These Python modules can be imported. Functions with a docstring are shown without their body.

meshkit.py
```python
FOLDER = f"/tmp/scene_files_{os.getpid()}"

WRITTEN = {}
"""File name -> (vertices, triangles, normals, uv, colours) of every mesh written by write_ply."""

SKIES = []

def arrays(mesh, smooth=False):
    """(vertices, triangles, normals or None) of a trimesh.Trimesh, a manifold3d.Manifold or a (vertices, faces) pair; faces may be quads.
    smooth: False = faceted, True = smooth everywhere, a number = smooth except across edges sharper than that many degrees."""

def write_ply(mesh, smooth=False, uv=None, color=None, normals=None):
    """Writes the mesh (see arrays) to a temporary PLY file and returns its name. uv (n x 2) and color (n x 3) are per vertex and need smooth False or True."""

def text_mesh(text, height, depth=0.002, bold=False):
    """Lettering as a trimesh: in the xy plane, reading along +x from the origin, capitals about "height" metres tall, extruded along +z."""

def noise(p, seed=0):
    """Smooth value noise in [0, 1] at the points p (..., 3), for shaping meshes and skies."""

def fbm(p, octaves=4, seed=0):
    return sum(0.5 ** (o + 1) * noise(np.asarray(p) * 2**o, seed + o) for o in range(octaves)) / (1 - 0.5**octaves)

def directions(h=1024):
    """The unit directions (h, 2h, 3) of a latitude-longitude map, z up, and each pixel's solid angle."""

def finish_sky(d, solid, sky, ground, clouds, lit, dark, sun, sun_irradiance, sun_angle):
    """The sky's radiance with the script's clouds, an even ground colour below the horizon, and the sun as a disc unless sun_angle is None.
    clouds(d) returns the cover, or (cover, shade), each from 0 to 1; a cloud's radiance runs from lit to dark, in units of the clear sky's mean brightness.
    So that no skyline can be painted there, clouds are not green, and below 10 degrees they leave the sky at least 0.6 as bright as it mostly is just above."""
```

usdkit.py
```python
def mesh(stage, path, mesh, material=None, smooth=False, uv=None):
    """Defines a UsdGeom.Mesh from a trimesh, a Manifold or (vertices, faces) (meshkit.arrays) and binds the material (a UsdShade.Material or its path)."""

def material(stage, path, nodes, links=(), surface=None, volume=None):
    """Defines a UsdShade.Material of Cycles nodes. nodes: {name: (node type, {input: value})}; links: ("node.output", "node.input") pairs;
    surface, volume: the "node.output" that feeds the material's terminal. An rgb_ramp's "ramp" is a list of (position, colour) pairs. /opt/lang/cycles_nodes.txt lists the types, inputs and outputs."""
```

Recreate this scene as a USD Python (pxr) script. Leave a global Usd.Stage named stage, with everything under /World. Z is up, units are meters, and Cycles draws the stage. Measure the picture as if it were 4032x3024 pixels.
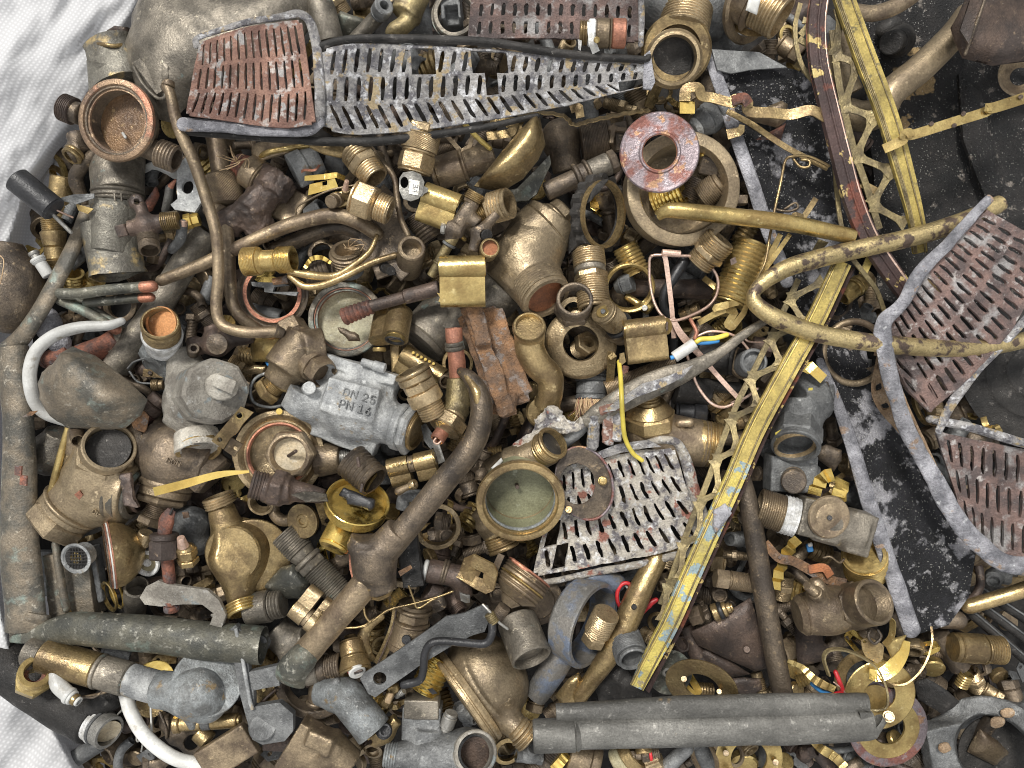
import math, random
import numpy as np, trimesh, usdkit, meshkit
from pxr import Usd, UsdGeom, UsdLux, UsdShade, Gf, Sdf
from scipy.spatial import Delaunay
from shapely.geometry import Polygon, Point
from shapely import contains_xy

rng = np.random.default_rng(7)
random.seed(7)
stage = Usd.Stage.CreateInMemory()
UsdGeom.SetStageUpAxis(stage, UsdGeom.Tokens.z)
UsdGeom.SetStageMetersPerUnit(stage, 1.0)
UsdGeom.Xform.Define(stage, '/World')
UsdGeom.Scope.Define(stage, '/World/Looks')

# ---------------------------------------------------------------- camera, sky, sun
H, W = 0.72, 0.95                      # camera height over the middle of the heap, width seen there
cam = UsdGeom.Camera.Define(stage, '/World/camera')
cam.CreateHorizontalApertureAttr(36.0)
cam.CreateVerticalApertureAttr(27.0)
cam.CreateFocalLengthAttr(36.0 * H / W)
cam.CreateClippingRangeAttr(Gf.Vec2f(0.01, 100))
cam.AddTranslateOp().Set(Gf.Vec3d(0, 0, H))
cam.CreateExposureAttr(EXPOSURE := 1.5)
SUN_EL, SUN_AZ = math.radians(58), math.radians(-25)        # azimuth from +y (photo top) towards +x
sd = np.array([math.sin(SUN_AZ) * math.cos(SUN_EL), math.cos(SUN_AZ) * math.cos(SUN_EL), math.sin(SUN_EL)])
dome = UsdLux.DomeLight.Define(stage, '/World/sky')
dome.GetPrim().SetCustomDataByKey('kind', 'structure')
skymat = usdkit.material(stage, '/World/Looks/sky_look', {
    'sky': ('sky_texture', {'sky_type': 'single_scattering', 'sun_disc': False, 'sun_elevation': SUN_EL, 'sun_rotation': math.atan2(sd[0], sd[1])}),
    'tc': ('texture_coordinate', {}), 'g': ('geometry', {}),
    'n': ('noise_texture', {'scale': 2.2, 'detail': 5.0, 'roughness': 0.55}),
    'cr': ('rgb_ramp', {'ramp': [(0.3, (4.6, 4.7, 4.9)), (0.7, (8.8, 8.7, 8.5))]}),
    'mx': ('mix_color', {'fac': 0.93, 'use_clamp': False}),
    'sp': ('separate_xyz', {}), 'zr': ('map_range', {'from_min': 0.0, 'from_max': 1.0, 'to_min': 0.36, 'to_max': 1.15, 'clamp': True}), 'zc': ('combine_color', {}),
    'ov': ('mix_color', {'blend_type': 'multiply', 'fac': 1.0, 'use_clamp': False}),   # an overcast sky is about three times brighter overhead than at the horizon
    'bg': ('background_shader', {'strength': 0.056})},
    [('tc.generated', 'n.vector'), ('n.fac', 'cr.fac'), ('sky.color', 'mx.a'), ('cr.color', 'mx.b'), ('g.position', 'sp.vector'), ('sp.z', 'zr.value'), ('zr.result', 'zc.r'), ('zr.result', 'zc.g'), ('zr.result', 'zc.b'), ('mx.result', 'ov.a'), ('zc.color', 'ov.b'), ('ov.result', 'bg.color')], surface='bg.background')
UsdShade.MaterialBindingAPI.Apply(dome.GetPrim()).Bind(skymat)
sun = UsdLux.DistantLight.Define(stage, '/World/sun')
sun.CreateIntensityAttr(0.34); sun.CreateAngleAttr(12.0); sun.CreateColorAttr(Gf.Vec3f(1, 0.97, 0.92))
sun.CreateNormalizeAttr(True)
m4 = Gf.Matrix4d().SetRotate(Gf.Rotation(Gf.Vec3d(0, 0, 1), Gf.Vec3d(*sd)))
sun.AddTransformOp().Set(m4)

# ---------------------------------------------------------------- materials
M = {}
def metal(name, base, dark, light, met=0.75, rough=0.42, s1=38, lo=0.4, hi=0.6, l_at=0.6, l_w=0.12, s2=150, bump=0.5, grain=0.3, spots=None, s3=60, t3=0.62, w3=0.05, dust=0.3, met_dark=None, coarse=0.0, stretch=None, tone=0.62, spec=0.4, dn=0.56):
    n = {'g': ('geometry', {}),
         'oi': ('object_info', {}),
         'n1': ('noise_texture', {'scale': s1, 'detail': 6.0, 'roughness': 0.62}),
         'r1': ('rgb_ramp', {'ramp': [(lo, dark), (hi, base)]}),
         'n2': ('noise_texture', {'scale': s2, 'detail': 5.0, 'roughness': 0.65}),
         'm2': ('map_range', {'from_min': l_at, 'from_max': l_at + l_w, 'clamp': True}),
         'c2': ('mix_color', {'b': light}),
         'n3': ('noise_texture', {'scale': 560.0, 'detail': 3.0, 'roughness': 0.7}),
         'gm': ('map_range', {'from_min': 0.3, 'from_max': 0.7, 'to_min': 1 - grain, 'to_max': 1 + grain * 0.8}),
         'ov': ('map_range', {'to_min': 0.78, 'to_max': 1.2}),
         'gv': ('math', {'math_type': 'multiply'}),
         'cg': ('combine_color', {}),
         'c3': ('mix_color', {'blend_type': 'multiply', 'fac': 1.0, 'use_clamp': False}),
         'vo': ('voronoi_texture', {'scale': 430.0}),
         'dm': ('map_range', {'from_min': 0.09, 'from_max': 0.19, 'to_min': 1.0, 'to_max': 0.0, 'clamp': True}),
         'dn': ('map_range', {'from_min': dn, 'from_max': dn + 0.1, 'to_min': 0.0, 'to_max': dust, 'clamp': True}),
         'dd': ('math', {'math_type': 'multiply'}),
         'c4': ('mix_color', {'b': (0.62, 0.60, 0.55)}),
         'ro': ('map_range', {'from_min': 0.3, 'from_max': 0.7, 'to_min': rough + 0.16, 'to_max': rough - 0.14}),
         'n5': ('noise_texture', {'scale': 17.0, 'detail': 4.0, 'roughness': 0.6}),
         'g5': ('map_range', {'from_min': 0.36, 'from_max': 0.62, 'to_min': tone, 'to_max': 1.12, 'clamp': True}),
         'g6': ('math', {'math_type': 'multiply'}),
         'me': ('map_range', {'from_min': lo, 'from_max': hi, 'to_min': met * 0.55 if met_dark is None else met_dark, 'to_max': met, 'clamp': True}),
         'hb': ('math', {'math_type': 'multiply_add', 'value2': 0.7}),
         'bu': ('bump', {'strength': min(1.0, bump * 1.3), 'distance': 0.0009 + coarse}),
         'p': ('principled_bsdf', {'specular_ior_level': spec})}
    l = [('g.position', x + '.vector') for x in ('n2', 'n3', 'vo')]
    if stretch is not None:
        n['mp'] = ('mapping', {'scale': stretch})
        l += [('g.position', 'mp.vector'), ('mp.vector', 'n1.vector')]
    else:
        l += [('g.position', 'n1.vector')]
    l += [('n1.fac', 'r1.fac'), ('n2.fac', 'm2.value'), ('r1.color', 'c2.a'), ('m2.result', 'c2.fac'), ('n3.fac', 'gm.value'), ('oi.random', 'ov.value'), ('gm.result', 'gv.value1'), ('ov.result', 'g6.value1'), ('g5.result', 'g6.value2'), ('g6.value', 'gv.value2'), ('g.position', 'n5.vector'), ('n5.fac', 'g5.value'),
          ('gv.value', 'cg.r'), ('gv.value', 'cg.g'), ('gv.value', 'cg.b')]
    src = 'c2.result'
    if spots is not None:
        n['n4'] = ('noise_texture', {'scale': s3, 'detail': 5.0, 'roughness': 0.6})
        n['off'] = ('mapping', {'location': (3.1, 1.7, 0.9)})
        n['m4'] = ('map_range', {'from_min': t3, 'from_max': t3 + w3, 'clamp': True})
        n['c5'] = ('mix_color', {'b': spots})
        l += [('g.position', 'off.vector'), ('off.vector', 'n4.vector'), ('n4.fac', 'm4.value'), ('m4.result', 'c5.fac'), ('c2.result', 'c5.a')]
        src = 'c5.result'
    l += [(src, 'c3.a'), ('cg.color', 'c3.b'), ('vo.distance', 'dm.value'), ('n2.fac', 'dn.value'), ('dm.result', 'dd.value1'), ('dn.result', 'dd.value2'), ('c3.result', 'c4.a'), ('dd.value', 'c4.fac'),
          ('c4.result', 'p.base_color'), ('n2.fac', 'ro.value'), ('ro.result', 'p.roughness'), ('n1.fac', 'me.value'), ('me.result', 'p.metallic'),
          ('n2.fac', 'hb.value1'), ('n3.fac', 'hb.value3'), ('hb.value', 'bu.height'), ('bu.normal', 'p.normal')]
    M[name] = usdkit.material(stage, '/World/Looks/' + name, n, l, surface='p.BSDF')

metal('tan', (0.52, 0.40, 0.24), (0.23, 0.17, 0.095), (0.68, 0.54, 0.33), met=0.92, rough=0.32, bump=0.35)
metal('gold', (0.63, 0.475, 0.195), (0.29, 0.20, 0.075), (0.78, 0.62, 0.29), met=0.97, rough=0.27, bump=0.2, grain=0.18)
metal('shine', (0.88, 0.65, 0.20), (0.62, 0.42, 0.11), (0.92, 0.74, 0.32), met=1.0, rough=0.17, bump=0.12, grain=0.08, dust=0.15)
metal('ochre', (0.44, 0.325, 0.16), (0.17, 0.118, 0.058), (0.58, 0.445, 0.235), met=0.92, rough=0.30, bump=0.3)
metal('brown', (0.30, 0.232, 0.15), (0.115, 0.084, 0.056), (0.48, 0.37, 0.225), met=0.74, rough=0.40, bump=0.4)
metal('dark', (0.19, 0.148, 0.105), (0.066, 0.052, 0.04), (0.36, 0.27, 0.17), met=0.65, rough=0.42)
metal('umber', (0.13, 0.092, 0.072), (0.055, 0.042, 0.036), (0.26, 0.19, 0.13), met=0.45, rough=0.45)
metal('greyb', (0.26, 0.23, 0.185), (0.10, 0.088, 0.07), (0.42, 0.37, 0.28), met=0.65, rough=0.42, spots=(0.20, 0.235, 0.21), t3=0.65)
metal('streak', (0.25, 0.235, 0.195), (0.12, 0.11, 0.09), (0.40, 0.36, 0.28), met=0.6, rough=0.42, spots=(0.55, 0.41, 0.19), s3=30, t3=0.55, w3=0.08)
metal('verd', (0.20, 0.165, 0.12), (0.08, 0.075, 0.062), (0.38, 0.345, 0.28), met=0.45, rough=0.46, spots=(0.205, 0.25, 0.22), t3=0.58, w3=0.1, s3=34)
metal('green', (0.155, 0.148, 0.115), (0.065, 0.066, 0.056), (0.36, 0.345, 0.29), met=0.45, rough=0.46, l_at=.56, spots=(0.19, 0.235, 0.20), t3=0.57, w3=0.12, s3=40)
metal('zinc', (0.40, 0.405, 0.395), (0.20, 0.205, 0.205), (0.55, 0.555, 0.545), met=0.2, rough=0.55, s1=50, bump=0.9, spots=(0.28, 0.23, 0.16), t3=0.63)
metal('pale', (0.37, 0.345, 0.295), (0.21, 0.19, 0.16), (0.48, 0.465, 0.43), met=0.15, rough=0.6, s1=50, bump=0.8, spots=(0.26, 0.285, 0.28), t3=0.6)
metal('slate', (0.20, 0.203, 0.20), (0.095, 0.097, 0.097), (0.32, 0.325, 0.315), met=0.4, rough=0.48, s1=60, bump=0.6)
metal('pipegrey', (0.165, 0.16, 0.145), (0.085, 0.082, 0.074), (0.26, 0.25, 0.225), met=0.4, rough=0.48, spots=(0.22, 0.16, 0.095), t3=0.66, stretch=(0.25, 1, 1))
metal('rust', (0.31, 0.17, 0.085), (0.15, 0.098, 0.066), (0.38, 0.30, 0.23), met=0.05, rough=0.75, s1=60, bump=1.0, coarse=0.0014, spots=(0.24, 0.20, 0.175), t3=0.56)
metal('redrust', (0.27, 0.105, 0.065), (0.105, 0.06, 0.05), (0.36, 0.20, 0.14), met=0.15, rough=0.6, s1=70, bump=0.9, spots=(0.14, 0.12, 0.12), t3=0.6)
metal('copper', (0.55, 0.245, 0.155), (0.29, 0.13, 0.085), (0.62, 0.37, 0.27), met=0.7, rough=0.42)
metal('pink', (0.72, 0.52, 0.42), (0.55, 0.37, 0.28), (0.78, 0.62, 0.54), met=0.75, rough=0.36, bump=0.2)
metal('purple', (0.26, 0.215, 0.225), (0.205, 0.085, 0.066), (0.38, 0.34, 0.35), met=0.6, rough=0.36, s1=48, lo=0.42, hi=0.52, s2=90, spots=(0.38, 0.22, 0.125), t3=0.58, s3=70)
metal('terra', (0.66, 0.32, 0.13), (0.52, 0.235, 0.09), (0.72, 0.42, 0.22), met=0.05, rough=0.75, bump=0.4)
metal('steel', (0.44, 0.425, 0.39), (0.28, 0.27, 0.245), (0.56, 0.54, 0.51), met=0.9, rough=0.4, bump=0.3)
metal('white', (0.56, 0.56, 0.535), (0.44, 0.435, 0.41), (0.62, 0.62, 0.60), met=0.0, rough=0.42, met_dark=0.0, bump=0.2, grain=0.1, tone=0.85, spots=(0.30, 0.275, 0.23), t3=0.6, w3=0.1)
metal('tape', (0.74, 0.74, 0.73), (0.48, 0.47, 0.44), (0.82, 0.82, 0.82), met=0.0, rough=0.6, met_dark=0.0, s1=120, bump=0.8)
metal('blackp', (0.025, 0.025, 0.027), (0.017, 0.017, 0.018), (0.05, 0.05, 0.05), met=0.0, rough=0.36, met_dark=0.0, bump=0.3, dust=0.5)
metal('char', (0.042, 0.039, 0.036), (0.02, 0.019, 0.018), (0.12, 0.11, 0.10), met=0.1, rough=0.5, dust=0.5, bump=0.7, spec=0.25)
metal('tar', (0.022, 0.022, 0.025), (0.010, 0.010, 0.011), (0.26, 0.255, 0.26), met=0.05, rough=0.45, l_at=0.575, l_w=0.07, s2=85, bump=1.0, coarse=0.0012, dust=1.0, dn=0.38, spec=0.25, spots=(0.30, 0.295, 0.31), t3=0.55, w3=0.05, s3=22)
metal('tarbrown', (0.026, 0.024, 0.023), (0.013, 0.013, 0.013), (0.17, 0.15, 0.13), met=0.05, rough=0.42, spec=0.25, dn=0.42, l_at=0.6, l_w=0.06, s2=70, bump=1.0, coarse=.001, dust=0.9, spots=(0.36, 0.25, 0.12), t3=0.60, w3=0.014, s3=13)
metal('lilac', (0.40, 0.395, 0.42), (0.15, 0.15, 0.165), (0.60, 0.60, 0.61), met=0.1, rough=0.5, s1=52, lo=0.38, hi=0.6, bump=1.0, coarse=0.0012, spots=(0.35, 0.25, 0.18), t3=0.62)
metal('ashgrate', (0.37, 0.355, 0.34), (0.135, 0.13, 0.14), (0.62, 0.62, 0.63), met=0.05, rough=0.62, s1=85, lo=0.42, hi=0.55, l_at=0.54, l_w=0.1, s2=130, bump=1.0, coarse=0.0012, spots=(0.41, 0.32, 0.19), t3=0.57, s3=70)
metal('redgrate', (0.33, 0.185, 0.135), (0.18, 0.095, 0.072), (0.50, 0.44, 0.40), met=0.05, rough=0.5, s1=50, l_at=0.55, l_w=0.1, s2=110, bump=1.0, coarse=0.001, spots=(0.38, 0.36, 0.345), t3=0.575, s3=80)
metal('browngrate', (0.20, 0.13, 0.11), (0.085, 0.064, 0.06), (0.38, 0.35, 0.33), met=0.08, rough=0.46, s1=45, l_at=0.57, l_w=0.1, s2=110, bump=1.0, coarse=0.001, spots=(0.29, 0.275, 0.265), t3=0.55, w3=0.1, s3=38)
metal('tangrate', (0.42, 0.30, 0.19), (0.27, 0.175, 0.10), (0.50, 0.42, 0.33), met=0.05, rough=0.65, s1=70, bump=1.0, coarse=0.0008)
metal('mixgrate', (0.40, 0.365, 0.31), (0.13, 0.12, 0.125), (0.58, 0.575, 0.56), met=0.05, rough=0.62, s1=90, lo=0.4, hi=0.52, l_at=.53, bump=1.0, coarse=0.0016, spots=(0.25, 0.11, 0.08), t3=0.585, s3=52)
metal('yellow', (0.66, 0.51, 0.16), (0.35, 0.27, 0.09), (0.80, 0.65, 0.27), met=0.55, rough=0.36, s1=45, lo=.34, hi=.58, spots=(0.24, 0.20, 0.10), t3=0.6, bump=0.3, tone=0.72)
metal('yelblue', (0.64, 0.52, 0.13), (0.46, 0.38, 0.15), (0.38, 0.32, 0.19), met=0.15, rough=0.42, s1=55, lo=0.34, hi=0.5, l_at=0.6, l_w=0.04, s2=110, spots=(0.31, 0.40, 0.42), t3=0.54, w3=0.025, s3=62, met_dark=0.1, bump=0.8)
metal('olive', (0.33, 0.265, 0.135), (0.14, 0.11, 0.06), (0.44, 0.37, 0.21), met=0.75, rough=0.4, s1=60)
metal('maroon', (0.070, 0.044, 0.040), (0.045, 0.030, 0.028), (0.46, 0.35, 0.14), met=0.2, rough=0.4, l_at=0.575, l_w=0.03, s2=70, s1=30, spots=(0.14, 0.05, 0.034), t3=0.56, s3=30, dust=0.6, spec=0.3)
metal('worn', (0.42, 0.33, 0.165), (0.085, 0.06, 0.045), (0.53, 0.42, 0.22), met=0.75, rough=0.36, s1=75, lo=0.42, hi=0.5)
metal('bluep', (0.115, 0.135, 0.175), (0.13, 0.125, 0.115), (0.26, 0.25, 0.23), met=0.3, rough=0.48, s1=34, lo=0.44, hi=0.54, spots=(0.15, 0.14, 0.125), t3=0.49, s3=46)
metal('bluegrey', (0.27, 0.285, 0.285), (0.12, 0.122, 0.118), (0.42, 0.42, 0.40), met=0.4, rough=0.46, s1=60, bump=0.7, spots=(0.24, 0.18, 0.105), t3=0.63)
metal('cream', (0.42, 0.39, 0.255), (0.27, 0.225, 0.125), (0.50, 0.475, 0.36), met=0.0, rough=0.4, met_dark=0.0, s1=35, bump=0.25)
metal('glassgreen', (0.225, 0.225, 0.14), (0.14, 0.135, 0.08), (0.31, 0.315, 0.22), met=0.0, met_dark=0.0, rough=0.5, s1=20, bump=0.15, spec=0.3)
metal('beige', (0.58, 0.50, 0.36), (0.46, 0.37, 0.235), (0.64, 0.58, 0.46), met=0.0, rough=0.5, met_dark=0.0)
metal('teacol', (0.20, 0.12, 0.062), (0.095, 0.058, 0.035), (0.36, 0.25, 0.13), met=0.3, rough=0.28, s1=22)
metal('orangein', (0.36, 0.135, 0.055), (0.20, 0.085, 0.045), (0.46, 0.24, 0.12), met=0.05, rough=0.7)
metal('bluewire', (0.05, 0.24, 0.55), (0.04, 0.2, 0.46), (0.1, 0.3, 0.6), met=0, met_dark=0, rough=0.35, bump=0.1, grain=0.05, dust=0)
metal('yellowwire', (0.74, 0.60, 0.10), (0.6, 0.48, 0.08), (0.8, 0.68, 0.2), met=0, met_dark=0, rough=0.35, bump=0.1, grain=0.05, dust=0)
metal('redpl', (0.55, 0.03, 0.035), (0.4, 0.02, 0.025), (0.6, 0.1, 0.1), met=0, met_dark=0, rough=0.35, bump=0.1)
metal('straw', (0.50, 0.36, 0.21), (0.40, 0.27, 0.15), (0.6, 0.48, 0.32), met=0, met_dark=0, rough=0.8, dust=0)
metal('bronze', (0.35, 0.275, 0.175), (0.165, 0.126, 0.08), (0.54, 0.425, 0.27), met=0.8, rough=0.39, s1=30, bump=0.35)
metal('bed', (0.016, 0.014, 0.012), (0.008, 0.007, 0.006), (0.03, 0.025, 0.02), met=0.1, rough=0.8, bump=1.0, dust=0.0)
metal('nickel', (0.17, 0.165, 0.15), (0.11, 0.105, 0.095), (0.24, 0.235, 0.22), met=0.7, rough=0.5, bump=0.2)
metal('rim', (0.34, 0.235, 0.15), (0.15, 0.10, 0.07), (0.55, 0.40, 0.26), met=0.75, rough=0.4, spots=(0.40, 0.19, 0.12), t3=0.53, w3=0.1, s3=30)
# woven bag cloth
usd = usdkit.material(stage, '/World/Looks/woven', {
    'g': ('geometry', {}), 'rot': ('mapping', {'rotation': (0.0, 0.0, 0.5)}),
    'wx': ('wave_texture', {'wave_type': 'bands', 'bands_direction': 'x', 'scale': 95.0, 'distortion': 0.6, 'detail': 1.0}),
    'wy': ('wave_texture', {'wave_type': 'bands', 'bands_direction': 'y', 'scale': 95.0, 'distortion': 0.6, 'detail': 1.0}),
    'mm': ('math', {'math_type': 'multiply'}), 'n': ('noise_texture', {'scale': 30.0, 'detail': 6.0}),
    'r': ('rgb_ramp', {'ramp': [(0.3, (0.66, 0.66, 0.665)), (0.7, (0.75, 0.75, 0.755))]}),
    'wm': ('map_range', {'to_min': 0.86, 'to_max': 1.1}), 'cc': ('combine_color', {}), 'mu': ('mix_color', {'blend_type': 'multiply', 'fac': 1.0}),
    'b': ('bump', {'strength': 0.35, 'distance': 0.0006}),
    'p': ('principled_bsdf', {'roughness': 0.6, 'specular_ior_level': 0.3}), 't': ('translucent_bsdf', {'color': (0.5, 0.5, 0.52)}), 'x': ('mix_closure', {'fac': 0.3})},
    [('g.position', 'rot.vector'), ('rot.vector', 'wx.vector'), ('rot.vector', 'wy.vector'), ('g.position', 'n.vector'), ('wx.fac', 'mm.value1'), ('wy.fac', 'mm.value2'), ('n.fac', 'r.fac'),
     ('mm.value', 'wm.value'), ('wm.result', 'cc.r'), ('wm.result', 'cc.g'), ('wm.result', 'cc.b'), ('r.color', 'mu.a'), ('cc.color', 'mu.b'), ('mu.result', 'p.base_color'),
     ('mm.value', 'b.height'), ('b.normal', 'p.normal'), ('p.BSDF', 'x.closure1'), ('t.BSDF', 'x.closure2')], surface='x.closure')
M['woven'] = usd

# ---------------------------------------------------------------- pixels of the photograph's twelve crops -> points
K, FP = 1100 / 1659, W / 4032
TILES = {1: (0, 0), 2: (1000, 0), 3: (2000, 0), 4: (2932, 0), 5: (0, 1000), 6: (1000, 1000), 7: (2000, 1000), 8: (2932, 1000), 9: (0, 1924), 10: (1000, 1924), 11: (2000, 1924), 12: (2932, 1924)}
cur = [0.0, 0.0, K]
def T(n):
    cur[:] = [*TILES[n], K]
def TF():
    cur[:] = [0, 0, 4032 / 2212]
def P(p):
    x, y = p[0], p[1]
    z = (p[2] if len(p) > 2 else 0) * 0.001
    s = FP * (H - z) / H
    return np.array([(cur[0] + x * cur[2] - 2016) * s, -(cur[1] + y * cur[2] - 1512) * s, z])
def R(r, z=0):
    return r * cur[2] * FP * (H - z * 0.001) / H

# ---------------------------------------------------------------- mesh makers (world space)
def frame(d, ref=None):
    d = np.asarray(d, float); d = d / np.linalg.norm(d)
    ref = np.array([0, 0, 1.0]) if ref is None else np.asarray(ref, float)
    if abs(d @ ref) > 0.95 * np.linalg.norm(ref):
        ref = np.array([0, 1.0, 0.03])
    a = ref - d * (ref @ d); a /= np.linalg.norm(a)
    return d, a, np.cross(d, a)
def shape_r(kind, th, r):
    if kind == 0: return np.full_like(th, r)
    if kind in (6, 8, 4):
        w = 2 * np.pi / kind
        q = np.abs((th + w / 2) % w - w / 2)
        return np.minimum(r * math.cos(w / 2) / np.cos(q), r * (0.985 if kind > 4 else 0.93))
    if kind == 'k':
        return r * (1 + 0.018 * np.where(np.arange(len(th)) % 2, 1, -1))
    if kind == 'K':
        return r * (1 + 0.018 * np.where(np.arange(len(th)) % 2, -1, 1))
    if kind == 'g':
        return r * (1 + 0.05 * np.where(np.arange(len(th)) % 4 < 2, 1, -1))
def lathe(A, d, prof, seg=36, ref=None, roll=0.0):
    """closed profile of (x along d, r, shape) points revolved about A + x d"""
    d, a, b = frame(d, ref)
    th = np.linspace(0, 2 * np.pi, seg, endpoint=False)
    rings = []
    for p in prof:
        r = shape_r(p[2] if len(p) > 2 else 0, th, max(p[1], 1e-5))
        rings.append(A + d * p[0] + (np.cos(th + roll) * r)[:, None] * a + (np.sin(th + roll) * r)[:, None] * b)
    v = np.concatenate(rings); n = len(prof)
    f = []
    i = np.arange(seg); j = (i + 1) % seg
    for k in range(n):
        q = (k + 1) % n
        f.append(np.stack([k * seg + i, q * seg + i, q * seg + j], 1)); f.append(np.stack([k * seg + i, q * seg + j, k * seg + j], 1))
    f = np.concatenate(f)
    m = trimesh.Trimesh(v, f, process=False)
    if m.volume < 0: m.invert()
    return m
def crom(pts, n=7, closed=False):
    p = np.asarray(pts, float)
    if len(p) < 3 and not closed: return np.array([p[0] + (p[-1] - p[0]) * t for t in np.linspace(0, 1, n + 1)])
    q = np.vstack([p[-1], p, p[0], p[1]]) if closed else np.vstack([2 * p[0] - p[1], p, 2 * p[-1] - p[-2]])
    out = []
    for i in range(1, len(q) - 2):
        for t in np.arange(n) / n:
            a, b, c, d = q[i - 1], q[i], q[i + 1], q[i + 2]
            out.append(0.5 * (2 * b + (c - a) * t + (2 * a - 5 * b + 4 * c - d) * t ** 2 + (3 * b - a - 3 * c + d) * t ** 3))
    if not closed: out.append(p[-1])
    return np.array(out)
def sweep(c, prof_fn, seg, closed=False, ref=None):
    """section prof_fn(i, th)->(ra, rb) around polyline c; returns list of rings"""
    t = np.gradient(c, axis=0) if not closed else np.roll(c, -1, 0) - np.roll(c, 1, 0)
    t /= np.linalg.norm(t, axis=1, keepdims=True) + 1e-12
    _, a, b = frame(t[0], ref)
    th = np.linspace(0, 2 * np.pi, seg, endpoint=False)
    out = []
    for i in range(len(c)):
        a = a - t[i] * (a @ t[i]); a /= np.linalg.norm(a) + 1e-12
        if ref is not None:
            _, a, _ = frame(t[i], ref)
        b = np.cross(t[i], a)
        x, y = prof_fn(i, th)
        out.append(c[i] + x[:, None] * a + y[:, None] * b)
    return out
def skin(rings, wrap=False):
    seg = len(rings[0]); n = len(rings); v = np.concatenate(rings); f = []
    i = np.arange(seg); j = (i + 1) % seg
    for k in range(n if wrap else n - 1):
        q = (k + 1) % n
        f += [np.stack([k * seg + i, q * seg + i, q * seg + j], 1), np.stack([k * seg + i, q * seg + j, k * seg + j], 1)]
    m = trimesh.Trimesh(v, np.concatenate(f), process=False)
    if m.volume < 0: m.invert()
    return m
def dent(v, amp, freq, seed=0):
    if amp <= 0: return v
    q = v * freq + 31.7
    o = np.stack([meshkit.fbm(q, 3, seed + k * 7) for k in range(3)], -1) - 0.5
    return v + o * 2 * amp
def tube_mesh(c, r, seg=16, ends='oo', wall=0.14, flat=None, closed=False, amp=0.0, freq=40, ref=None, seed=0):
    n = len(c); r = np.interp(np.linspace(0, 1, n), np.linspace(0, 1, len(r)), r)
    fl = np.ones(n) if flat is None else np.interp(np.linspace(0, 1, n), np.linspace(0, 1, len(flat)), flat)
    rings = sweep(c, lambda i, th: (np.cos(th) * r[i] * fl[i], np.sin(th) * r[i] * (2 - fl[i]) ** 0.5), seg, closed, ref)
    if closed:
        m = skin(rings, True)
    else:
        def cap(which):
            ring, ctr = rings[which], c[which]
            nxt = c[1] - c[0] if which == 0 else c[-2] - c[-1]
            nxt = nxt / np.linalg.norm(nxt)
            k = ends[0 if which == 0 else 1]
            if k == 'o':
                w = ctr + (ring - ctr) * (1 - wall)
                return [w, w + nxt * r[which] * 2.2, ctr + (ring - ctr) * 0.01 + nxt * r[which] * 2.2]
            if k == 'r':
                rr = r[which]
                return [ctr + (ring - ctr) * math.cos(u) - nxt * rr * math.sin(u) for u in (0.5, 1.0, 1.35, 1.55)]
            return [ctr + (ring - ctr) * 0.92 - nxt * r[which] * 0.06, ctr + (ring - ctr) * 0.01 - nxt * r[which] * 0.06]
        m = skin(cap(0)[::-1] + rings + cap(-1))
    if amp: m.vertices = dent(np.array(m.vertices), amp, freq, seed)
    return m
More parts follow.
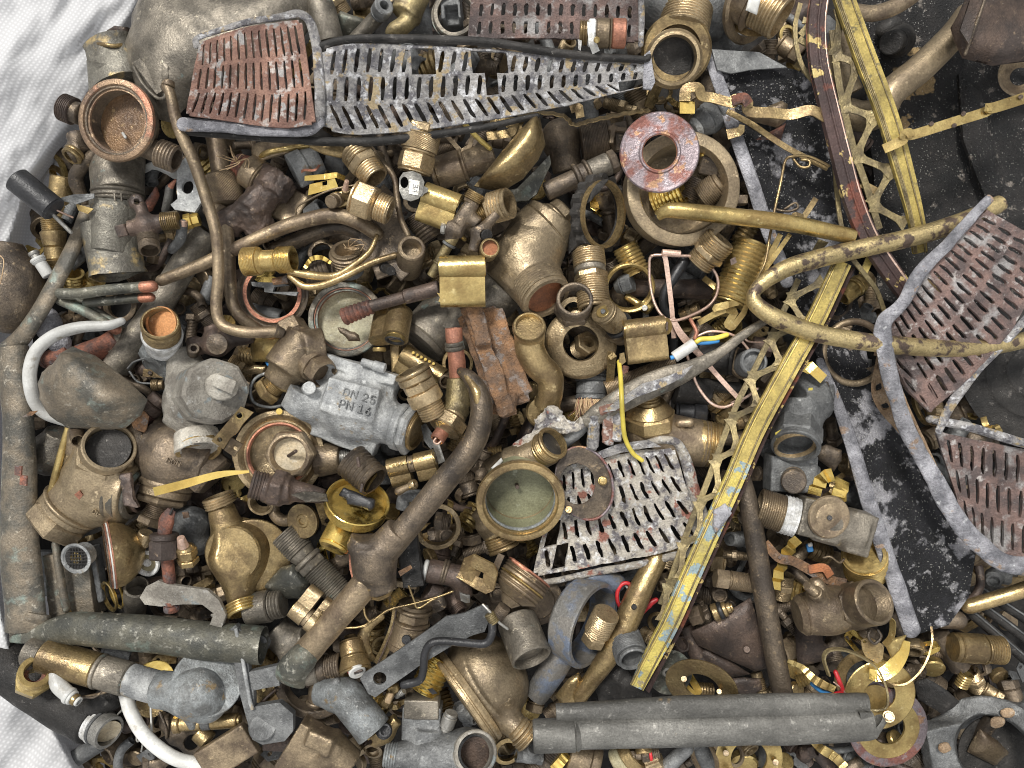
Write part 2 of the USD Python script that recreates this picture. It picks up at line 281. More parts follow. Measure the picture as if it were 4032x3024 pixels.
def ribbon_mesh(c, w, th=0.0005, roll=0.0, wig=0.0, wn=0, seed=0):
    n = len(c); w = np.interp(np.linspace(0, 1, n), np.linspace(0, 1, len(np.atleast_1d(w))), np.atleast_1d(w)) / 2
    rl = np.interp(np.linspace(0, 1, n), np.linspace(0, 1, len(np.atleast_1d(roll))), np.atleast_1d(roll))
    t = np.gradient(c, axis=0); t /= np.linalg.norm(t, axis=1, keepdims=True) + 1e-12
    rings = []
    for i in range(n):
        up = np.array([0, 0, 1.0]); up = up - t[i] * (up @ t[i])
        if np.linalg.norm(up) < 0.15: up = np.array([0.3, 1, 0]) - t[i] * (np.array([0.3, 1, 0]) @ t[i])
        up /= np.linalg.norm(up); sd_ = np.cross(t[i], up)
        s = sd_ * math.cos(rl[i]) + up * math.sin(rl[i]); u = up * math.cos(rl[i]) - sd_ * math.sin(rl[i])
        o = c[i] + u * wig * (abs((i * wn / max(n - 1, 1)) % 1 - 0.5) * 4 - 1 if wn else 0)
        rings.append(np.array([o + s * w[i] + u * th, o - s * w[i] + u * th, o - s * w[i] - u * th, o + s * w[i] - u * th]))
    c0, c1 = rings[0].mean(0), rings[-1].mean(0)
    return skin([c0 + (rings[0] - c0) * 0.01] + rings + [c1 + (rings[-1] - c1) * 0.01])
def sheet_mesh(out, ze=None, zc=0.0, th=0.0015, step=None, holes=(), amp=0.0, freq=30, seed=0, power=0.5, flatc=1.0):
    """outline of world points; height blended from the outline, bulged by zc in the middle"""
    o = np.asarray(out); pts = []
    L = np.linalg.norm(np.ptp(o[:, :2], axis=0)); step = step or L / 22
    def dense(o):
        r = []
        for a, b in zip(o, np.roll(o, -1, 0)):
            k = max(1, int(np.linalg.norm(b[:2] - a[:2]) / step + 0.5))
            r += [a + (b - a) * i / k for i in range(k)]
        return np.array(r)
    B = dense(o); hs = [np.asarray(h) for h in holes]
    poly = Polygon(B[:, :2], [h[:, :2] for h in hs])
    x0, y0, x1, y1 = poly.bounds
    gx, gy = np.meshgrid(np.arange(x0, x1, step), np.arange(y0, y1, step * 0.87))
    gx = gx + (np.arange(gx.shape[0]) % 2)[:, None] * step / 2
    ins = poly.buffer(-step * 0.45)
    g = np.stack([gx.ravel(), gy.ravel()], 1); g = g[contains_xy(ins, g[:, 0], g[:, 1])]
    bnds = [B[:, :2]] + [dense(np.c_[h[:, :2], np.zeros(len(h))])[:, :2] for h in hs]
    p2 = np.concatenate(bnds + [g])
    tri = Delaunay(p2 + np.random.default_rng(1).normal(0, 1e-7, p2.shape)).simplices
    ce = p2[tri].mean(1); tri = tri[contains_xy(poly, ce[:, 0], ce[:, 1])]
    d2 = ((p2[:, None] - B[None, :, :2]) ** 2).sum(-1) + 1e-9
    w = 1 / d2 ** 1.2; z = (w * B[:, 2]).sum(1) / w.sum(1)
    e = np.sqrt(d2.min(1)); e = np.clip(e / (e.max() * flatc), 0, 1)
    z = z + zc * (1 - (1 - e) ** 2) ** power
    v = np.c_[p2, z]
    v = dent(v, amp, freq, seed)
    n = len(v); f = tri.copy()
    nz = np.cross(v[f[:, 1]] - v[f[:, 0]], v[f[:, 2]] - v[f[:, 0]])[:, 2] < 0
    f[nz] = f[nz][:, ::-1]
    bt = v - np.array([0, 0, th])
    ed = np.concatenate([f[:, [0, 1]], f[:, [1, 2]], f[:, [2, 0]]])
    key = {tuple(x) for x in ed}
    side = [(a, b) for a, b in key if (b, a) not in key]
    sf = []
    for a, b in side: sf += [(b, a, a + n), (b, a + n, b + n)]
    return trimesh.Trimesh(np.concatenate([v, bt]), np.concatenate([f, f[:, ::-1] + n, np.array(sf)]), process=False)
def snets(fn, lo, hi, h):
    lo = lo - 2.5 * h; hi = hi + 2.5 * h
    n = np.ceil((hi - lo) / h).astype(int) + 1
    ax = [lo[k] + h * np.arange(n[k]) for k in range(3)]
    G = np.stack(np.meshgrid(*ax, indexing='ij'), -1)
    S = fn(G.reshape(-1, 3)).reshape(n)
    s = S < 0
    cells = np.zeros(n - 1, np.int8)
    corners = [(i, j, k) for i in (0, 1) for j in (0, 1) for k in (0, 1)]
    sl = lambda o: tuple(slice(o[q], o[q] + n[q] - 1) for q in range(3))
    for o in corners: cells += s[sl(o)]
    act = (cells > 0) & (cells < 8)
    idx = -np.ones(n - 1, np.int64); idx[act] = np.arange(act.sum())
    pos = np.zeros((act.sum(), 3)); cnt = np.zeros(act.sum())
    base = np.argwhere(act)
    for o in corners:
        for q in range(3):
            if o[q] == 0:
                o2 = list(o); o2[q] = 1
                a = S[tuple((base + o).T)]; b = S[tuple((base + o2).T)]
                x = (a < 0) != (b < 0)
                t = a[x] / (a[x] - b[x])
                pt = base[x] + np.array(o, float); pt[:, q] += t
                pos[x] += pt; cnt[x] += 1
    v = lo + h * pos / cnt[:, None]
    F = []
    for q in range(3):
        u, w = (q + 1) % 3, (q + 2) % 3
        A = [slice(0, n[k]) for k in range(3)]; A[q] = slice(0, n[q] - 1); A[u] = slice(1, n[u] - 1); A[w] = slice(1, n[w] - 1)
        Bq = list(A); Bq[q] = slice(1, n[q])
        e = np.argwhere(s[tuple(A)] != s[tuple(Bq)]); off = np.zeros(3, int); off[u] = off[w] = 1
        e = e + off
        du, dw = np.eye(3, dtype=int)[u], np.eye(3, dtype=int)[w]
        i0, i1, i2, i3 = (idx[tuple(x.T)] for x in (e - du - dw, e - dw, e, e - du))
        fl = s[tuple(e.T)]
        quad = np.stack([i0, i1, i2, i3], 1); quad[~fl] = quad[~fl][:, ::-1]
        F += [quad[:, [0, 1, 2]], quad[:, [0, 2, 3]]]
    return trimesh.Trimesh(v, np.concatenate(F), process=False)
def sd_prim(p, q):
    k = q[0]
    if k == 's': return np.linalg.norm(p - q[1], axis=1) - q[2]
    if k == 'e':
        x = (p - q[1]) @ q[3]
        k0 = np.linalg.norm(x / q[2], axis=1); k1 = np.linalg.norm(x / q[2] ** 2, axis=1)
        return k0 * (k0 - 1) / np.maximum(k1, 1e-9)
    if k == 'b':
        x = np.abs((p - q[1]) @ q[3]) - q[2]
        return np.linalg.norm(np.maximum(x, 0), axis=1) + np.minimum(x.max(1), 0)
    d, a, b = frame(q[2] - q[1]); L = np.linalg.norm(q[2] - q[1])
    t = (p - q[1]) @ d; x, y = (p - q[1]) @ a, (p - q[1]) @ b
    if k in ('h', 'q'):
        nn = 3 if k == 'h' else 2
        rad = np.max([np.abs(x * math.cos(math.pi / nn * i + 0.3) + y * math.sin(math.pi / nn * i + 0.3)) for i in range(nn)], 0)
    else: rad = np.hypot(x, y)
    r = q[3] + (q[4] - q[3]) * np.clip(t / L, 0, 1)
    dx, dy = rad - r, np.abs(t - L / 2) - L / 2
    return np.minimum(np.maximum(dx, dy), 0) + np.hypot(np.maximum(dx, 0), np.maximum(dy, 0))
def rotz(deg, tx=0, ty=0):
    return np.array(trimesh.transformations.euler_matrix(math.radians(tx), math.radians(ty), math.radians(deg), 'rxyz')[:3, :3])
def prim(q):
    """tile-pixel primitive -> metres"""
    k = q[0]
    if k == 's': return ('s', P(q[1]), R(q[2], q[1][2]))
    if k in 'eb':
        o = q[3] if len(q) > 3 else 0
        o = o if isinstance(o, tuple) else (o,)
        return (k, P(q[1]), np.array([R(x, q[1][2]) for x in q[2]]) * (1 if k == 'e' else 0.5), rotz(*o))
    z = (q[1][2] + q[2][2]) / 2
    return (k, P(q[1]), P(q[2]), R(q[3], z), R(q[4] if len(q) > 4 else q[3], z))
def bounds(q):
    if q[0] == 's': return q[1] - q[2], q[1] + q[2]
    if q[0] in 'eb':
        r = np.abs(q[3]) @ np.asarray(q[2]) * 1.02; return q[1] - r, q[1] + r
    r = max(q[3], q[4]) * 1.16; return np.minimum(q[1], q[2]) - r, np.maximum(q[1], q[2]) + r
def cast_mesh(prims, cuts=(), k=4.0, h=1.3, amp=0.0, freq=60, seed=0):
    ps, cs = [prim(q) for q in prims], [prim(q) for q in cuts]
    bb = [bounds(q) for q in ps]; lo = np.min([x[0] for x in bb], 0); hi = np.max([x[1] for x in bb], 0)
    kk, hh = k * 1e-3, h * 1e-3
    def fn(p):
        d = None
        for q in ps:
            s = sd_prim(p, q)
            if d is None: d = s
            else:
                x = np.clip(0.5 + 0.5 * (s - d) / kk, 0, 1); d = s * (1 - x) + d * x - kk * x * (1 - x)
        for q in cs: d = np.maximum(d, -sd_prim(p, q))
        return d - 0.0004
    m = snets(fn, lo, hi, hh)
    if amp: m.vertices = dent(np.array(m.vertices), amp * 1e-3, freq, seed)
    return m

# ---------------------------------------------------------------- things
used = {}
def numbered(name, parent='/World'):
    k = (parent, name); used[k] = used.get(k, -1) + 1
    return name if used[k] == 0 else f'{name}_{used[k]:03d}'
THINGS, LABELS, CLOUD = [], {}, []
KIND = {'c': 'barrel', 'n': 'barrel', 'b': 'barrel', 'f': 'flange', 't': 'thread', 'h': 'hex_collar', 'o': 'octagon_collar', 'q': 'square_head', 'k': 'knurled_collar', 'w': 'corrugated_sleeve', 'g': 'toothed_ring'}
class Thing:
    def __init__(s, name, label, cat, group=None, mat='tan'):
        assert 4 <= len(label.split()) <= 16, label
        s.name, s.label, s.cat, s.group, s.mat, s.parts = name, label, cat, group, mat, []
        THINGS.append(s)
    def add(s, part, mesh, mat=None, label=None, parent=None, smooth=32):
        s.parts.append((part, mesh, mat or s.mat, label, parent, smooth)); return s
    def sub(s, parent):
        s.parts[-1] = (*s.parts[-1][:4], parent, s.parts[-1][5]); return s
    def fit(s, A, B, segs, mat=None, bore=(0, 0), depth=(1.0, 1.0), roll=0.3, seg=36, pitch=10.0, inner=None):
        """A..B axis in tile pixels and mm, segs 'kind frac:r[-r2][@mat] ...'; bores at the two ends"""
        a, b = P(A), P(B); L = np.linalg.norm(b - a); d = (b - a) / L; zm = (A[2] + B[2]) / 2
        u = R(1, zm); items = []
        for w in segs.split():
            w, _, mt = w.partition('@'); fr, _, rr = w[1:].partition(':'); r1, _, r2 = rr.partition('-')
            items.append((w[0], float(fr), float(r1), float(r2 or r1), mt or mat or s.mat))
        tot = sum(i[1] for i in items); x = 0.0; runs = []; bz = max(bore[0], bore[1]) * u * 0.9
        nb = len(items)
        for n_, (k, fr, r1, r2, mt) in enumerate(items):
            l = fr / tot * L; r1 *= u; r2 *= u; ch = min(0.12 * min(r1, r2), 0.25 * l, 0.0011)
            if k == 't':
                p = max(pitch * u, 0.0011); cnt = max(2, int(l / p)); p = l / cnt; dp = min(0.42 * p, 0.12 * r1); pr = []
                for i in range(cnt):
                    rr = r1 + (r2 - r1) * i / cnt
                    pr += [(x + i * p + 0.02 * p, rr - dp), (x + (i + .35) * p, rr), (x + (i + .6) * p, rr), (x + (i + .96) * p, rr - dp)]
            elif k == 'w':
                p = max(pitch * 2.2 * u, 0.003); cnt = max(2, int(l / p)); p = l / cnt
                pr = [(x + l * t / (cnt * 6), r1 + (r2 - r1) * t / (cnt * 6) - 0.16 * p * (1 - math.cos(2 * math.pi * t / 6))) for t in range(cnt * 6 + 1)]
            elif k == 'k':
                p = max(7 * u, 0.001); cnt = max(2, int(l / p)); pr = [(x + l * i / cnt, r1, 'kK'[i % 2]) for i in range(cnt + 1)]
            elif k in 'hoq':
                q = {'h': 6, 'o': 8, 'q': 4}[k]; c_ = min(0.1 * r1, 0.3 * l)
                pr = [(x, r1 * 0.9, q), (x + c_, r1, q), (x + l - c_, r1, q), (x + l, r1 * 0.9, q)]
            elif k == 'g':
                pr = [(x, r1, 'g'), (x + l, r1, 'g')]
            elif k in 'bf':
                pr = [(x + l / 2 - l / 2 * math.cos(t), r1 * 0.9 + 0.1 * r1 * math.sin(t) if k == 'b' else r1 - l / 2 * 0.7 * (1 - math.sin(t))) for t in np.linspace(0, math.pi, 7)]
            else:
                pr = [(x, r1 - ch), (x + ch, r1), (x + l - ch, r2), (x + l, r2 - ch)]
            part = KIND[k]
            if runs and runs[-1][0] == part == 'barrel' and runs[-1][2] == mt: runs[-1][1].extend(pr)
            else: runs.append([part, pr, mt, k])
            x += l
        for i, (part, pr, mt, k) in enumerate(runs):
            x0, x1 = pr[0][0], pr[-1][0]
            ra = bore[0] * u if x0 < L * 0.5 else bore[1] * u
            rb = bore[1] * u if x1 > L * 0.5 else bore[0] * u
            ra, rb = (min(ra, pr[0][1] * 0.93), min(rb, pr[-1][1] * 0.93)) if True else 0
            if i == 0 and bore[0] == 0: ra = 0
            if i == len(runs) - 1 and bore[1] == 0: rb = 0
            if ra > 0 and rb > 0:
                inn = [(x1, rb), (x0, ra)]
                if inner == 't':
                    cnt = max(3, int((x1 - x0) / max(pitch * u, 0.0012))); inn = [(x1 - (x1 - x0) * (j + (.1, .5)[q]) / cnt, rb + (ra - rb) * j / cnt - (0, 0.0006)[q]) for j in range(cnt) for q in (0, 1)]
            elif ra > 0: inn = [(x1, 1e-5), (x1 - 0.3 * (x1 - x0) * depth[0], 1e-5), (x1 - 0.3 * (x1 - x0) * depth[0], ra), (x0, ra)]
            elif rb > 0: inn = [(x1, rb), (x0 + 0.3 * (x1 - x0) * depth[1], rb), (x0 + 0.3 * (x1 - x0) * depth[1], 1e-5), (x0, 1e-5)]
            else: inn = [(x1, 1e-5), (x0, 1e-5)]
            s.add(part, lathe(a, d, pr + inn, 96 if k == 'k' else seg, roll=roll), mt)
        return s
    def ring(s, C, n, prof, mat=None, part='ring', seg=48, amp=0.0, roll=0):
        """lathe about C, axis leaning (right, down) by n; prof of (height, radius[, shape]) in tile px"""
        d = np.array([n[0], -n[1], n[2] if len(n) > 2 else 1.0]); u = R(1, C[2])
        m = lathe(P(C), d, [(p[0] * u, p[1] * u, *p[2:]) for p in prof], seg, roll=roll)
        if amp: m.vertices = dent(np.array(m.vertices), amp * 1e-3, 50, 3)
        return s.add(part, m, mat)
    def tube(s, pts, r, mat=None, part='tube', ends='oo', seg=16, n=6, flat=None, closed=False, amp=0.0, wall=0.14, freq=40, sharp=False, ref=None):
        z = np.mean([p[2] for p in pts]); c = np.array([P(p) for p in pts])
        c = c if sharp else crom(c, n, closed)
        r = [R(x, z) for x in (r if isinstance(r, (list, tuple)) else [r, r])]
        return s.add(part, tube_mesh(c, r, seg, ends, wall, flat, closed, amp * 1e-3, freq, ref), mat, smooth=50)
    def ribbon(s, pts, w, mat=None, part='strip', th=0.4, roll=0.0, n=5, wig=0.0, wn=0, sharp=False):
        z = np.mean([p[2] for p in pts]); c = np.array([P(p) for p in pts])
        c = crom(c, n) if not sharp else np.concatenate([[a + (b - a) * t for t in (0.02, 0.5, 0.98)] for a, b in zip(c[:-1], c[1:])])
        w = [R(x, z) for x in (w if isinstance(w, (list, tuple)) else [w, w])]
        return s.add(part, ribbon_mesh(c, w, th * 1e-3, roll, wig * 1e-3, wn), mat)
    def cast(s, prims, cuts=(), k=4.0, mat=None, part='body', h=1.3, amp=0.0, freq=60, label=None):
        return s.add(part, cast_mesh(prims, cuts, k, h, amp, freq), mat, label, smooth=48)
    def sheet(s, out, mat=None, part='sheet', zc=0.0, th=1.5, holes=(), amp=0.0, freq=30, power=0.5, step=None, flatc=1.0):
        o = [P(p) for p in out]; hs = [np.array([P((*q[:2], out[0][2])) for q in h]) for h in holes]
        return s.add(part, sheet_mesh(o, zc=zc * 1e-3, th=th * 1e-3, holes=hs, amp=amp * 1e-3, freq=freq, power=power, step=step and R(step), flatc=flatc), mat, smooth=40)
    def text(s, txt, C, height, deg, mat, part='lettering', depth=0.8, bold=False):
        m = meshkit.text_mesh(txt, R(height, C[2]), depth * 1e-3, bold)
        m.apply_transform(trimesh.transformations.rotation_matrix(math.radians(-deg), [0, 0, 1])); m.apply_translation(P(C))
        return s.add(part, m, mat)
    def euro(s, A, B, r, hgt, side, mat=None, slot=True, face=1):
        """profile lock cylinder along A..B; side: unit direction (right, down, up) of the flat web"""
        a, b = P(A), P(B); L = np.linalg.norm(b - a); d = (b - a) / L; zm = (A[2] + B[2]) / 2; r_, h_ = R(r, zm), R(hgt, zm)
        w = np.array([side[0], -side[1], side[2]], float); w -= d * (w @ d); w /= np.linalg.norm(w); n_ = np.cross(d, w)
        th = np.linspace(math.radians(40), math.radians(320), 22); wd = r_ * math.sin(math.radians(40))
        pr = [(r_ * math.cos(t), r_ * math.sin(t)) for t in th]
        e = h_ - wd
        pr += [(e + wd * math.cos(t), wd * math.sin(t)) for t in np.linspace(-1.5, 1.5, 9)]
        pl = Polygon(pr).buffer(0)
        def piece(x0, x1):
            ch = min(0.0006, (x1 - x0) * .2)
            m = trimesh.creation.extrude_polygon(pl, x1 - x0, engine='earcut'); v = np.array(m.vertices)
            m.vertices = a + np.outer(v[:, 0], w) + np.outer(v[:, 1], n_) + np.outer(v[:, 2] + x0, d)
            if m.volume < 0: m.invert()
            return m
        if slot:
            s.add('body', piece(0, L * 0.44), mat, smooth=25); s.add('body', piece(L * 0.58, L), mat, smooth=25)
            s.add('cam', lathe(a + d * L * 0.45, d, [(0, 1e-5), (0, r_ * .86), (L * .11, r_ * .86), (L * .11, 1e-5)], 28), 'brown')
        else: s.add('body', piece(0, L), mat, smooth=25)
        for q, o in ((0, -1), (1, 1)):
            x = a if q == 0 else b
            s.add('plug', lathe(x - d * o * 0.001, d * o, [(0, 1e-5), (0, r_ * .72), (0.0016, r_ * .7), (0.0016, 1e-5)], 24), 'gold')
            s.add('keyway', trimesh.creation.box((r_ * .9, r_ * .16, 0.0008), transform=np.r_[np.c_[np.stack([w, n_, d], 1), x + d * o * 0.0007], [[0, 0, 0, 1]]]), 'umber').sub('plug')
        return s
def poly_circle(cx, cy, rx, ry=None, n=20, rot=0):
    ry = ry or rx; c, q = math.cos(math.radians(rot)), math.sin(math.radians(rot))
    return [(cx + rx * math.cos(t) * c - ry * math.sin(t) * q, cy + rx * math.cos(t) * q + ry * math.sin(t) * c) for t in np.linspace(0, 2 * math.pi, n, endpoint=False)]
def slot_plate(top, bot, rows, cols, sw=0.42, sh=0.8, lean=0.0, th=2.0, skip=(), rowlean=None, amp=0.5, margin=(0.03, 0.03), seed=0, rag=0.0):
    """cast plate lofted between two edge curves (tile px, mm) with rows x cols of rounded slots cut through"""
    tp, bt = crom([P(p) for p in top], 12), crom([P(p) for p in bot], 12)
    def at(c, s):
        l = np.r_[0, np.cumsum(np.linalg.norm(np.diff(c, axis=0), axis=1))]; l /= l[-1]
        return np.stack([np.interp(s, l, c[:, k]) for k in range(3)], -1)
    def S(s, t): return at(tp, s) * (1 - t)[:, None] + at(bt, s) * t[:, None]
    def N(s, t):
        e = 1e-3
        n = np.cross(S(np.clip(s + e, 0, 1), t) - S(np.clip(s - e, 0, 1), t), S(s, np.clip(t + e, 0, 1)) - S(s, np.clip(t - e, 0, 1)))
        n /= np.linalg.norm(n, axis=1, keepdims=True) + 1e-12
        return n * np.sign(n[:, 2:] + 1e-9)
    V, F, o = [], [], 0
    q = np.linspace(0, 1, 6)[:-1]
    per = np.array([(x, 0) for x in q] + [(1, x) for x in q] + [(1 - x, 1) for x in q] + [(0, 1 - x) for x in q])
    sq = (per - 0.5) * 2
    r_ = np.random.default_rng(seed)
    def cell(s0, s1, t0, t1, hole, skew):
        nonlocal o
        out = np.c_[s0 + (s1 - s0) * per[:, 0], t0 + (t1 - t0) * per[:, 1]]
        f = []
        if hole:
            wob = 1 + r_.normal(0, 0.05 + rag, len(sq))[:, None] * np.array([1, 0.15])
            hx = np.sign(sq[:, 0]) * np.abs(sq[:, 0]) * np.sqrt(np.clip(1 - (np.maximum(np.abs(sq[:, 1]) - 0.75, 0) * 3.2) ** 2, 0.05, 1))
            inn = np.c_[(s0 + s1) / 2 + hx * wob[:, 0] * (s1 - s0) / 2 * sw - skew * sq[:, 1] * (s1 - s0), (t0 + t1) / 2 + sq[:, 1] * wob[:, 1] * (t1 - t0) / 2 * sh]
        else:
            inn = np.tile([[(s0 + s1) / 2, (t0 + t1) / 2]], (len(per), 1)); inn = inn + (out - inn) * 0.02
        st = np.r_[out, inn]; n = len(per)
        p, nn = S(st[:, 0], st[:, 1]), N(st[:, 0], st[:, 1])
        V.append(np.r_[p, p - nn * th * 1e-3])
        i = np.arange(n); j = (i + 1) % n
        f += [np.c_[i, j, j + n], np.c_[i, j + n, i + n]]
        b = 2 * n
        f += [np.c_[b + i, b + j + n, b + j], np.c_[b + i, b + i + n, b + j + n]]
        f += [np.c_[n + i, n + j, b + n + j], np.c_[n + i, b + n + j, b + n + i]]
        f += [np.c_[j, i, b + i], np.c_[j, b + i, b + j]]
        F.append(np.concatenate(f) + o); o += 4 * n
    ms, mt = margin
    ss, tt = np.linspace(ms, 1 - ms, cols + 1), np.linspace(mt, 1 - mt, rows + 1)
    for i in range(rows):
        for j in range(cols):
            if (i, j) in skip: continue
            cell(ss[j], ss[j + 1], tt[i], tt[i + 1], True, (rowlean[i] if rowlean else lean))
    for j in range(cols):
        cell(ss[j], ss[j + 1], 0, tt[0], False, 0); cell(ss[j], ss[j + 1], tt[-1], 1, False, 0)
    for i in range(rows):
        cell(0, ss[0], tt[i], tt[i + 1], False, 0); cell(ss[-1], 1, tt[i], tt[i + 1], False, 0)
    m = trimesh.Trimesh(np.concatenate(V), np.concatenate(F), process=False)
    if m.volume < 0: m.invert()
    m.vertices = dent(np.array(m.vertices), amp * 1e-3, 90, seed)
    return m
# ================================================================ photograph's upper left
T(1)
def cup(s, C, n, R_, mat, rim=None, inside='cream', depth=0.55, floor=None, wall=0.2, lip=1, cone=0.8, hgt=0.8):
    """open meter cup: outer wall, rim and floor, opening at C facing n"""
    w = R_ * wall
    s.ring(C, n, [(-hgt * R_, R_ * 0.35), (-hgt * R_ * .95, R_ * cone * .85), (-hgt * R_ * .8, R_ * cone), (-R_ * .30, R_ * .88), (-R_ * .27, R_ * .97), (-R_ * .05, R_ * .97), (-R_ * .05, R_ - w), (-depth * R_, R_ - w * 1.1), (-depth * R_ - 3, 1), (-hgt * R_, 1)], mat, 'bowl')
    s.ring(C, n, [(-R_ * .13, R_ * 1.0), (-R_ * .10, R_ * 1.02), (-R_ * .02, R_ * 1.0), (0, R_ * .95), (0, R_ * .87), (-R_ * .03, R_ * .85), (-R_ * .13, R_ * .84), (-R_ * .14, R_ * .9)], rim or mat, 'rim')
    s.ring((C[0], C[1], C[2]), n, [(-depth * R_ + 1, 0), (-depth * R_ + 1, (R_ - w) * .97), (-depth * R_ + 3.5, (R_ - w) * .97), (-depth * R_ + 3.5, 0)], inside, 'floor').sub('bowl')
    if lip: s.ring(C, n, [(-R_ * .16, (R_ - w) * 1.02), (-R_ * .10, (R_ - w) * 1.02), (-R_ * .10, (R_ - w) * .93), (-R_ * .16, (R_ - w) * .93)], rim or mat, 'seal_ring').sub('rim')
    return s

t = Thing('water_meter_body', 'open bronze water meter cup with coppery rim and brown tea coloured inside, beside the bag', 'meter body', mat='dark')
cup(t, (682, 712, 52), (-0.12, 0.10), 238, 'dark', 'rim', 'teacol', depth=0.6, wall=0.2)
t.cast([('c', (480, 680, 38), (420, 655, 38), 62)], k=3, mat='dark', part='port'); t.cast([('c', (840, 860, 34), (980, 925, 32), 62)], k=3, mat='dark', part='port')
t.fit((470, 676, 38), (372, 635, 38), 'c.3:58 t.7:82', 'umber', bore=(0, 60)); t.fit((940, 905, 33), (1050, 948, 32), 't1:84', 'dark', bore=(0, 62), pitch=17)
t.tube([(730, 792, 32), (745, 815, 36)], 9, 'white', 'pin', 'rr', 8)
t = Thing('crushed_tube', 'crushed grey brass tube with flared torn mouth, above the open coppery meter cup', 'tube', mat='greyb')
t.tube([(630, 245, 14), (650, 320, 16), (655, 400, 14), (660, 520, 8), (670, 640, 0)], [125, 100, 98, 112, 118], 'streak', flat=[0.6, 0.75, 0.8, .85, .85], amp=3, wall=.07)
t.tube([(536, 262, 16), (600, 262, 28), (680, 272, 28), (752, 262, 16)], [14, 12, 12, 14], 'ochre', 'torn_edge', 'rr', 8)
t = Thing('shell_piece', 'small dark curled metal shell behind the crushed tube, against the white bag', 'metal shell', mat='umber')
t.sheet([(640, 190, 0), (690, 155, 8), (770, 165, 10), (785, 240, 6), (710, 245, 4)], 'umber', zc=8, amp=1.5)
t = Thing('trap_tube', 'tall dented grey bronze trap tube with lettered collar, below the open coppery meter cup', 'trap tube', mat='greyb')
t.tube([(690, 880, -22), (695, 960, -8), (700, 1150, 0)], [140, 150, 142], 'greyb', ends='ff', flat=[.9, .9], amp=2)
t.fit((702, 1135, 0), (702, 1205, 0), 'b.3:150 c.4:146 b.3:148', 'greyb')
t.tube([(702, 1200, 0), (695, 1290, 0), (685, 1400, -2), (690, 1520, 0), (712, 1635, 0)], [138, 130, 118, 126, 150], 'streak', 'crushed_end', amp=5, freq=28, flat=[.95, .8, .65, .7, .8], wall=.06)
for i, x in enumerate((600, 640, 680, 720, 760)): t.tube([(x, 1150, 22 - abs(x - 690) * .12), (x + 3, 1190, 22 - abs(x - 690) * .12)], 7, 'greyb', 'raised_mark', 'rr', 6)
t = Thing('plastic_tube', 'short black plastic tube with brass pins, lying against the white bag', 'plastic tube', mat='blackp')
t.fit((95, 1062, 40), (325, 1248, 34), 'c.97:78 n.03:78-72', 'blackp', bore=(62, 0)); t.tube([(310, 1270, 30), (420, 1378, 24)], 13, 'steel', 'pin', 'rr', 8); t.tube([(340, 1250, 30), (430, 1290, 24)], 7, 'pink', 'wire', 'rr', 6)
t = Thing('torn_strip', 'small dark torn blade with brass tip beside the black plastic tube', 'blade', mat='slate')
t.sheet([(355, 1175, 26), (440, 1155, 28), (560, 1150, 24), (560, 1175, 24), (450, 1215, 26), (380, 1195, 26)], 'slate', th=1, amp=.6); t.sheet([(450, 1210, 24), (555, 1240, 22), (520, 1270, 22), (465, 1250, 22)], 'gold', 'tip', th=1)
t = Thing('bent_hook', 'dark bronze bent handle hooked round beside the trap tube', 'handle', mat='umber')
t.tube([(560, 915, 6), (500, 970, 4), (450, 1050, 0), (470, 1130, -4), (510, 1200, -8)], [34, 40, 42, 30], 'dark', ends='rr')
t = Thing('curved_bar', 'long curved grey green bronze bar sweeping down the left side', 'bar', mat='verd')
t.tube([(520, 1190, -14), (500, 1290, -4), (430, 1480, 8), (330, 1680, 16), (230, 1860, 16), (110, 2020, 12), (-30, 2140, 6), (-120, 2220, 4)], [30, 45, 50, 50], 'verd', ends='rr', flat=[.75, .75], amp=1.2)
t = Thing('brass_cartridge', 'tan brass barrel with round end, under the black plastic tube', 'cartridge', mat='ochre')
t.fit((372, 1050, -16), (345, 1290, -20), 'c.7:66 n.2:66-50 c.1:50', 'ochre', bore=(50, 0))
t = Thing('stepped_spindle', 'orange brass stepped spindle pointing down left of the trap tube', 'spindle', mat='copper')
t.fit((305, 1295, -10), (345, 1610, -14), 't.25:60 n.3:72-62 c.25:62 n.1:60-45 t.1:45', 'ochre', bore=(20, 20))
t = Thing('brown_tee_valve', 'small dark brown tee valve with square head and threaded mouth, on the trap tube', 'valve', mat='umber')
t.cast([('c', (770, 1358, 26), (1000, 1312, 24), 46), ('s', (870, 1335, 26), 62), ('c', (870, 1335, 26), (885, 1440, 26), 52), ('c', (870, 1330, 26), (830, 1220, 22), 34), ('e', (810, 1200, 20), (44, 48, 22), 0)], [('c', (812, 1200, 0), (812, 1200, 50), 18)], mat='umber', h=1.1)
t.fit((700, 1376, 27), (780, 1356, 26), 'q.75:50 c.25:34', 'umber'); t.fit((960, 1318, 24), (1062, 1306, 22), 't1:56', 'ochre'); t.fit((878, 1405, 26), (890, 1490, 34), 't.5:62 c.5:60', 'dark', bore=(0, 50))
t = Thing('yellow_nut', 'bright yellow brass hex nut pair beside the brown tee valve', 'nut', mat='shine')
t.fit((1095, 1320, 12), (1185, 1300, 10), 'h.5:46 h.5:40', 'shine')
t = Thing('swivel_rod', 'long thin brown rod with forked top, running down from the bronze cover plate', 'rod', mat='dark')
t.tube([(985, 505, 60), (1012, 560, 60), (1040, 690, 58), (1080, 800, 56), (1150, 960, 52), (1225, 1180, 48), (1285, 1390, 46), (1298, 1640, 42), (1285, 1800, 40), (1300, 1900, 40), (1360, 1950, 40), (1480, 1975, 38), (1640, 1972, 34)], [26, 36, 34, 34, 34], 'brown', ends='rr', amp=.8)
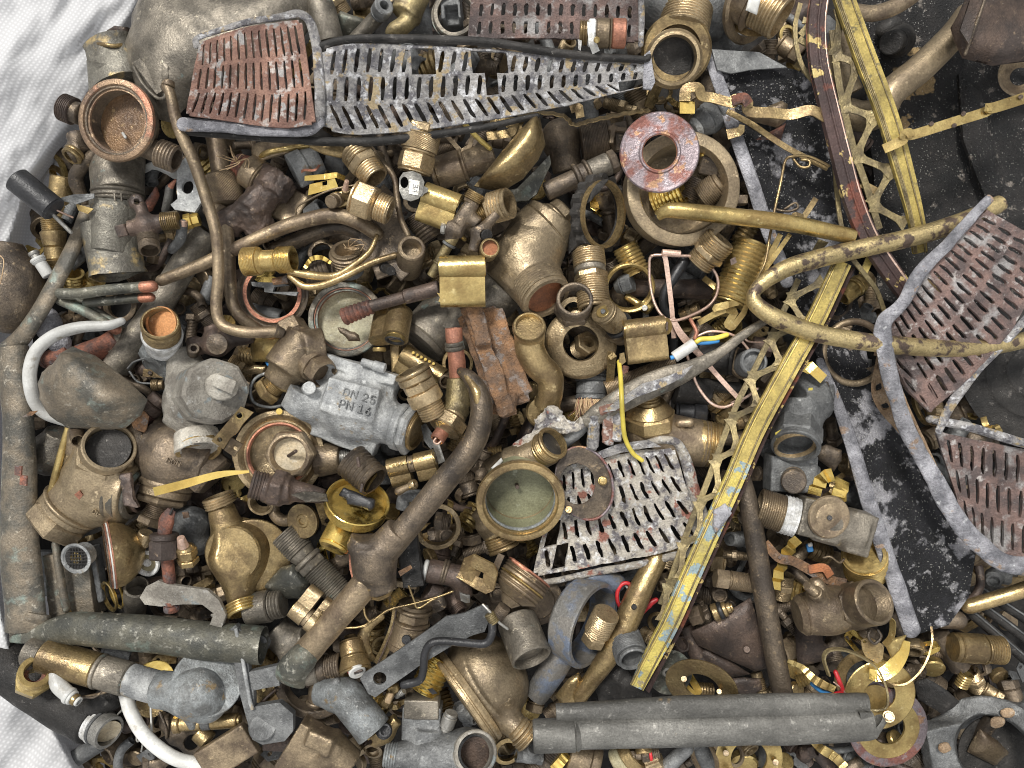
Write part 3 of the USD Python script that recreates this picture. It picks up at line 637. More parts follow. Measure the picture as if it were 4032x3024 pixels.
t.tube([(1005, 480, 60), (1000, 510, 60)], [30, 38], 'brown', 'fork', 'ff'); t.tube([(975, 490, 58), (965, 520, 56), (985, 545, 58)], 12, 'dark', 'fork', 'rr', 8); t.tube([(1630, 1965, 34), (1680, 1980, 30)], [40, 30], 'dark', 'end_piece', 'ff')
t = Thing('bent_rod', 'second brown rod running beside the long forked rod and bending right', 'rod', mat='brown')
t.tube([(1345, 1300, 20), (1362, 1500, 22), (1368, 1700, 24), (1385, 1810, 24), (1440, 1890, 22), (1520, 1950, 16)], 36, 'brown', ends='rr', amp=.6)
t = Thing('knurled_union', 'knurled brown brass union nut on a short pipe, hung with straw', 'pipe union', mat='dark')
t.fit((1275, 790, 0), (1318, 1045, 6), 'c1:56', 'brown', bore=(46, 0)); t.fit((1315, 1040, 8), (1345, 1225, 10), 'n.1:92-104 k.9:108', 'brown'); t.fit((1330, 1205, 10), (1290, 1270, 8), 'h1:96', 'brown')
t = Thing('straw_tuft', 'tuft of pale straw fibres caught on the knurled union', 'straw', mat='straw')
for i in range(16):
    a = rng.uniform(0, 6.28); r_ = rng.uniform(40, 120)
    t.tube([(1400, 960, 28), (1400 + r_ * .5 * math.cos(a) + 20, 955 + r_ * .35 * math.sin(a) - 10, 34), (1390 + r_ * math.cos(a + .6), 960 + r_ * .8 * math.sin(a + .6), 26)], 2.4, 'straw', 'fibre', 'ff', 5)
t = Thing('hose_tail', 'brown hose tail with rusty red end beside the knurled union', 'hose fitting', mat='brown')
t.fit((1400, 960, 12), (1600, 1095, 12), 'n.2:60-70@redrust c.15:75@redrust c.4:102 b.05:106 c.25:94', 'brown', bore=(45, 0))
t = Thing('crusted_elbow', 'black crusted elbow fitting coated in burnt dirt', 'pipe elbow', mat='umber')
t.cast([('c', (1330, 1330, 14), (1500, 1240, 18), 78), ('c', (1500, 1240, 18), (1650, 1060, 16), 88), ('c', (1500, 1250, 18), (1570, 1420, 8), 84), ('h', (1600, 1130, 18), (1670, 1040, 16), 100)], k=5, mat='umber', amp=3.5, freq=90)
t = Thing('zinc_bracket', 'flat grey bracket with an oval hole, between the two long rods', 'bracket', mat='zinc')
t.sheet([(1050, 990, 14), (1130, 900, 10), (1200, 1000, 10), (1215, 1180, 12), (1160, 1260, 14), (1040, 1245, 16), (1015, 1215, 14), (1060, 1180, 14)], 'zinc', th=4, holes=[poly_circle(1118, 1110, 34, 42)], amp=1.5)
t = Thing('white_tube_bit', 'short curved piece of white plastic tube under the open coppery meter cup', 'plastic tube', mat='white')
t.tube([(850, 1010, -20), (920, 985, -14), (990, 1010, -14), (1040, 1040, -18)], 24, 'white', ends='rr')
t = Thing('cable_ends', 'three grey tinned cable ends with red copper tips, right of the trap tube', 'cable ends', mat='slate')
t.tube([(985, 1250, 0), (1000, 1180, 6), (1005, 1120, 10)], [24, 26, 24], 'pipegrey', 'cable', 'rr', 10, amp=.8); t.tube([(1005, 1120, 10), (1040, 1070, 14)], [22, 8], 'copper', 'tip', 'rr', 8, amp=.8)
t.tube([(1020, 1480, 4), (1070, 1420, 12), (1085, 1330, 18)], [28, 32, 28], 'slate', 'cable', 'rr', 10, amp=.8); t.tube([(1088, 1340, 18), (1092, 1310, 20)], [24, 20], 'pink', 'tip', 'ff', 10); t.tube([(880, 1230, -6), (920, 1160, 0), (925, 1120, 2)], [30, 26, 10], 'redrust', 'tip', 'rr', 10)
t = Thing('round_float', 'large rusty brown round float at the left edge, hung with a thread', 'float', mat='dark')
t.cast([('e', (55, 1720, 0), (195, 260, 170), 0), ('c', (60, 1450, 0), (50, 1520, 0), 60)], k=8, mat='dark', h=1.8, amp=1.5, freq=40)
t.tube([(-30, 1500, 30), (20, 1540, 34), (15, 1620, 38), (0, 1690, 38)], 3, 'straw', 'thread', 'ff', 5)
t = Thing('white_plug', 'small white plastic plug with metal tip beside the rusty round float', 'plug', mat='white')
t.fit((195, 1495, 12), (290, 1640, 8), 'b.12:32@steel c.12:28@steel b.1:44 n.1:42-36 c.5:34', 'white', bore=(14, 0))
t = Thing('drop_rod', 'thick grey brown tube lying diagonally between trap tube and half float', 'tube', mat='greyb')
t.tube([(1235, 1370, -12), (1100, 1560, -14), (900, 1880, -14), (690, 2180, -16)], 80, 'greyb', amp=.6, ends='of')
t = Thing('brass_rod', 'bent ochre brass rod with rounded tip, across the thick grey tube', 'rod', mat='ochre')
t.tube([(960, 1665, 18), (1200, 1570, 20), (1500, 1430, 22), (1740, 1330, 24), (1960, 1280, 26), (2100, 1305, 26), (2240, 1390, 20)], [34, 38, 40, 44, 46, 44, 40], 'brown', ends='rr', amp=.6)
t = Thing('dark_rod', 'darker bent rod running under the ochre brass rod', 'rod', mat='dark')
t.tube([(1640, 1480, 6), (1900, 1375, 10), (2030, 1350, 12), (2130, 1390, 8), (2230, 1470, 2)], [46, 44, 40], 'dark', ends='rr', amp=.6)
t = Thing('cover_plate', 'large domed grey brown bronze cover with raised clip, top left', 'cover plate', mat='greyb')
t.sheet([(870, -80, 10), (790, 120, 6), (745, 320, 4), (770, 440, 6), (830, 560, 10), (920, 690, 14), (1010, 720, 20), (1100, 620, 26), (1250, 520, 30), (1750, 300, 26), (1900, 60, 20), (1900, -90, 16)], 'greyb', zc=34, th=4, amp=3, freq=14, power=.6)
t.sheet([(880, 320, 44), (910, 292, 44), (960, 320, 46), (1005, 400, 48), (1000, 460, 46), (970, 490, 44)], 'greyb', 'clip_plate', th=5, zc=2); t.sheet([(790, 370, 38), (830, 345, 40), (960, 480, 46), (975, 530, 46), (930, 560, 44)], 'greyb', 'clip_plate', th=5)
t.tube([(795, 400, 40), (850, 500, 44), (930, 580, 46), (980, 575, 48), (985, 500, 50)], 11, 'greyb', 'clip_wire', 'rr', 8)
t = Thing('brass_lid_edge', 'pale gold lid edge peeping between the forked rod and dark gap', 'lid', mat='gold')
t.ring((1020, 750, 10), (-.4, .5), [(0, 0), (0, 66), (8, 70), (14, 66), (14, 0)], 'gold', 'lid')
t = Thing('side_valve_stub', 'dark little elbow with coppery mouth under the rim of the coppery meter cup', 'elbow', mat='dark')
t.cast([('c', (450, 800, 6), (480, 900, 8), 52), ('c', (480, 890, 8), (415, 920, 10), 56)], k=4, mat='dark'); t.fit((450, 905, 10), (420, 935, 14), 'b.5:62 c.5:60', 'ochre', bore=(0, 40))
# ---------------------------------------------------------------- the three slotted plates of the top
TF()
t = Thing('slotted_grate', 'long slotted grate, red folded flap at left and ashen grey blade, across the top', 'grate', mat='ashgrate')
t.add('red_flap', slot_plate([(430, 92, 78), (520, 62, 80), (600, 48, 80), (652, 42, 78)], [(400, 250, 70), (500, 262, 70), (600, 276, 72), (682, 268, 72)], 3, 14, .34, .86, th=3, rowlean=[-.12, 0, .22], amp=.7, rag=.04, seed=3), 'redgrate')
t.tube([(424, 100, 76), (430, 80, 74), (520, 52, 76), (600, 36, 76), (645, 30, 74), (672, 55, 70), (686, 130, 68), (692, 220, 68), (690, 262, 66)], [6, 6, 7, 9, 10, 10, 10], 'ashgrate', 'rim', 'rr', 12, amp=1.6, flat=[.7, .6])
t.tube([(396, 268, 64), (480, 274, 66), (580, 284, 66), (660, 284, 66), (692, 264, 66)], [13, 11, 10, 10, 10], 'lilac', 'rim', 'rr', 12, amp=1.6, flat=[.6, .6])
t.add('grey_blade', slot_plate([(684, 112, 66), (760, 94, 67), (900, 98, 68), (1060, 106, 68), (1220, 124, 66), (1400, 138, 64)], [(694, 276, 62), (760, 290, 62), (870, 284, 64), (1010, 266, 64), (1200, 232, 62), (1412, 182, 60)], 3, 26, .36, .84, th=2.5, skip=[(0, 7), (0, 8), (0, 12), (0, 13), (0, 14), (1, 13), (2, 25), (2, 24)], rowlean=[.2, .12, -.4], amp=.7, rag=.05, seed=5), 'ashgrate')
t.tube([(690, 100, 66), (760, 84, 68), (900, 84, 70), (1060, 92, 70), (1220, 116, 68), (1380, 128, 66), (1402, 122, 66)], [8, 8, 9, 9, 8, 6], 'char', 'rim', 'rr', 12, amp=.6)
t.tube([(392, 284, 56), (520, 294, 56), (700, 306, 57), (800, 306, 58), (900, 296, 60), (1040, 276, 60), (1160, 250, 60)], [8, 9, 10, 10, 8, 6], 'char', 'rim', 'rr', 12, amp=.6)
t.sheet([(1392, 118, 66), (1404, 108, 68), (1416, 176, 62), (1408, 192, 60), (1390, 190, 61)], 'lilac', 'torn_end', th=3, amp=1.2)
t = Thing('brown_grate', 'short red brown slotted grate at the top edge, behind the long grey blade', 'grate', mat='browngrate')
t.add('slotted_plate', slot_plate([(1020, -40, 52), (1130, -42, 54), (1260, -40, 54), (1384, -36, 52)], [(1010, 84, 50), (1130, 82, 52), (1260, 84, 52), (1382, 92, 50)], 3, 14, .34, .68, th=3, amp=.9, rag=.1, seed=8), 'browngrate')
t.tube([(1384, -30, 52), (1386, 30, 54), (1384, 96, 50)], [6, 7, 6], 'ashgrate', 'rim', 'rr', 10, amp=.8)
# ================================================================ upper middle
T(2)
t = Thing('grey_pipe', 'grey pipe standing down from the top edge, right of the red grate flap', 'pipe', mat='greyb')
t.tube([(340, -120, 20), (400, 60, 24), (450, 250, 20)], [74, 84, 84], 'greyb', ends='ff', amp=.6)
t = Thing('hollow_spindle', 'grey tube with a small hollow end near the top edge', 'tube', mat='slate')
t.tube([(600, 240, 10), (690, 145, 16), (745, 85, 22)], 44, 'greyb', ends='ff'); t.fit((735, 95, 20), (775, 30, 36), 'n.4:46-58 c.6:58', 'slate', bore=(0, 28))
t = Thing('flattened_bar', 'flattened olive bronze bar with blunt round end at the top edge', 'bar', mat='olive')
t.cast([('c', (1000, -130, 22), (900, 90, 26), 92, 88), ('e', (865, 165, 28), (90, 45, 60), 25)], k=12, mat='olive', h=1.4, amp=1)
t = Thing('verdigris_lump', 'grey green flattened sheet lump behind the hollow grey tube', 'sheet metal', mat='green')
t.sheet([(460, 120, 0), (520, 60, 6), (640, 110, 6), (680, 160, 2), (600, 240, -4), (480, 240, -4)], 'green', zc=10, amp=4); t.sheet([(900, 60, 0), (1050, 0, 4), (1060, 210, 0), (800, 215, -6)], 'slate', zc=6, amp=4, part='scrap_fold')
t = Thing('collar_ring', 'grey brown split collar ring with a square tube inside, at the top edge', 'collar', mat='greyb')
t.ring((1195, 80, 46), (0, .1), [(-60, 130), (0, 136), (10, 128), (10, 108), (-60, 104)], 'greyb', amp=1); t.cast([('b', (1175, 90, 30), (110, 130, 200), 6)], [('b', (1175, 80, 44), (80, 95, 160), 6)], k=2, mat='slate', part='square_tube', amp=.8); t.ring((1195, 80, 46), (0, .1), [(-64, 142), (-40, 146), (-40, 138), (-64, 136)], 'greyb', 'bead')
t = Thing('knurled_coupling', 'large tan brass hex coupling with knurled band, standing above the key', 'coupling', mat='tan')
t.fit((1015, 735, 52), (950, 1025, 46), 'h.2:108 b.04:112 k.3:108 c.06:100 h.36:112 c.04:100', 'tan', bore=(80, 80), roll=.1)
t = Thing('hex_nipple', 'tan brass hex nipple with threads on both ends, left of the key', 'hex nipple', mat='tan')
t.fit((590, 890, 46), (725, 1060, 52), 'c.06:84 t.3:94 h.24:104 t.36:84 c.04:80', 'tan', bore=(60, 66), roll=.6, pitch=15)
t = Thing('male_adaptor', 'tan brass adaptor with wide hex and narrow threaded end, below the tan hex nipple', 'pipe adaptor', mat='tan')
t.fit((590, 1165, 52), (810, 1255, 52), 'c.06:100 h.5:114 n.08:100-76 t.34:86 c.02:78', 'tan', bore=(80, 54), pitch=16, roll=.75)
# lever casting with ring end
t = Thing('lever_casting', 'bronze lever casting with two raised arms and a hollow ring boss, mid left', 'lever', mat='brown')
t.sheet([(560, 1400, 10), (640, 1240, 16), (770, 1090, 22), (860, 1190, 26), (905, 1400, 28), (880, 1520, 26), (720, 1570, 22), (560, 1610, 18), (640, 1500, 14)], 'dark', 'web', th=8, amp=.8)
t.tube([(350, 850, 34), (430, 880, 36), (520, 905, 34)], [30, 34, 30], 'ochre', 'arm', 'rr', 12, flat=[.6, .6]); t.tube([(440, 845, 28), (560, 820, 32), (660, 850, 34), (760, 960, 36), (830, 1050, 36), (850, 1170, 36), (870, 1290, 36), (915, 1395, 36)], [16, 18, 18, 18, 18], 'brown', 'edge_rib', 'rr', 10)
t.tube([(730, 1400, 30), (690, 1490, 32), (600, 1570, 32), (480, 1640, 32), (340, 1635, 36), (205, 1612, 38)], [13, 17, 20, 24, 26, 18], 'ochre', 'edge_rib', 'rr', 10); t.tube([(215, 1640, 34), (300, 1700, 34), (420, 1690, 34), (560, 1630, 34), (700, 1560, 34), (840, 1515, 34)], [20, 22, 22, 20, 18], 'ochre', 'edge_rib', 'rr', 10)
t.fit((915, 1600, 10), (938, 1470, 50), 'c1:80', 'brown', bore=(0, 58), depth=(1, 2.4)); t.cast([('b', (850, 1590, 28), (70, 150, 26), 42), ('b', (770, 1600, 16), (110, 90, 30), 20)], k=3, mat='dark', part='bracket')
t.fit((775, 1585, 24), (815, 1610, 44), 'c.3:34 h.7:30', 'char')
for q in ((835, 1625), (880, 1565)): t.fit((q[0], q[1], 34), (q[0], q[1], 38), 'c1:12', 'char')
t = Thing('key', 'small nickel key with a round hole, pushed into the brass lock cylinder', 'key', mat='nickel')
t.sheet([(862, 1060, 62), (885, 1025, 62), (940, 1015, 62), (990, 1035, 62), (1012, 1080, 62), (1005, 1115, 62), (1000, 1150, 62), (975, 1180, 62), (930, 1195, 62), (885, 1180, 62), (862, 1130, 62)], 'nickel', 'bow', th=1.6, holes=[poly_circle(893, 1083, 24, 34)]); t.sheet([(1000, 1100, 62), (1035, 1118, 61), (1030, 1140, 61), (1010, 1150, 61), (995, 1170, 61), (985, 1140, 62)], 'nickel', 'blade', th=1.5); t.sheet([(925, 1065, 62.6), (985, 1075, 62.6), (975, 1160, 62.6), (920, 1150, 62.6)], 'steel', 'badge', th=.5).sub('bow')
t.text('VE', (967, 1148, 62.4), 30, -80, 'slate', depth=.6).sub('bow')
t = Thing('lock_cylinder', 'gold brass profile lock cylinder with the nickel key in its plug', 'lock cylinder', mat='gold')
t.euro((1010, 1150, 46), (1215, 1225, 46), 72, 165, (-.35, .93, -.1), 'gold', slot=False)
t.tube([(1190, 1175, 50), (1215, 1215, 52), (1205, 1260, 52)], 8, 'char', 'wire', 'rr', 6)
t = Thing('gas_tap', 'small dark bronze gas tap with threaded top and cross handle, on the big Y valve', 'gas tap', mat='dark')
t.cast([('c', (1300, 1200, 62), (1215, 1330, 60), 40), ('c', (1240, 1260, 60), (1330, 1330, 60), 38), ('c', (1150, 1350, 56), (1240, 1370, 58), 40), ('c', (1210, 1340, 58), (1165, 1430, 52), 34)], k=4, mat='dark', h=.9)
t.fit((1285, 1210, 62), (1320, 1140, 64), 'h.3:48@brown t.7:52@ochre', 'ochre', bore=(0, 30)); t.fit((1190, 1395, 54), (1050, 1640, 44), 'c.2:36 c.06:42@slate c.4:30 b.04:34 c.3:26', 'olive')
t.cast([('c', (1330, 1390, 62), (1440, 1270, 62), 26), ('c', (1330, 1370, 62), (1300, 1490, 60), 28), ('c', (1340, 1350, 62), (1370, 1420, 62), 52)], [('c', (1365, 1395, 40), (1385, 1400, 90), 36)], k=5, mat='dark', part='cross_handle', h=.9); t.fit((1355, 1390, 58), (1385, 1398, 68), 'c1:36', 'char')
t.fit((1110, 1355, 56), (1160, 1362, 56), 'h.5:34 c.5:30', 'steel'); t.tube([(1230, 1400, 52), (1250, 1420, 50)], 14, 'gold', 'screw', 'rr', 8)
t = Thing('cap_nut', 'tan brass screwed cap with round closed face, right of the gas tap', 'cap', mat='tan')
t.fit((1330, 1270, 48), (1400, 1230, 50), 't.6:62 h.4:80', 'ochre'); t.fit((1400, 1240, 50), (1520, 1205, 60), 'h.2:96 t.6:95 c.2:92', 'tan', bore=(0, 72), depth=(1, .35), pitch=17)
t = Thing('rusty_socket', 'short brass socket with rusty orange inside on the big Y valve', 'socket', mat='ochre')
t.fit((1385, 1500, 48), (1402, 1470, 70), 'c1:58', 'ochre', bore=(0, 46), depth=(1, 2)); t.ring((1402, 1472, 66), (.1, -.1), [(-2, 0), (-2, 45), (0, 45), (0, 0)], 'orangein', 'scale')
t = Thing('lock_cylinder', 'yellow brass profile lock cylinder lying on the big Y valve', 'lock cylinder', mat='gold')
t.euro((1105, 1590, 62), (1372, 1588, 62), 72, 235, (0.04, 1, -.15), 'gold', slot=False); t.sheet([(1085, 1738, 58), (1115, 1745, 58), (1115, 1800, 56), (1095, 1790, 56), (1105, 1765, 57)], 'gold', 'latch_lug', th=6)
t = Thing('bell_shell', 'half bell of brown brass with straight cut edge, under the long grey blade', 'bell', mat='ochre')
t.sheet([(1310, 1105, 44), (1460, 920, 46), (1600, 750, 46), (1690, 662, 44), (1712, 770, 46), (1732, 860, 46), (1690, 950, 46), (1600, 1060, 44), (1500, 1120, 42), (1400, 1125, 42)], 'ochre', zc=26, th=3, power=.55, amp=.6); t.sheet([(1400, 1140, 30), (1560, 1120, 32), (1680, 1000, 32), (1755, 920, 32), (1765, 970, 30), (1680, 1150, 26), (1630, 1190, 26), (1500, 1200, 26)], 'green', 'flange', th=4)
t = Thing('pipe_socket', 'brown copper pipe socket lying behind the key, left of the bell', 'socket', mat='brown')
t.fit((1060, 1040, 16), (1430, 920, 20), 'c.06:106 c.4:98 b.05:100 c.45:82', 'brown', bore=(80, 0))
t = Thing('zinc_elbow', 'pale grey zinc pipe end behind the tan hex nipple', 'pipe end', mat='zinc')
t.fit((390, 945, 10), (230, 1020, 16), 'n.5:80-95 c.5:105', 'zinc'); t.fit((440, 940, 0), (560, 980, 0), 'c1:70', 'slate')
t = Thing('contact_clip', 'thin gold contact clip with a square hole, left of the male adaptor', 'clip', mat='shine')
t.ribbon([(300, 1060, 26), (420, 1050, 34), (490, 1040, 32), (540, 1060, 28)], [30, 34, 30], 'shine', sharp=True); t.sheet([(330, 1095, 26), (480, 1060, 32), (500, 1110, 30), (450, 1125, 28), (320, 1160, 22)], 'shine', 'plate', th=.8, holes=[[(410, 1085), (440, 1080), (440, 1102), (410, 1106)]]); t.ribbon([(270, 1030, 26), (300, 1010, 30), (360, 1010, 32), (390, 980, 30)], 14, 'copper', 'spring')
t = Thing('screw_terminal', 'brass screw terminal with slotted head and pink copper stub', 'terminal', mat='ochre')
t.fit((500, 1180, 28), (455, 1200, 40), 'c.5:44 c.5:40', 'brown'); t.fit((545, 1165, 30), (545, 1125, 44), 'c1:24', 'ochre'); t.tube([(540, 1130, 42), (552, 1075, 50)], [20, 14], 'pink', 'stub', 'ff', 8, amp=.6); t.cast([('b', (540, 1180, 24), (110, 90, 40), 20)], k=2, mat='ochre')
t = Thing('wire_loop', 'thin bronze wire loop in front of the male adaptor', 'wire', mat='brown')
t.tube([(590, 1100, 34), (450, 1130, 36), (320, 1190, 32), (250, 1240, 28), (265, 1320, 22)], 6, 'brown', 'wire', 'rr', 6)
t = Thing('clip_lever', 'dark oval brass lever plate with gold screw below the red flap', 'lever plate', mat='ochre')
t.cast([('c', (70, 890, 20), (320, 850, 20), 52, 40), ('c', (70, 905, 26), (70, 905, 30), 50)], [('b', (190, 870, 40), (420, 200, 60), 0)], k=3, mat='brown') if False else t.tube([(30, 905, 16), (150, 870, 18), (330, 850, 14)], [46, 44, 30], 'brown', 'plate', 'rr', 14, flat=[.4, .4]); t.tube([(40, 930, 16), (100, 900, 22), (320, 862, 18)], 18, 'gold', 'edge', 'rr', 8); t.fit((235, 880, 14), (240, 960, -10), 't1:30', 'gold')
t = Thing('copper_nipple', 'coppery threaded ring nipple with a wisp of hemp, beside the lever casting', 'nipple', mat='copper')
t.fit((575, 1620, 0), (545, 1480, 20), 'c.3:80@slate t.6:104 c.1:92', 'brown', bore=(0, 66), pitch=18)
for i in range(9): a = rng.uniform(0, 6.28); t.tube([(560, 1470, 22), (590 + 60 * math.cos(a), 1450 + 30 * math.sin(a), 34), (600 + 70 * math.cos(a + 1), 1455 + 40 * math.sin(a + 1), 28)], 2.2, 'straw', 'fibre', 'ff', 5)
t = Thing('brass_double_nipple', 'shiny yellow double threaded nipple with a dark open mouth, left of the lever', 'nipple', mat='gold')
t.fit((-55, 1555, 34), (235, 1540, 40), 't.3:86 n.08:80-66 c.26:64 n.06:66-74 t.3:80', 'gold', bore=(60, 62), pitch=9)
t = Thing('torn_sleeve', 'small dark threaded sleeve with a bright torn brass edge', 'sleeve', mat='dark')
t.fit((320, 1640, 14), (450, 1590, 16), 'w1:66', 'dark', bore=(50, 50)); t.ribbon([(305, 1590, 26), (340, 1540, 30), (400, 1530, 30), (455, 1560, 26)], [22, 30, 20], 'shine', 'torn_edge', wig=1, wn=9)
t = Thing('crusted_block', 'square brown brass block below the crusted elbow', 'block', mat='brown')
t.cast([('b', (230, 1240, -4), (150, 200, 130), -28)], k=2, mat='brown', amp=.6); t.fit((330, 1290, 0), (410, 1230, 6), 'c1:60', 'slate', bore=(0, 44))
t = Thing('long_coupling', 'tall dark bronze ribbed sleeve below the gold lock with the key', 'sleeve', mat='dark')
t.fit((960, 1270, 4), (1060, 1420, 0), 't.5:80 w.5:78', 'dark', bore=(50, 60))
# big Y strainer
t = Thing('y_valve', 'big bronze Y valve body with hex cap and threaded rust red mouth, in the middle', 'valve body', mat='bronze')
t.cast([('c', (1780, 1290, 14), (1500, 1700, 14), 165, 160), ('s', (1640, 1500, 16), 190), ('c', (1560, 1560, 18), (1710, 1720, 30), 160), ('c', (1500, 1420, 14), (1640, 1560, 14), 150, 170)], k=9, mat='bronze', h=1.6, amp=.6); t.cast([('c', (1480, 1700, 6), (1200, 1980, -4), 150, 150)], mat='greyb', part='rear_limb', h=1.6, amp=.6)
t.fit((1640, 1440, 14), (1850, 1240, 14), 'c.45:178 n.08:178-120 o.2:124 c.05:100 o.2:96', 'bronze', roll=.1)
t.fit((1650, 1650, 26), (1740, 1775, 42), 'c.2:158 t.65:160 c.15:156', 'bronze', bore=(0, 122), pitch=17, depth=(1, 2.0)); t.ring((1722, 1750, 38), (.5, .62, .7), [(-2, 0), (-2, 118), (0, 118), (0, 0)], 'orangein', 'scale')
t.fit((1240, 1940, -4), (1180, 2000, -4), 'c1:150', 'greyb', bore=(0, 136))
t = Thing('fold_clips', 'flat brass hooks and clips hanging below the grey blade', 'clips', mat='ochre')
t.ribbon([(1380, 810, 34), (1530, 790, 36), (1550, 720, 38), (1400, 735, 40)], 50, 'ochre', sharp=True); t.ribbon([(1600, 690, 30), (1560, 760, 34), (1620, 800, 34)], 44, 'ochre', sharp=True); t.tube([(1250, 735, 40), (1330, 820, 38), (1400, 880, 34)], 15, 'yellow', 'rod', 'rr', 8); t.ribbon([(1140, 800, 26), (1230, 900, 24), (1280, 870, 24), (1300, 800, 26)], 26, 'brown', sharp=True)
# ================================================================ upper right of the middle
T(3)
t = Thing('taped_valve', 'small copper brown valve stub wrapped in torn white tape, on the brown grate', 'valve', mat='brown')
t.fit((425, 195, 66), (700, 200, 68), 't.18:72@ochre c.16:78@tape c.3:84 b.04:90 c.3:84@copper', 'brown', bore=(50, 60), pitch=16)
t.sheet([(470, 120, 80), (500, 130, 80), (515, 230, 80), (540, 300, 74), (500, 320, 70), (480, 260, 78)], 'tape', 'tape_end', th=.6, amp=2); t.sheet([(415, 230, 74), (440, 240, 74), (432, 300, 70), (418, 290, 70)], 'tape', 'tape_end', th=.6, amp=1); t.fit((525, 235, 80), (528, 238, 83), 'c1:18', 'gold')
t = Thing('meter_union', 'wide yellow brass union ring with open threaded mouth, right of the grey blade', 'union', mat='ochre')
t.fit((1068, 50, 28), (1040, 190, 32), 't1:150', 'tan', bore=(0, 0), pitch=16); t.ring((1000, 300, 36), (-.12, .30), [(-30, 190), (-20, 205), (14, 205), (26, 190), (26, 140), (-30, 140)], 'ochre', 'union_ring')
t.ring((985, 350, 48), (-.12, .34), [(-60, 160), (-30, 168), (-25, 162), (-15, 170), (-10, 163), (0, 168), (8, 160), (26, 150), (28, 132), (-110, 122), (-112, 1), (-120, 1), (-120, 150)], 'tan', 'mouth'); t.ring((985, 350, 48), (-.12, .34), [(-104, 0), (-104, 124), (-60, 131), (-58, 126), (-98, 116), (-100, 0)], 'char', 'dirt')
t = Thing('grey_meter_elbow', 'large grey zinc elbow with a flange behind the yellow union ring', 'elbow', mat='zinc')
t.cast([('c', (850, -60, 14), (1050, 60, 14), 180), ('c', (1050, 40, 10), (1270, 60, 6), 190, 170), ('c', (1180, 40, 10), (1180, -140, 0), 180)], k=8, mat='slate', h=1.7); t.ring((1250, 190, -6), (.1, .1), [(-14, 0), (-14, 165), (0, 175), (10, 172), (14, 160), (16, 0)], 'slate', 'flange')
t = Thing('threaded_pipe_end', 'wide brass threaded pipe end leaning at the top edge, left of the dark handrail', 'pipe end', mat='tan')
t.fit((1390, -30, 40), (1630, 110, 50), 'c.3:150@brown b.08:170@brown t.55:130', 'tan', bore=(0, 108), pitch=19, depth=(1, 1.8)); t.ring((1430, 40, 30), (.6, .5, .7), [(-20, 200), (10, 210), (30, 200), (30, 160), (-20, 160)], 'brown', 'collar')
t.sheet([(1430, -10, 76), (1500, 0, 74), (1478, 88, 74), (1412, 60, 76)], 'white', 'paper_label', th=.5, zc=2); t.ribbon([(1330, 150, 30), (1430, 195, 34), (1560, 190, 34)], 40, 'ochre', 'band', n=6)
t = Thing('copper_washer', 'purple red tarnished copper washer lying on the rim of the bronze cup ring', 'washer', mat='purple')
t.ring((900, 905, 62), (-.05, .12), [(-8, 108), (6, 104), (12, 108), (12, 118), (4, 126), (3, 205), (8, 214), (8, 228), (0, 236), (-10, 234), (-8, 200)], 'purple', 'washer', amp=.5); t.ring((900, 905, 61), (-.05, .12), [(8, 100), (13, 104), (13, 112), (4, 112), (-8, 110), (-8, 102)], 'copper', 'inner_lip')
t = Thing('cup_ring', 'heavy brown bronze cup ring with thick rim, holding smaller threaded fittings', 'valve body', mat='brown')
t.ring((1045, 1120, 40), (.02, .10), [(-330, 180), (-320, 260), (-250, 285), (-230, 330), (-60, 336), (-8, 338), (0, 325), (0, 268), (-10, 262), (-270, 240), (-280, 1), (-330, 1)], 'bronze', 'cup', amp=.5); t.cast([('b', (905, 1400, 14), (60, 90, 60), 0)], k=2, mat='brown', part='lug', h=1); t.cast([('b', (1380, 1190, 14), (70, 50, 60), 0)], k=2, mat='brown', part='lug', h=1)
t = Thing('brown_plug', 'square brown plug lying inside the bronze cup ring', 'plug', mat='dark')
t.fit((1145, 960, 20), (1290, 990, 24), 'q.8:80 q.2:82', 'dark', roll=.6); t.tube([(1130, 915, 26), (1155, 920, 30)], 12, 'shine', 'screw', 'rr', 8)
t = Thing('cup_nipple', 'brown threaded nipple inside the bronze cup ring, right one', 'nipple', mat='brown')
t.fit((1150, 1170, 12), (1270, 1080, 22), 't.8:80 c.2:72', 'brown', bore=(0, 0), pitch=11)
t = Thing('cup_nipple', 'darker threaded nipple inside the bronze cup ring, below the copper washer', 'nipple', mat='dark')
t.fit((1060, 1190, 4), (1130, 1060, 10), 't1:62', 'dark', bore=(0, 46), pitch=11)
t = Thing('cup_spring', 'bright gold corrugated bulb sleeve inside the bronze cup ring', 'bulb sleeve', mat='shine')
t.fit((870, 1205, 6), (1040, 1130, 20), 'w1:78', 'shine', bore=(0, 60))
t = Thing('gear_ring', 'tilted gear ring with tar black teeth and brass inner lip', 'gear ring', mat='char')
t.ring((560, 1270, 26), (.75, .15, .75), [(-50, 225, 'g'), (10, 225, 'g'), (10, 190), (-50, 190)], 'char', 'toothed_rim', 64, roll=.2); t.ring((568, 1272, 30), (.75, .15, .75), [(-40, 196), (12, 200), (12, 182), (-40, 182)], 'ochre', 'inner_lip')
t.sheet([(400, 1130, 34), (470, 1080, 40), (600, 1060, 40), (560, 1110, 44), (460, 1190, 46), (430, 1290, 42), (440, 1440, 30), (370, 1500, 24), (355, 1380, 26), (375, 1240, 32)], 'char', 'tar', th=6, zc=5, amp=4, freq=70)
t = Thing('stepped_pipe', 'stepped dark brass tube fitting, right of the half bell', 'pipe fitting', mat='dark')
t.fit((225, 1140, 22), (645, 950, 24), 'c.42:56 b.05:86 c.1:70 b.04:84 c.28:68@greyb h.1:70', 'dark', bore=(46, 40))
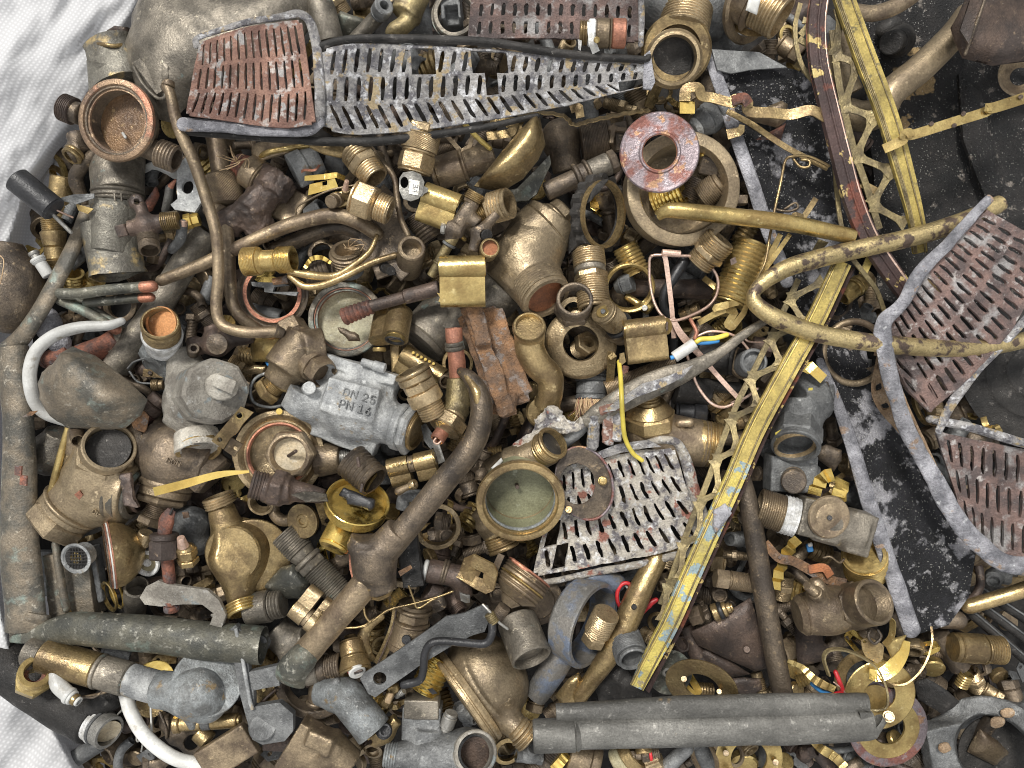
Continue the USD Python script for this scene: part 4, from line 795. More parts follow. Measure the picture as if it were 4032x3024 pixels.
t = Thing('cross_union', 'dark bronze union with fine thread and square cross lugs, under the long grey blade', 'union', mat='dark')
t.fit((435, 850, -4), (740, 800, -2), 't.5:112 c.1:104 q.3:118 c.1:112', 'dark', bore=(0, 0), pitch=9); t.cast([('s', (310, 820, -14), 110), ('c', (310, 820, -14), (360, 1010, -20), 90)], k=8, mat='dark'); t.cast([('b', (650, 770, 14), (110, 24, 30), -8), ('b', (620, 800, 14), (24, 110, 30), -8)], k=1, mat='brown', part='lug', h=.9)
t = Thing('grey_cone_plug', 'dark grey cone shaped plug between the washer and the black sheet', 'plug', mat='slate')
t.fit((1100, 770, 20), (1270, 650, 16), 'n.15:46-62@zinc n.3:66-88 h.3:96 c.25:94', 'slate')
t = Thing('folded_band', 'long rippled brass band sagging under the grey blade', 'band', mat='ochre')
t.ribbon([(60, 700, 34), (190, 670, 36), (330, 690, 36), (390, 740, 34), (480, 720, 34), (620, 690, 36), (760, 665, 38), (840, 655, 38)], 54, 'ochre', roll=.9, n=6, wig=.6, wn=14); t.ribbon([(370, 650, 38), (420, 630, 40), (430, 700, 36)], 50, 'ochre', sharp=True); t.ribbon([(0, 730, 30), (40, 760, 30), (30, 820, 28)], 50, 'ochre', sharp=True)
t = Thing('hook_strip', 'rust spotted brass strip with folded hooks, crossing above the copper washer', 'strip', mat='ochre')
t.ribbon([(1050, 600, 46), (1060, 530, 48), (1130, 520, 50), (1150, 570, 50), (1210, 580, 50), (1330, 610, 54), (1350, 590, 56), (1420, 600, 56), (1430, 660, 54), (1560, 670, 54), (1680, 680, 54), (1800, 655, 58), (1890, 700, 58)], 66, 'ochre', th=.5, n=5, roll=[.3, .2, .1, .2]); t.ribbon([(1020, 640, 44), (1110, 640, 44)], 70, 'shine')
t.ribbon([(1330, 600, 56), (1400, 580, 62), (1430, 620, 60)], 60, 'redrust', 'fold')
t = Thing('brass_strip', 'flat brown brass strip lying diagonally down the black tar sheet', 'strip', mat='brown')
t.ribbon([(1300, 660, 36), (1450, 740, 36), (1660, 880, 36), (1900, 1000, 36)], 34, 'ochre', th=.5); t.ribbon([(1300, 800, 32), (1380, 780, 34), (1390, 740, 36)], [60, 50, 30], 'ochre', 'tab', sharp=True)
t = Thing('brass_roll', 'rolled dull brass sheet scrap on the black tar sheet', 'sheet roll', mat='ochre')
t.sheet([(1410, 690, 30), (1620, 600, 34), (1660, 620, 32), (1650, 720, 30), (1600, 760, 28), (1450, 720, 28)], 'brown', zc=8, th=1); t.sheet([(1470, 830, 26), (1600, 760, 28), (1650, 730, 28), (1620, 830, 26)], 'redrust', 'fold', zc=6, th=1)
t = Thing('gold_tube', 'long shiny gold tube with a crushed open end, crossing the bronze cup ring', 'tube', mat='gold')
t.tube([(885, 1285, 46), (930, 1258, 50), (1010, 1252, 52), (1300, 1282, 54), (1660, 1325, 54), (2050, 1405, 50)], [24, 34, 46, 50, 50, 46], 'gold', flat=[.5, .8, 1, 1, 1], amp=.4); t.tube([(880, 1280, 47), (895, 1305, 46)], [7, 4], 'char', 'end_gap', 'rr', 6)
t = Thing('long_nipple', 'golden tan double nipple standing upright below the gear ring', 'nipple', mat='tan')
t.fit((475, 1480, 20), (512, 1835, 34), 'c.04:88 t.26:98 c.1:94@greyb h.12:104 t.42:98 c.05:92', 'tan', bore=(60, 74), pitch=14)
t = Thing('gold_sleeve', 'small gold corrugated sleeve beside the golden tan double nipple', 'bulb sleeve', mat='gold')
t.fit((690, 1460, 6), (770, 1620, 4), 'w1:78', 'gold', bore=(50, 50))
t = Thing('hex_nipple', 'orange brass hex nipple with open top, below the long gold tube', 'hex nipple', mat='tan')
t.fit((1270, 1415, 42), (1130, 1570, 28), 'c.08:90 t.36:100 h.22:108 t.3:86', 'tan', bore=(74, 0), pitch=13)
t = Thing('bulb_sleeve', 'big gold corrugated bulb sleeve with a torn hole, left of the black sheet', 'bulb sleeve', mat='gold')
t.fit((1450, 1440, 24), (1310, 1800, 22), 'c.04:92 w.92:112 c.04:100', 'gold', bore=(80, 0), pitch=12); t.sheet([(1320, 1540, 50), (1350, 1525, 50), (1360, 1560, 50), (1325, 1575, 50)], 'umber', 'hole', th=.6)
# black tar sheet
TF()
t = Thing('tar_sheet', 'long black tarred metal sheet with pale worn folded edge, speckled with grit', 'sheet', mat='tar')
t.sheet([(1530, 108, 26), (1600, 118, 30), (1720, 150, 24), (1790, 190, 14), (1850, 420, 6), (1850, 620, 2), (1880, 800, 4), (1960, 900, 6), (2060, 1060, 10), (2110, 1180, 10), (2090, 1290, 8), (2050, 1350, 8), (1970, 1374, 10), (1900, 1180, 16), (1790, 830, 16), (1690, 590, 18), (1600, 330, 22)], 'tar', th=3, amp=3, freq=18, zc=-3)
t.tube([(1528, 108, 30), (1556, 190, 28), (1640, 440, 22), (1700, 610, 20)], [9, 12, 13, 12], 'lilac', 'folded_edge', 'rr', 10, flat=[.5, .5], amp=1.2); t.tube([(1772, 780, 20), (1830, 930, 20), (1900, 1160, 20), (1970, 1362, 16)], [8, 12, 15, 16], 'lilac', 'folded_edge', 'rr', 10, flat=[.5, .5], amp=1.2)
t.sheet([(1538, 106, 34), (1640, 112, 36), (1700, 146, 34), (1620, 150, 36), (1580, 158, 34), (1550, 150, 34)], 'slate', 'torn_flap', th=2, amp=1)
t = Thing('dark_sheet', 'wide black rusty sheet with peeling brass patches, upper right corner', 'sheet', mat='tarbrown')
t.sheet([(1840, -60, -30), (2080, -60, -24), (2300, -60, -26), (2300, 700, -34), (2130, 640, -32), (2040, 700, -34), (1900, 640, -36), (1890, 380, -34)], 'tarbrown', th=3, amp=5, freq=10)
t.sheet([(2070, 160, -14), (2120, 200, -14), (2170, 420, -18), (2130, 430, -18), (2080, 300, -16)], 'tarbrown', 'pressed_fold', zc=4, th=4, amp=1)
# ================================================================ upper right
T(4)
def truss(s, edge, rail, mat, n, bar=26, th=1.2, wig=None, margin=14):
    """web of a handrail strip: triangular openings between an outer edge line and the rail line"""
    e, r = crom([P(p) for p in edge], 10), crom([P(p) for p in rail], 10)
    def at(c, s_):
        l = np.r_[0, np.cumsum(np.linalg.norm(np.diff(c, axis=0), axis=1))]; l /= l[-1]
        return np.stack([np.interp(s_, l, c[:, k]) for k in range(3)], -1)
    w = R(bar, edge[0][2])
    knots = np.linspace(0, 1, 2 * n + 1); pts = [at(e if i % 2 else r, k) for i, k in enumerate(knots)]
    for a, b in zip(pts[:-1], pts[1:]):
        c = np.array([a + (b - a) * x for x in np.linspace(0, 1, 5)])
        s.add('web_bar', ribbon_mesh(c, [w * 2.3, w * 1.0, w * .85, w * 1.0, w * 2.3], th * 5e-4), mat)
    s.add('edge_bar', ribbon_mesh(e, w * .9, th * 6e-4), mat)
t = Thing('yellow_handrail', 'yellow brass handrail profile with triangular web, leaning beside the maroon strip', 'handrail', mat='yellow')
L0 = [(570, -60, 44), (700, 300, 44), (850, 700, 42), (960, 1080, 38), (1020, 1320, 32), (1040, 1500, 26)]
t.ribbon([(p[0] + 0, p[1], p[2]) for p in L0], [118, 124, 118, 96, 80], 'yellow', 'rail', th=2.0, n=8)
for o in (-46, -36, -24, 44): t.tube([(p[0] + o * (1 if p[1] < 900 else .75), p[1], p[2] + 2.2) for p in L0], 5, 'olive', 'groove_ridge', 'rr', 6, n=8)
t.ribbon([(p[0] + 62 - max(0, p[1] - 900) * .03, p[1], p[2] - 6) for p in L0], 34, 'maroon', 'side_lip', roll=.9, n=8)
truss(t, [(520, 180, 36), (560, 500, 36), (640, 860, 34), (720, 1100, 32), (800, 1360, 28)], [(575, 60, 40), (705, 480, 40), (815, 850, 38), (905, 1120, 34), (960, 1330, 30)], 'olive', 4, bar=44)
t = Thing('maroon_strip', 'long curved maroon painted strip with scraped brass, beside the yellow handrail', 'strip', mat='maroon')
MS = [(450, -60, 56), (425, 150, 58), (440, 380, 58), (500, 640, 58), (570, 920, 56), (640, 1180, 54), (740, 1420, 52), (900, 1660, 48), (960, 1740, 46)]
t.ribbon([(p[0], p[1], p[2]) for p in MS], [96, 108, 110, 112, 104], 'maroon', 'strip', th=3, n=9); t.tube([(p[0] + 52, p[1] - 10, p[2] + 2) for p in MS], 8, 'pink', 'edge', 'rr', 8, n=9); t.tube([(p[0] - 50, p[1] + 10, p[2] - 2) for p in MS], 11, 'redrust', 'edge', 'rr', 8, n=9); t.tube([(p[0] + 12, p[1], p[2] + 3) for p in MS], 9, 'maroon', 'ridge', 'rr', 6, n=9)
t = Thing('web_strip', 'thin curved olive edge strip with cut triangles, left of the maroon strip', 'strip', mat='olive')
t.ribbon([(330, 20, 40), (300, 150, 42), (310, 290, 42), (350, 410, 42), (430, 520, 40), (500, 720, 38), (530, 920, 38), (548, 1150, 40), (575, 1350, 44), (620, 1500, 48), (690, 1600, 48), (780, 1720, 44), (830, 1850, 40)], 26, 'olive', n=7, th=.8)
for a, b in (((330, 210), (400, 120)), ((320, 230), (410, 290)), ((345, 120), (400, 130))): t.ribbon([(*a, 41), (*b, 42)], [40, 24], 'olive', 'web_bar', th=.8)
t.sheet([(440, 1420, 30), (500, 1440, 30), (390, 1560, 30), (360, 1560, 30)], 'olive', 'web_plate', th=1); t.ribbon([(700, 1630, 44), (760, 1500, 42)], 44, 'yellow', 'web_bar', th=.8)
t = Thing('chrome_pipe', 'smooth brown chrome pipe bent behind the yellow handrail', 'pipe', mat='steel')
t.tube([(1330, 90, 0), (1230, 220, 6), (1050, 400, 10), (880, 540, 10), (800, 660, 6), (700, 690, 2), (600, 660, 0)], [80, 80, 84, 84, 90, 90, 80], 'bronze', ends='ff', n=8); t.tube([(640, 200, -4), (580, 280, -4), (560, 420, -6), (620, 560, -8)], [84, 84, 80], 'bronze', 'branch', 'ff', n=8)
t = Thing('enamel_shell', 'folded dark brown enamel sheet shell in the upper right corner', 'sheet shell', mat='maroon')
t.sheet([(1330, -40, 40), (1270, 90, 44), (1230, 160, 40), (1250, 230, 36), (1300, 340, 34), (1480, 385, 34), (1760, 350, 30), (1760, -80, 30), (1440, -80, 44)], 'umber', zc=12, th=3, flatc=.5); t.tube([(1445, -60, 58), (1390, 100, 58), (1310, 320, 46)], 10, 'dark', 'fold', 'rr', 8); t.sheet([(1340, 0, 60), (1420, -20, 60), (1330, 260, 54), (1280, 180, 54)], 'umber', 'inner_fold', th=2)
t = Thing('curved_flat_bar', 'tan brass flat bar curving along the top edge right of the yellow handrail', 'bar', mat='tan')
t.tube([(660, 70, 30), (760, 80, 30), (860, 55, 30), (960, 0, 30), (1060, -80, 30)], 44, 'brown', 'bar', 'ff', 14, flat=[.8, .8])
t = Thing('grey_bolt', 'dull grey round bolt head standing on the black rusty sheet', 'bolt', mat='slate')
t.fit((910, 240, -24), (868, 255, 6), 'n.4:100-76 c.6:66', 'char'); t.tube([(830, 180, -20), (880, 150, -18)], 50, 'char', 'shank', 'rr')
t = Thing('gold_wave_strip', 'bright notched gold strip crossing the yellow handrail to the right edge', 'strip', mat='gold')
t.ribbon([(825, 885, 52), (935, 835, 54), (950, 800, 57), (985, 790, 57), (1000, 800, 54), (1240, 725, 54), (1430, 665, 54), (1450, 635, 58), (1480, 640, 56), (1700, 570, 52)], [56, 58, 58, 60, 66], 'gold', n=5, th=.5)
for q in ((1110, 735), (1245, 745), (1300, 675), (1640, 575)): t.fit((q[0], q[1], 53), (q[0], q[1], 56.4), 'c1:13', 'umber')
t = Thing('curly_wire_strip', 'thin brown brass wire strip with curled loops, on the black tar sheet', 'wire', mat='ochre')
t.tube([(500, 985, 42), (380, 930, 42), (280, 930, 42), (240, 960, 40), (215, 1080, 40), (180, 1240, 40), (150, 1400, 42), (120, 1560, 44), (60, 1680, 40)], 9, 'ochre', 'wire', 'rr', 6); t.tube([(290, 945, 40), (330, 990, 42), (380, 990, 44), (385, 955, 44), (340, 950, 42)], 8, 'ochre', 'loop', 'rr', 6); t.tube([(190, 1245, 38), (260, 1255, 40), (315, 1235, 42), (300, 1205, 42), (240, 1240, 40)], 8, 'brown', 'loop', 'rr', 6)
t.ribbon([(425, 1175, 40), (350, 1290, 40), (300, 1275, 44), (280, 1300, 42)], 34, 'ochre', sharp=True); t.ribbon([(270, 1390, 38), (150, 1560, 36), (80, 1650, 34), (60, 1720, 34)], [26, 30, 44], 'gold')
t = Thing('right_brass_cup', 'brown brass cup half seen at the right edge under the brown shell', 'cup', mat='ochre')
t.ring((1650, 440, -10), (-.3, .1), [(-60, 60), (0, 128), (8, 132), (8, 118), (-50, 50)], 'brown', 'cup', amp=1)
t = Thing('brass_tag', 'small brown brass tab behind the maroon strip', 'tab', mat='brown')
t.ribbon([(690, 1090, 30), (810, 1150, 30)], 44, 'ochre', th=.6)
# big grates at the right
TF()
t = Thing('right_grate', 'big bent grate with red brown slots and thick pale grey rim, right edge', 'grate', mat='browngrate')
t.add('slotted_plate', slot_plate([(2128, 452, 64), (2040, 540, 62), (1950, 650, 58), (1918, 700, 54)], [(2270, 530, 50), (2200, 690, 46), (2110, 800, 42), (2010, 890, 38)], 4, 16, .38, .80, th=3, amp=.8, rag=.05, seed=11, rowlean=[.05, .05, .05, .05]), 'browngrate')
t.add('slotted_plate', slot_plate([(1918, 690, 54), (1925, 760, 50), (1960, 840, 46)], [(2020, 850, 40), (2025, 870, 38), (2010, 892, 38)], 2, 3, .4, .75, th=3, amp=.8, seed=12), 'browngrate')
t.tube([(2140, 428, 66), (2070, 500, 68), (1990, 590, 66), (1950, 650, 64), (1912, 690, 62), (1906, 730, 60), (1925, 830, 56), (1960, 930, 52), (2010, 1020, 50), (2060, 1110, 48), (2110, 1170, 46), (2170, 1215, 44), (2260, 1225, 42)], [8, 11, 13, 14, 15, 15, 16, 17, 16], 'lilac', 'rim', 'rr', 14, flat=[.5, .4, .5, .4], amp=2.6, freq=45)
t.tube([(2290, 600, 40), (2190, 720, 42), (2110, 800, 40), (2060, 870, 36), (2030, 930, 34)], [6, 8, 9, 7], 'ashgrate', 'lower_rim', 'rr', 12, flat=[.5, .5], amp=1.6)
t.add('folded_flap', slot_plate([(1918, 740, 46), (1950, 850, 42), (2000, 970, 38), (2060, 1100, 34)], [(1896, 760, 26), (1884, 860, 22), (1960, 960, 20), (2055, 1110, 26)], 2, 8, .3, .6, th=3, amp=.8, seed=13), 'tangrate')
t = Thing('lower_grate', 'red and grey slotted grate piece under the bent grate, right edge', 'grate', mat='browngrate')
t.add('slotted_plate', slot_plate([(2020, 930, 24), (2110, 950, 26), (2290, 985, 26)], [(2085, 1130, 20), (2150, 1190, 20), (2300, 1230, 20)], 3, 10, .34, .78, th=3, amp=.8, rag=.05, seed=14, lean=.15), 'browngrate')
t.tube([(2010, 905, 28), (2090, 922, 30), (2200, 955, 30), (2300, 975, 30)], [9, 10, 11], 'ashgrate', 'rim', 'rr', 12, amp=1)
t = Thing('right_dark_plate', 'dark pressed round plate in the gap between the two right grates', 'plate', mat='char')
t.ring((2230, 800, -18), (-.05, 0), [(-8, 0), (-8, 150), (0, 152), (3, 110), (8, 100), (3, 92), (3, 66), (9, 58), (3, 50), (2, 0)], 'char', 'plate', amp=2)
t = Thing('worn_hairpin_tube', 'long worn brass tube bent back on itself in a hairpin', 'tube', mat='worn')
t.tube([(2330, 600, 50), (2212, 730, 34), (2120, 755, 40), (1960, 745, 52), (1800, 725, 56), (1700, 700, 58), (1640, 670, 58), (1622, 645, 58), (1640, 615, 58), (1700, 580, 58), (1800, 548, 56), (1960, 510, 50), (2120, 450, 40), (2200, 420, 34)], [17, 18, 19, 20, 20, 20, 18, 14, 18, 20, 20, 20, 19], 'worn', ends='ff', amp=.5, n=8) if False else t.tube([(2330, 700, 30), (2212, 735, 34), (2100, 752, 40), (1960, 748, 52), (1800, 728, 56), (1710, 702, 58), (1655, 675, 58), (1628, 647, 58), (1640, 618, 58), (1700, 580, 58), (1800, 550, 56), (1960, 515, 54), (2080, 478, 50), (2160, 440, 44)], [17, 18, 19, 20, 20, 20, 18, 14, 18, 20, 20, 20, 19], 'worn', ends='ff', amp=.5, n=8)
# ================================================================ middle left
T(5)
t = Thing('flat_pipe', 'long crushed verdigris copper pipe kinked at the lower left corner', 'pipe', mat='verd')
t.tube([(80, 560, 14), (100, 900, 16), (112, 1400, 18), (120, 1900, 20), (150, 2150, 20), (165, 2240, 18)], [84, 86, 88, 90, 96, 100], 'verd', 'upright', 'of', 24, flat=[.75, .7, .65, .6, .5, .3], amp=4, freq=16, n=8)
t.tube([(60, 2290, 16), (200, 2265, 20), (420, 2230, 24), (560, 2235, 26), (900, 2260, 26), (1250, 2300, 26), (1560, 2325, 26)], [12, 46, 88, 96, 104, 108, 108], 'green', 'lying_arm', 'fo', 24, flat=[.35, .6, .8, .9, .9, .9], amp=1.4, freq=20, wall=.05); t.sheet([(45, 2180, 14), (60, 2290, 12), (290, 2210, 20), (290, 2150, 22), (170, 2130, 28)], 'verd', 'folded_corner', zc=4, th=3)
for q in ((135, 1345), (105, 1290)): t.sheet([(q[0] - 18, q[1] - 30, 42), (q[0] + 22, q[1] - 26, 42), (q[0] + 18, q[1] + 30, 42), (q[0] - 20, q[1] + 24, 42)], 'redrust', 'rust_scab', th=2, amp=2)
t = Thing('half_float', 'dented half float of brown green copper with a straight torn edge', 'float', mat='verd')
t.sheet([(430, 545, 42), (560, 600, 50), (720, 720, 50), (872, 862, 42), (830, 960, 34), (740, 1030, 28), (600, 1055, 24), (450, 1045, 22), (340, 980, 22), (285, 880, 24), (275, 750, 26), (310, 670, 30), (385, 620, 34)], 'verd', zc=36, th=3, power=.5, amp=2.2, freq=34)
t = Thing('white_hook', 'white plastic tube bent into a big hook, behind the dented half float', 'plastic tube', mat='white')
t.tube([(720, 400, 22), (640, 425, 26), (480, 435, 28), (330, 480, 28), (220, 570, 28), (180, 680, 28), (182, 790, 26), (215, 890, 20), (280, 950, 14), (400, 990, 6)], [24, 36, 38, 38, 38], 'white', ends='rr', n=8)
for (lbl, pts, r_, m_, tip) in (('grey green copper rod with red worn end, upper of two short rods', [(360, 235, 20), (480, 235, 22), (640, 215, 24), (905, 190, 26)], 33, 'green', (840, 905)), ('grey green copper rod tapering left, lower of two short rods', [(515, 290, 12), (700, 275, 16), (895, 258, 18)], 27, 'green', (870, 893)), ('grey green rod slanting down to a red end above the half float', [(360, 275, 10), (520, 350, 14), (690, 450, 16)], 31, 'green', None), ('dark green painted rod slanting behind the short grey rods', [(430, 255, -2), (560, 330, 0), (700, 415, 2)], 22, 'green', None)):
    t = Thing('copper_rod', lbl, 'rod', mat=m_)
    t.tube(pts, r_, m_, 'rod', 'rr', 12, amp=.8)
    a, b = np.array(pts[-2]), np.array(pts[-1])
    if 'dark' not in lbl: t.tube([tuple(b - (b - a) / np.linalg.norm((b - a)[:2]) * 55 + (0, 0, .3)), tuple(b + (0, 0, .3))], r_ * 1.04, 'copper', 'worn_end', 'rr', 12, amp=.8)
t = Thing('zinc_lump', 'pale bluish grey lump of zinc casting beside the curved bar', 'casting', mat='lilac')
t.cast([('e', (290, 430, -6), (75, 120, 60), 15), ('e', (240, 270, -8), (50, 80, 50), -20), ('e', (360, 530, -10), (60, 60, 50), 0)], k=6, mat='lilac', amp=2, freq=80)
t = Thing('rusty_pipe_bits', 'short red brown pipe pieces between the white hook and thick tube', 'pipe pieces', mat='redrust')
t.fit((250, 650, -16), (420, 580, -12), 'n.2:30-52 c.8:56', 'redrust'); t.tube([(480, 600, -20), (620, 550, -16), (700, 500, -14)], [70, 66, 60], 'redrust', 'pipe', 'ff', amp=2); t.fit((680, 580, -22), (760, 470, -20), 'c1:80', 'greyb')
t = Thing('copper_mouth_elbow', 'grey elbow with taped thread and bright orange copper mouth', 'elbow', mat='bluegrey')
t.cast([('c', (965, 520, 6), (930, 600, 0), 92), ('c', (930, 600, -2), (1060, 740, -4), 82, 60), ('c', (880, 560, -4), (1010, 790, -14), 60)], k=7, mat='bluegrey', amp=.8)
t.fit((975, 545, 12), (950, 405, 52), 'c.35:106@tape b.12:118@tape t.3:108@ochre c.1:106@ochre', 'ochre', bore=(0, 96), depth=(1, 2.6), pitch=13); t.ring((957, 420, 42), (-.18, -.02), [(-10, 0), (-10, 94), (-6, 94), (-6, 0)], 'terra', 'copper_lining'); t.ring((956, 408, 46), (-.12, .02), [(-16, 97), (4, 97), (4, 91), (-16, 91)], 'terra', 'mouth_lining')
t = Thing('capped_valve', 'pale grey gate valve with octagon cap and square boss, above the bronze strainers', 'valve', mat='pale')
t.cast([('c', (1100, 690, 8), (1080, 560, 8), 100, 84), ('c', (1240, 800, 14), (1080, 850, 12), 170), ('c', (1070, 900, 10), (1140, 960, 8), 130), ('c', (1165, 900, 14), (1170, 1130, 14), 92), ('e', (1060, 880, 12), (90, 150, 80), 0)], k=8, mat='pale', amp=1.2, freq=50, h=1.5)
t.fit((1210, 830, 22), (1290, 812, 58), 'o1:196', 'pale', roll=.4, depth=(1, 1)); t.cast([('e', (1312, 790, 64), (95, 80, 20), -20), ('b', (1340, 770, 70), (130, 76, 50), -24)], k=4, mat='pale', part='boss', amp=1); t.cast([('c', (1165, 1060, 20), (1180, 1170, 26), 122, 132)], [('c', (1178, 1130, 24), (1190, 1240, 40), 100)], k=2, mat='pale', part='port', amp=.6); t.fit((1174, 1120, 22), (1182, 1172, 28), 'b.4:134 c.6:130', 'ochre', bore=(0, 104))
t = Thing('dark_stop_valve', 'dark brown stop valve with round bonnet and arms, right of the copper mouth', 'valve', mat='umber')
t.cast([('c', (1140, 560, 16), (1500, 480, 14), 42, 46), ('s', (1290, 530, 18), 80), ('c', (1150, 590, 16), (1140, 500, 16), 30), ('c', (1290, 520, 16), (1260, 430, 16), 44)], k=6, mat='umber', amp=1.4, freq=70); t.ring((1288, 535, 34), (0, .1), [(-10, 0), (-10, 62), (2, 62), (4, 40), (12, 26), (14, 0)], 'dark', 'bonnet'); t.fit((1145, 590, 14), (1150, 560, 30), 'c1:34', 'dark', bore=(0, 18))
t = Thing('hinge_plate', 'tan gold brass hinge plate with screw holes, over the pale valve port', 'hinge', mat='ochre')
t.sheet([(1255, 1110, 58), (1430, 905, 62), (1505, 940, 60), (1440, 1010, 58), (1410, 1060, 58), (1370, 1090, 54), (1325, 1160, 52)], 'ochre', 'plate', th=2, holes=[poly_circle(1300, 1103, 14), poly_circle(1422, 958, 20)]); t.sheet([(1330, 1165, 50), (1375, 1092, 52), (1440, 1130, 44), (1390, 1205, 42)], 'brown', 'folded_leaf', th=2, holes=[poly_circle(1384, 1158, 12)]); t.ring((1422, 958, 60), (0, 0), [(0, 20), (5, 26), (7, 22), (5, 18), (0, 16)], 'gold', 'eyelet')
t = Thing('yellow_flat_strip', 'bright yellow flat brass strip in front of the bronze valve', 'strip', mat='yellow')
t.ribbon([(915, 1412, 52), (1100, 1365, 54), (1300, 1310, 54), (1480, 1292, 52)], [52, 50, 40, 14], 'shine', th=.6)
t = Thing('y_strainer', 'large old bronze strainer with wide dark mouth and cracked ring, lower left', 'strainer', mat='brown')
t.cast([('c', (640, 1180, 20), (560, 1330, 10), 170, 170), ('c', (640, 1300, 8), (360, 1560, 6), 190, 160), ('c', (560, 1350, 8), (790, 1420, 10), 175, 165), ('c', (560, 1480, 6), (740, 1500, 6), 130, 110)], [('c', (640, 1210, 20), (660, 1120, 60), 128)], k=10, mat='bronze', h=1.7, amp=1)
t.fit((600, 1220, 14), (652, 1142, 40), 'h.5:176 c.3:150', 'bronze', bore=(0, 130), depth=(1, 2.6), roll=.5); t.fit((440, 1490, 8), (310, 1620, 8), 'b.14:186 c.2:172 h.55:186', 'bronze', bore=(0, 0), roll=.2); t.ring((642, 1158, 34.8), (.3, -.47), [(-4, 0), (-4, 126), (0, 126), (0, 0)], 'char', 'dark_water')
t.fit((700, 1400, 8), (850, 1440, 10), 'b.2:186 c.3:176 c.3:150@verd c.2:100@umber', 'verd', bore=(0, 120), depth=(1, .6)); t.cast([('b', (770, 1400, 36), (60, 190, 40), 12)], k=2, mat='umber', part='broken_gland', amp=4, freq=90); t.text('CV', (545, 1530, 31), 28, 40, 'bronze', depth=2)
t.sheet([(440, 1430, 40), (470, 1405, 42), (492, 1430, 40), (470, 1460, 38)], 'copper', 'chip', th=3)
t = Thing('globe_valve', 'dark bronze globe valve with hex ends, right of the large old strainer', 'valve', mat='dark')
t.cast([('c', (900, 1110, 0), (1250, 1250, 0), 150, 150), ('s', (1040, 1200, 6), 190), ('c', (1040, 1230, 4), (980, 1450, 2), 150, 120)], k=9, mat='dark', h=1.7, amp=1); t.fit((940, 1080, 2), (860, 1150, 0), 'h1:170', 'dark', roll=.2); t.fit((1000, 1340, 4), (960, 1480, 6), 'b.3:160 c.3:150 h.3:150', 'brown'); t.fit((1200, 1260, 0), (1280, 1330, 0), 'h1:150', 'dark')
t.fit((960, 1460, 10), (890, 1610, 14), 'c.25:70 t.45:66 h.3:86', 'brown', bore=(0, 40)); t.text('NON', (985, 1235, 36), 30, 18, 'dark', depth=2)
t = Thing('grey_round_elbow', 'smooth grey bronze elbow behind the large old strainer', 'elbow', mat='greyb')
t.cast([('s', (300, 1190, -16), 125), ('c', (300, 1190, -16), (420, 1210, -14), 80, 60), ('c', (320, 1180, -16), (360, 1060, -10), 100, 80)], k=8, mat='greyb'); t.fit((370, 1225, -6), (470, 1200, -4), 'c.5:40 c.5:44', 'tan')
t = Thing('thin_gold_tube', 'thin gold tube standing slanted between flat pipe and strainer', 'tube', mat='gold')
t.tube([(408, 1030, 26), (340, 1280, 24), (290, 1490, 20), (272, 1560, 18)], [22, 24, 26], 'gold', ends='oo'); t.fit((272, 1515, 20), (262, 1560, 18), 'c1:32', 'gold')
t = Thing('capped_stub', 'copper brown stub ring peeping above the bronze mouth of the strainer', 'stub', mat='brown')
t.tube([(440, 1180, 20), (450, 1060, 26), (462, 1110, 44)], [50, 46, 36], 'brown', 'stub', 'oo')
t.sheet([(130, 970, 30), (180, 935, 34), (225, 930, 34), (190, 960, 32)], 'rust', 'leaf', th=1)
t = Thing('ring_washers', 'stack of tan rings glimpsed between half float and globe valve', 'rings', mat='ochre')
t.ring((780, 1070, 4), (.2, .4), [(-10, 70), (0, 76), (10, 70), (10, 46), (-10, 46)], 'ochre'); t.ring((770, 1050, 12), (.2, .4), [(-4, 52), (2, 56), (6, 50), (6, 30), (-4, 30)], 'brown')
t = Thing('cinched_hose', 'burnt brown hose end with ragged rust flakes beside the half float', 'hose end', mat='redrust')
t.fit((960, 850, 0), (820, 1000, 4), 'c.3:60@umber c.3:66@umber n.4:66-50', 'redrust'); t.sheet([(790, 990, 24), (840, 930, 28), (870, 960, 26), (850, 1050, 22), (800, 1030, 22)], 'rust', 'flakes', th=2, amp=4, freq=90)
t = Thing('hole_strip', 'short gold strip with a round hole, above the pale grey valve neck', 'strip', mat='ochre')
t.ribbon([(850, 705, 4), (975, 715, 4)], 46, 'ochre', th=.6); t.fit((890, 706, 5), (890, 706, 7), 'c1:12', 'umber'); t.fit((905, 780, 0), (975, 775, 0), 't.6:36 c.4:30', 'tan')
t = Thing('round_ring_wire', 'thin dark wire ring behind the copper mouth elbow', 'wire', mat='slate')
t.tube([(760, 680, 4), (800, 640, 8), (880, 620, 8), (940, 640, 6)], 7, 'slate', 'wire', 'rr', 6); t.tube([(770, 700, 4), (820, 760, 2), (900, 770, 0)], 7, 'slate', 'wire', 'rr', 6)
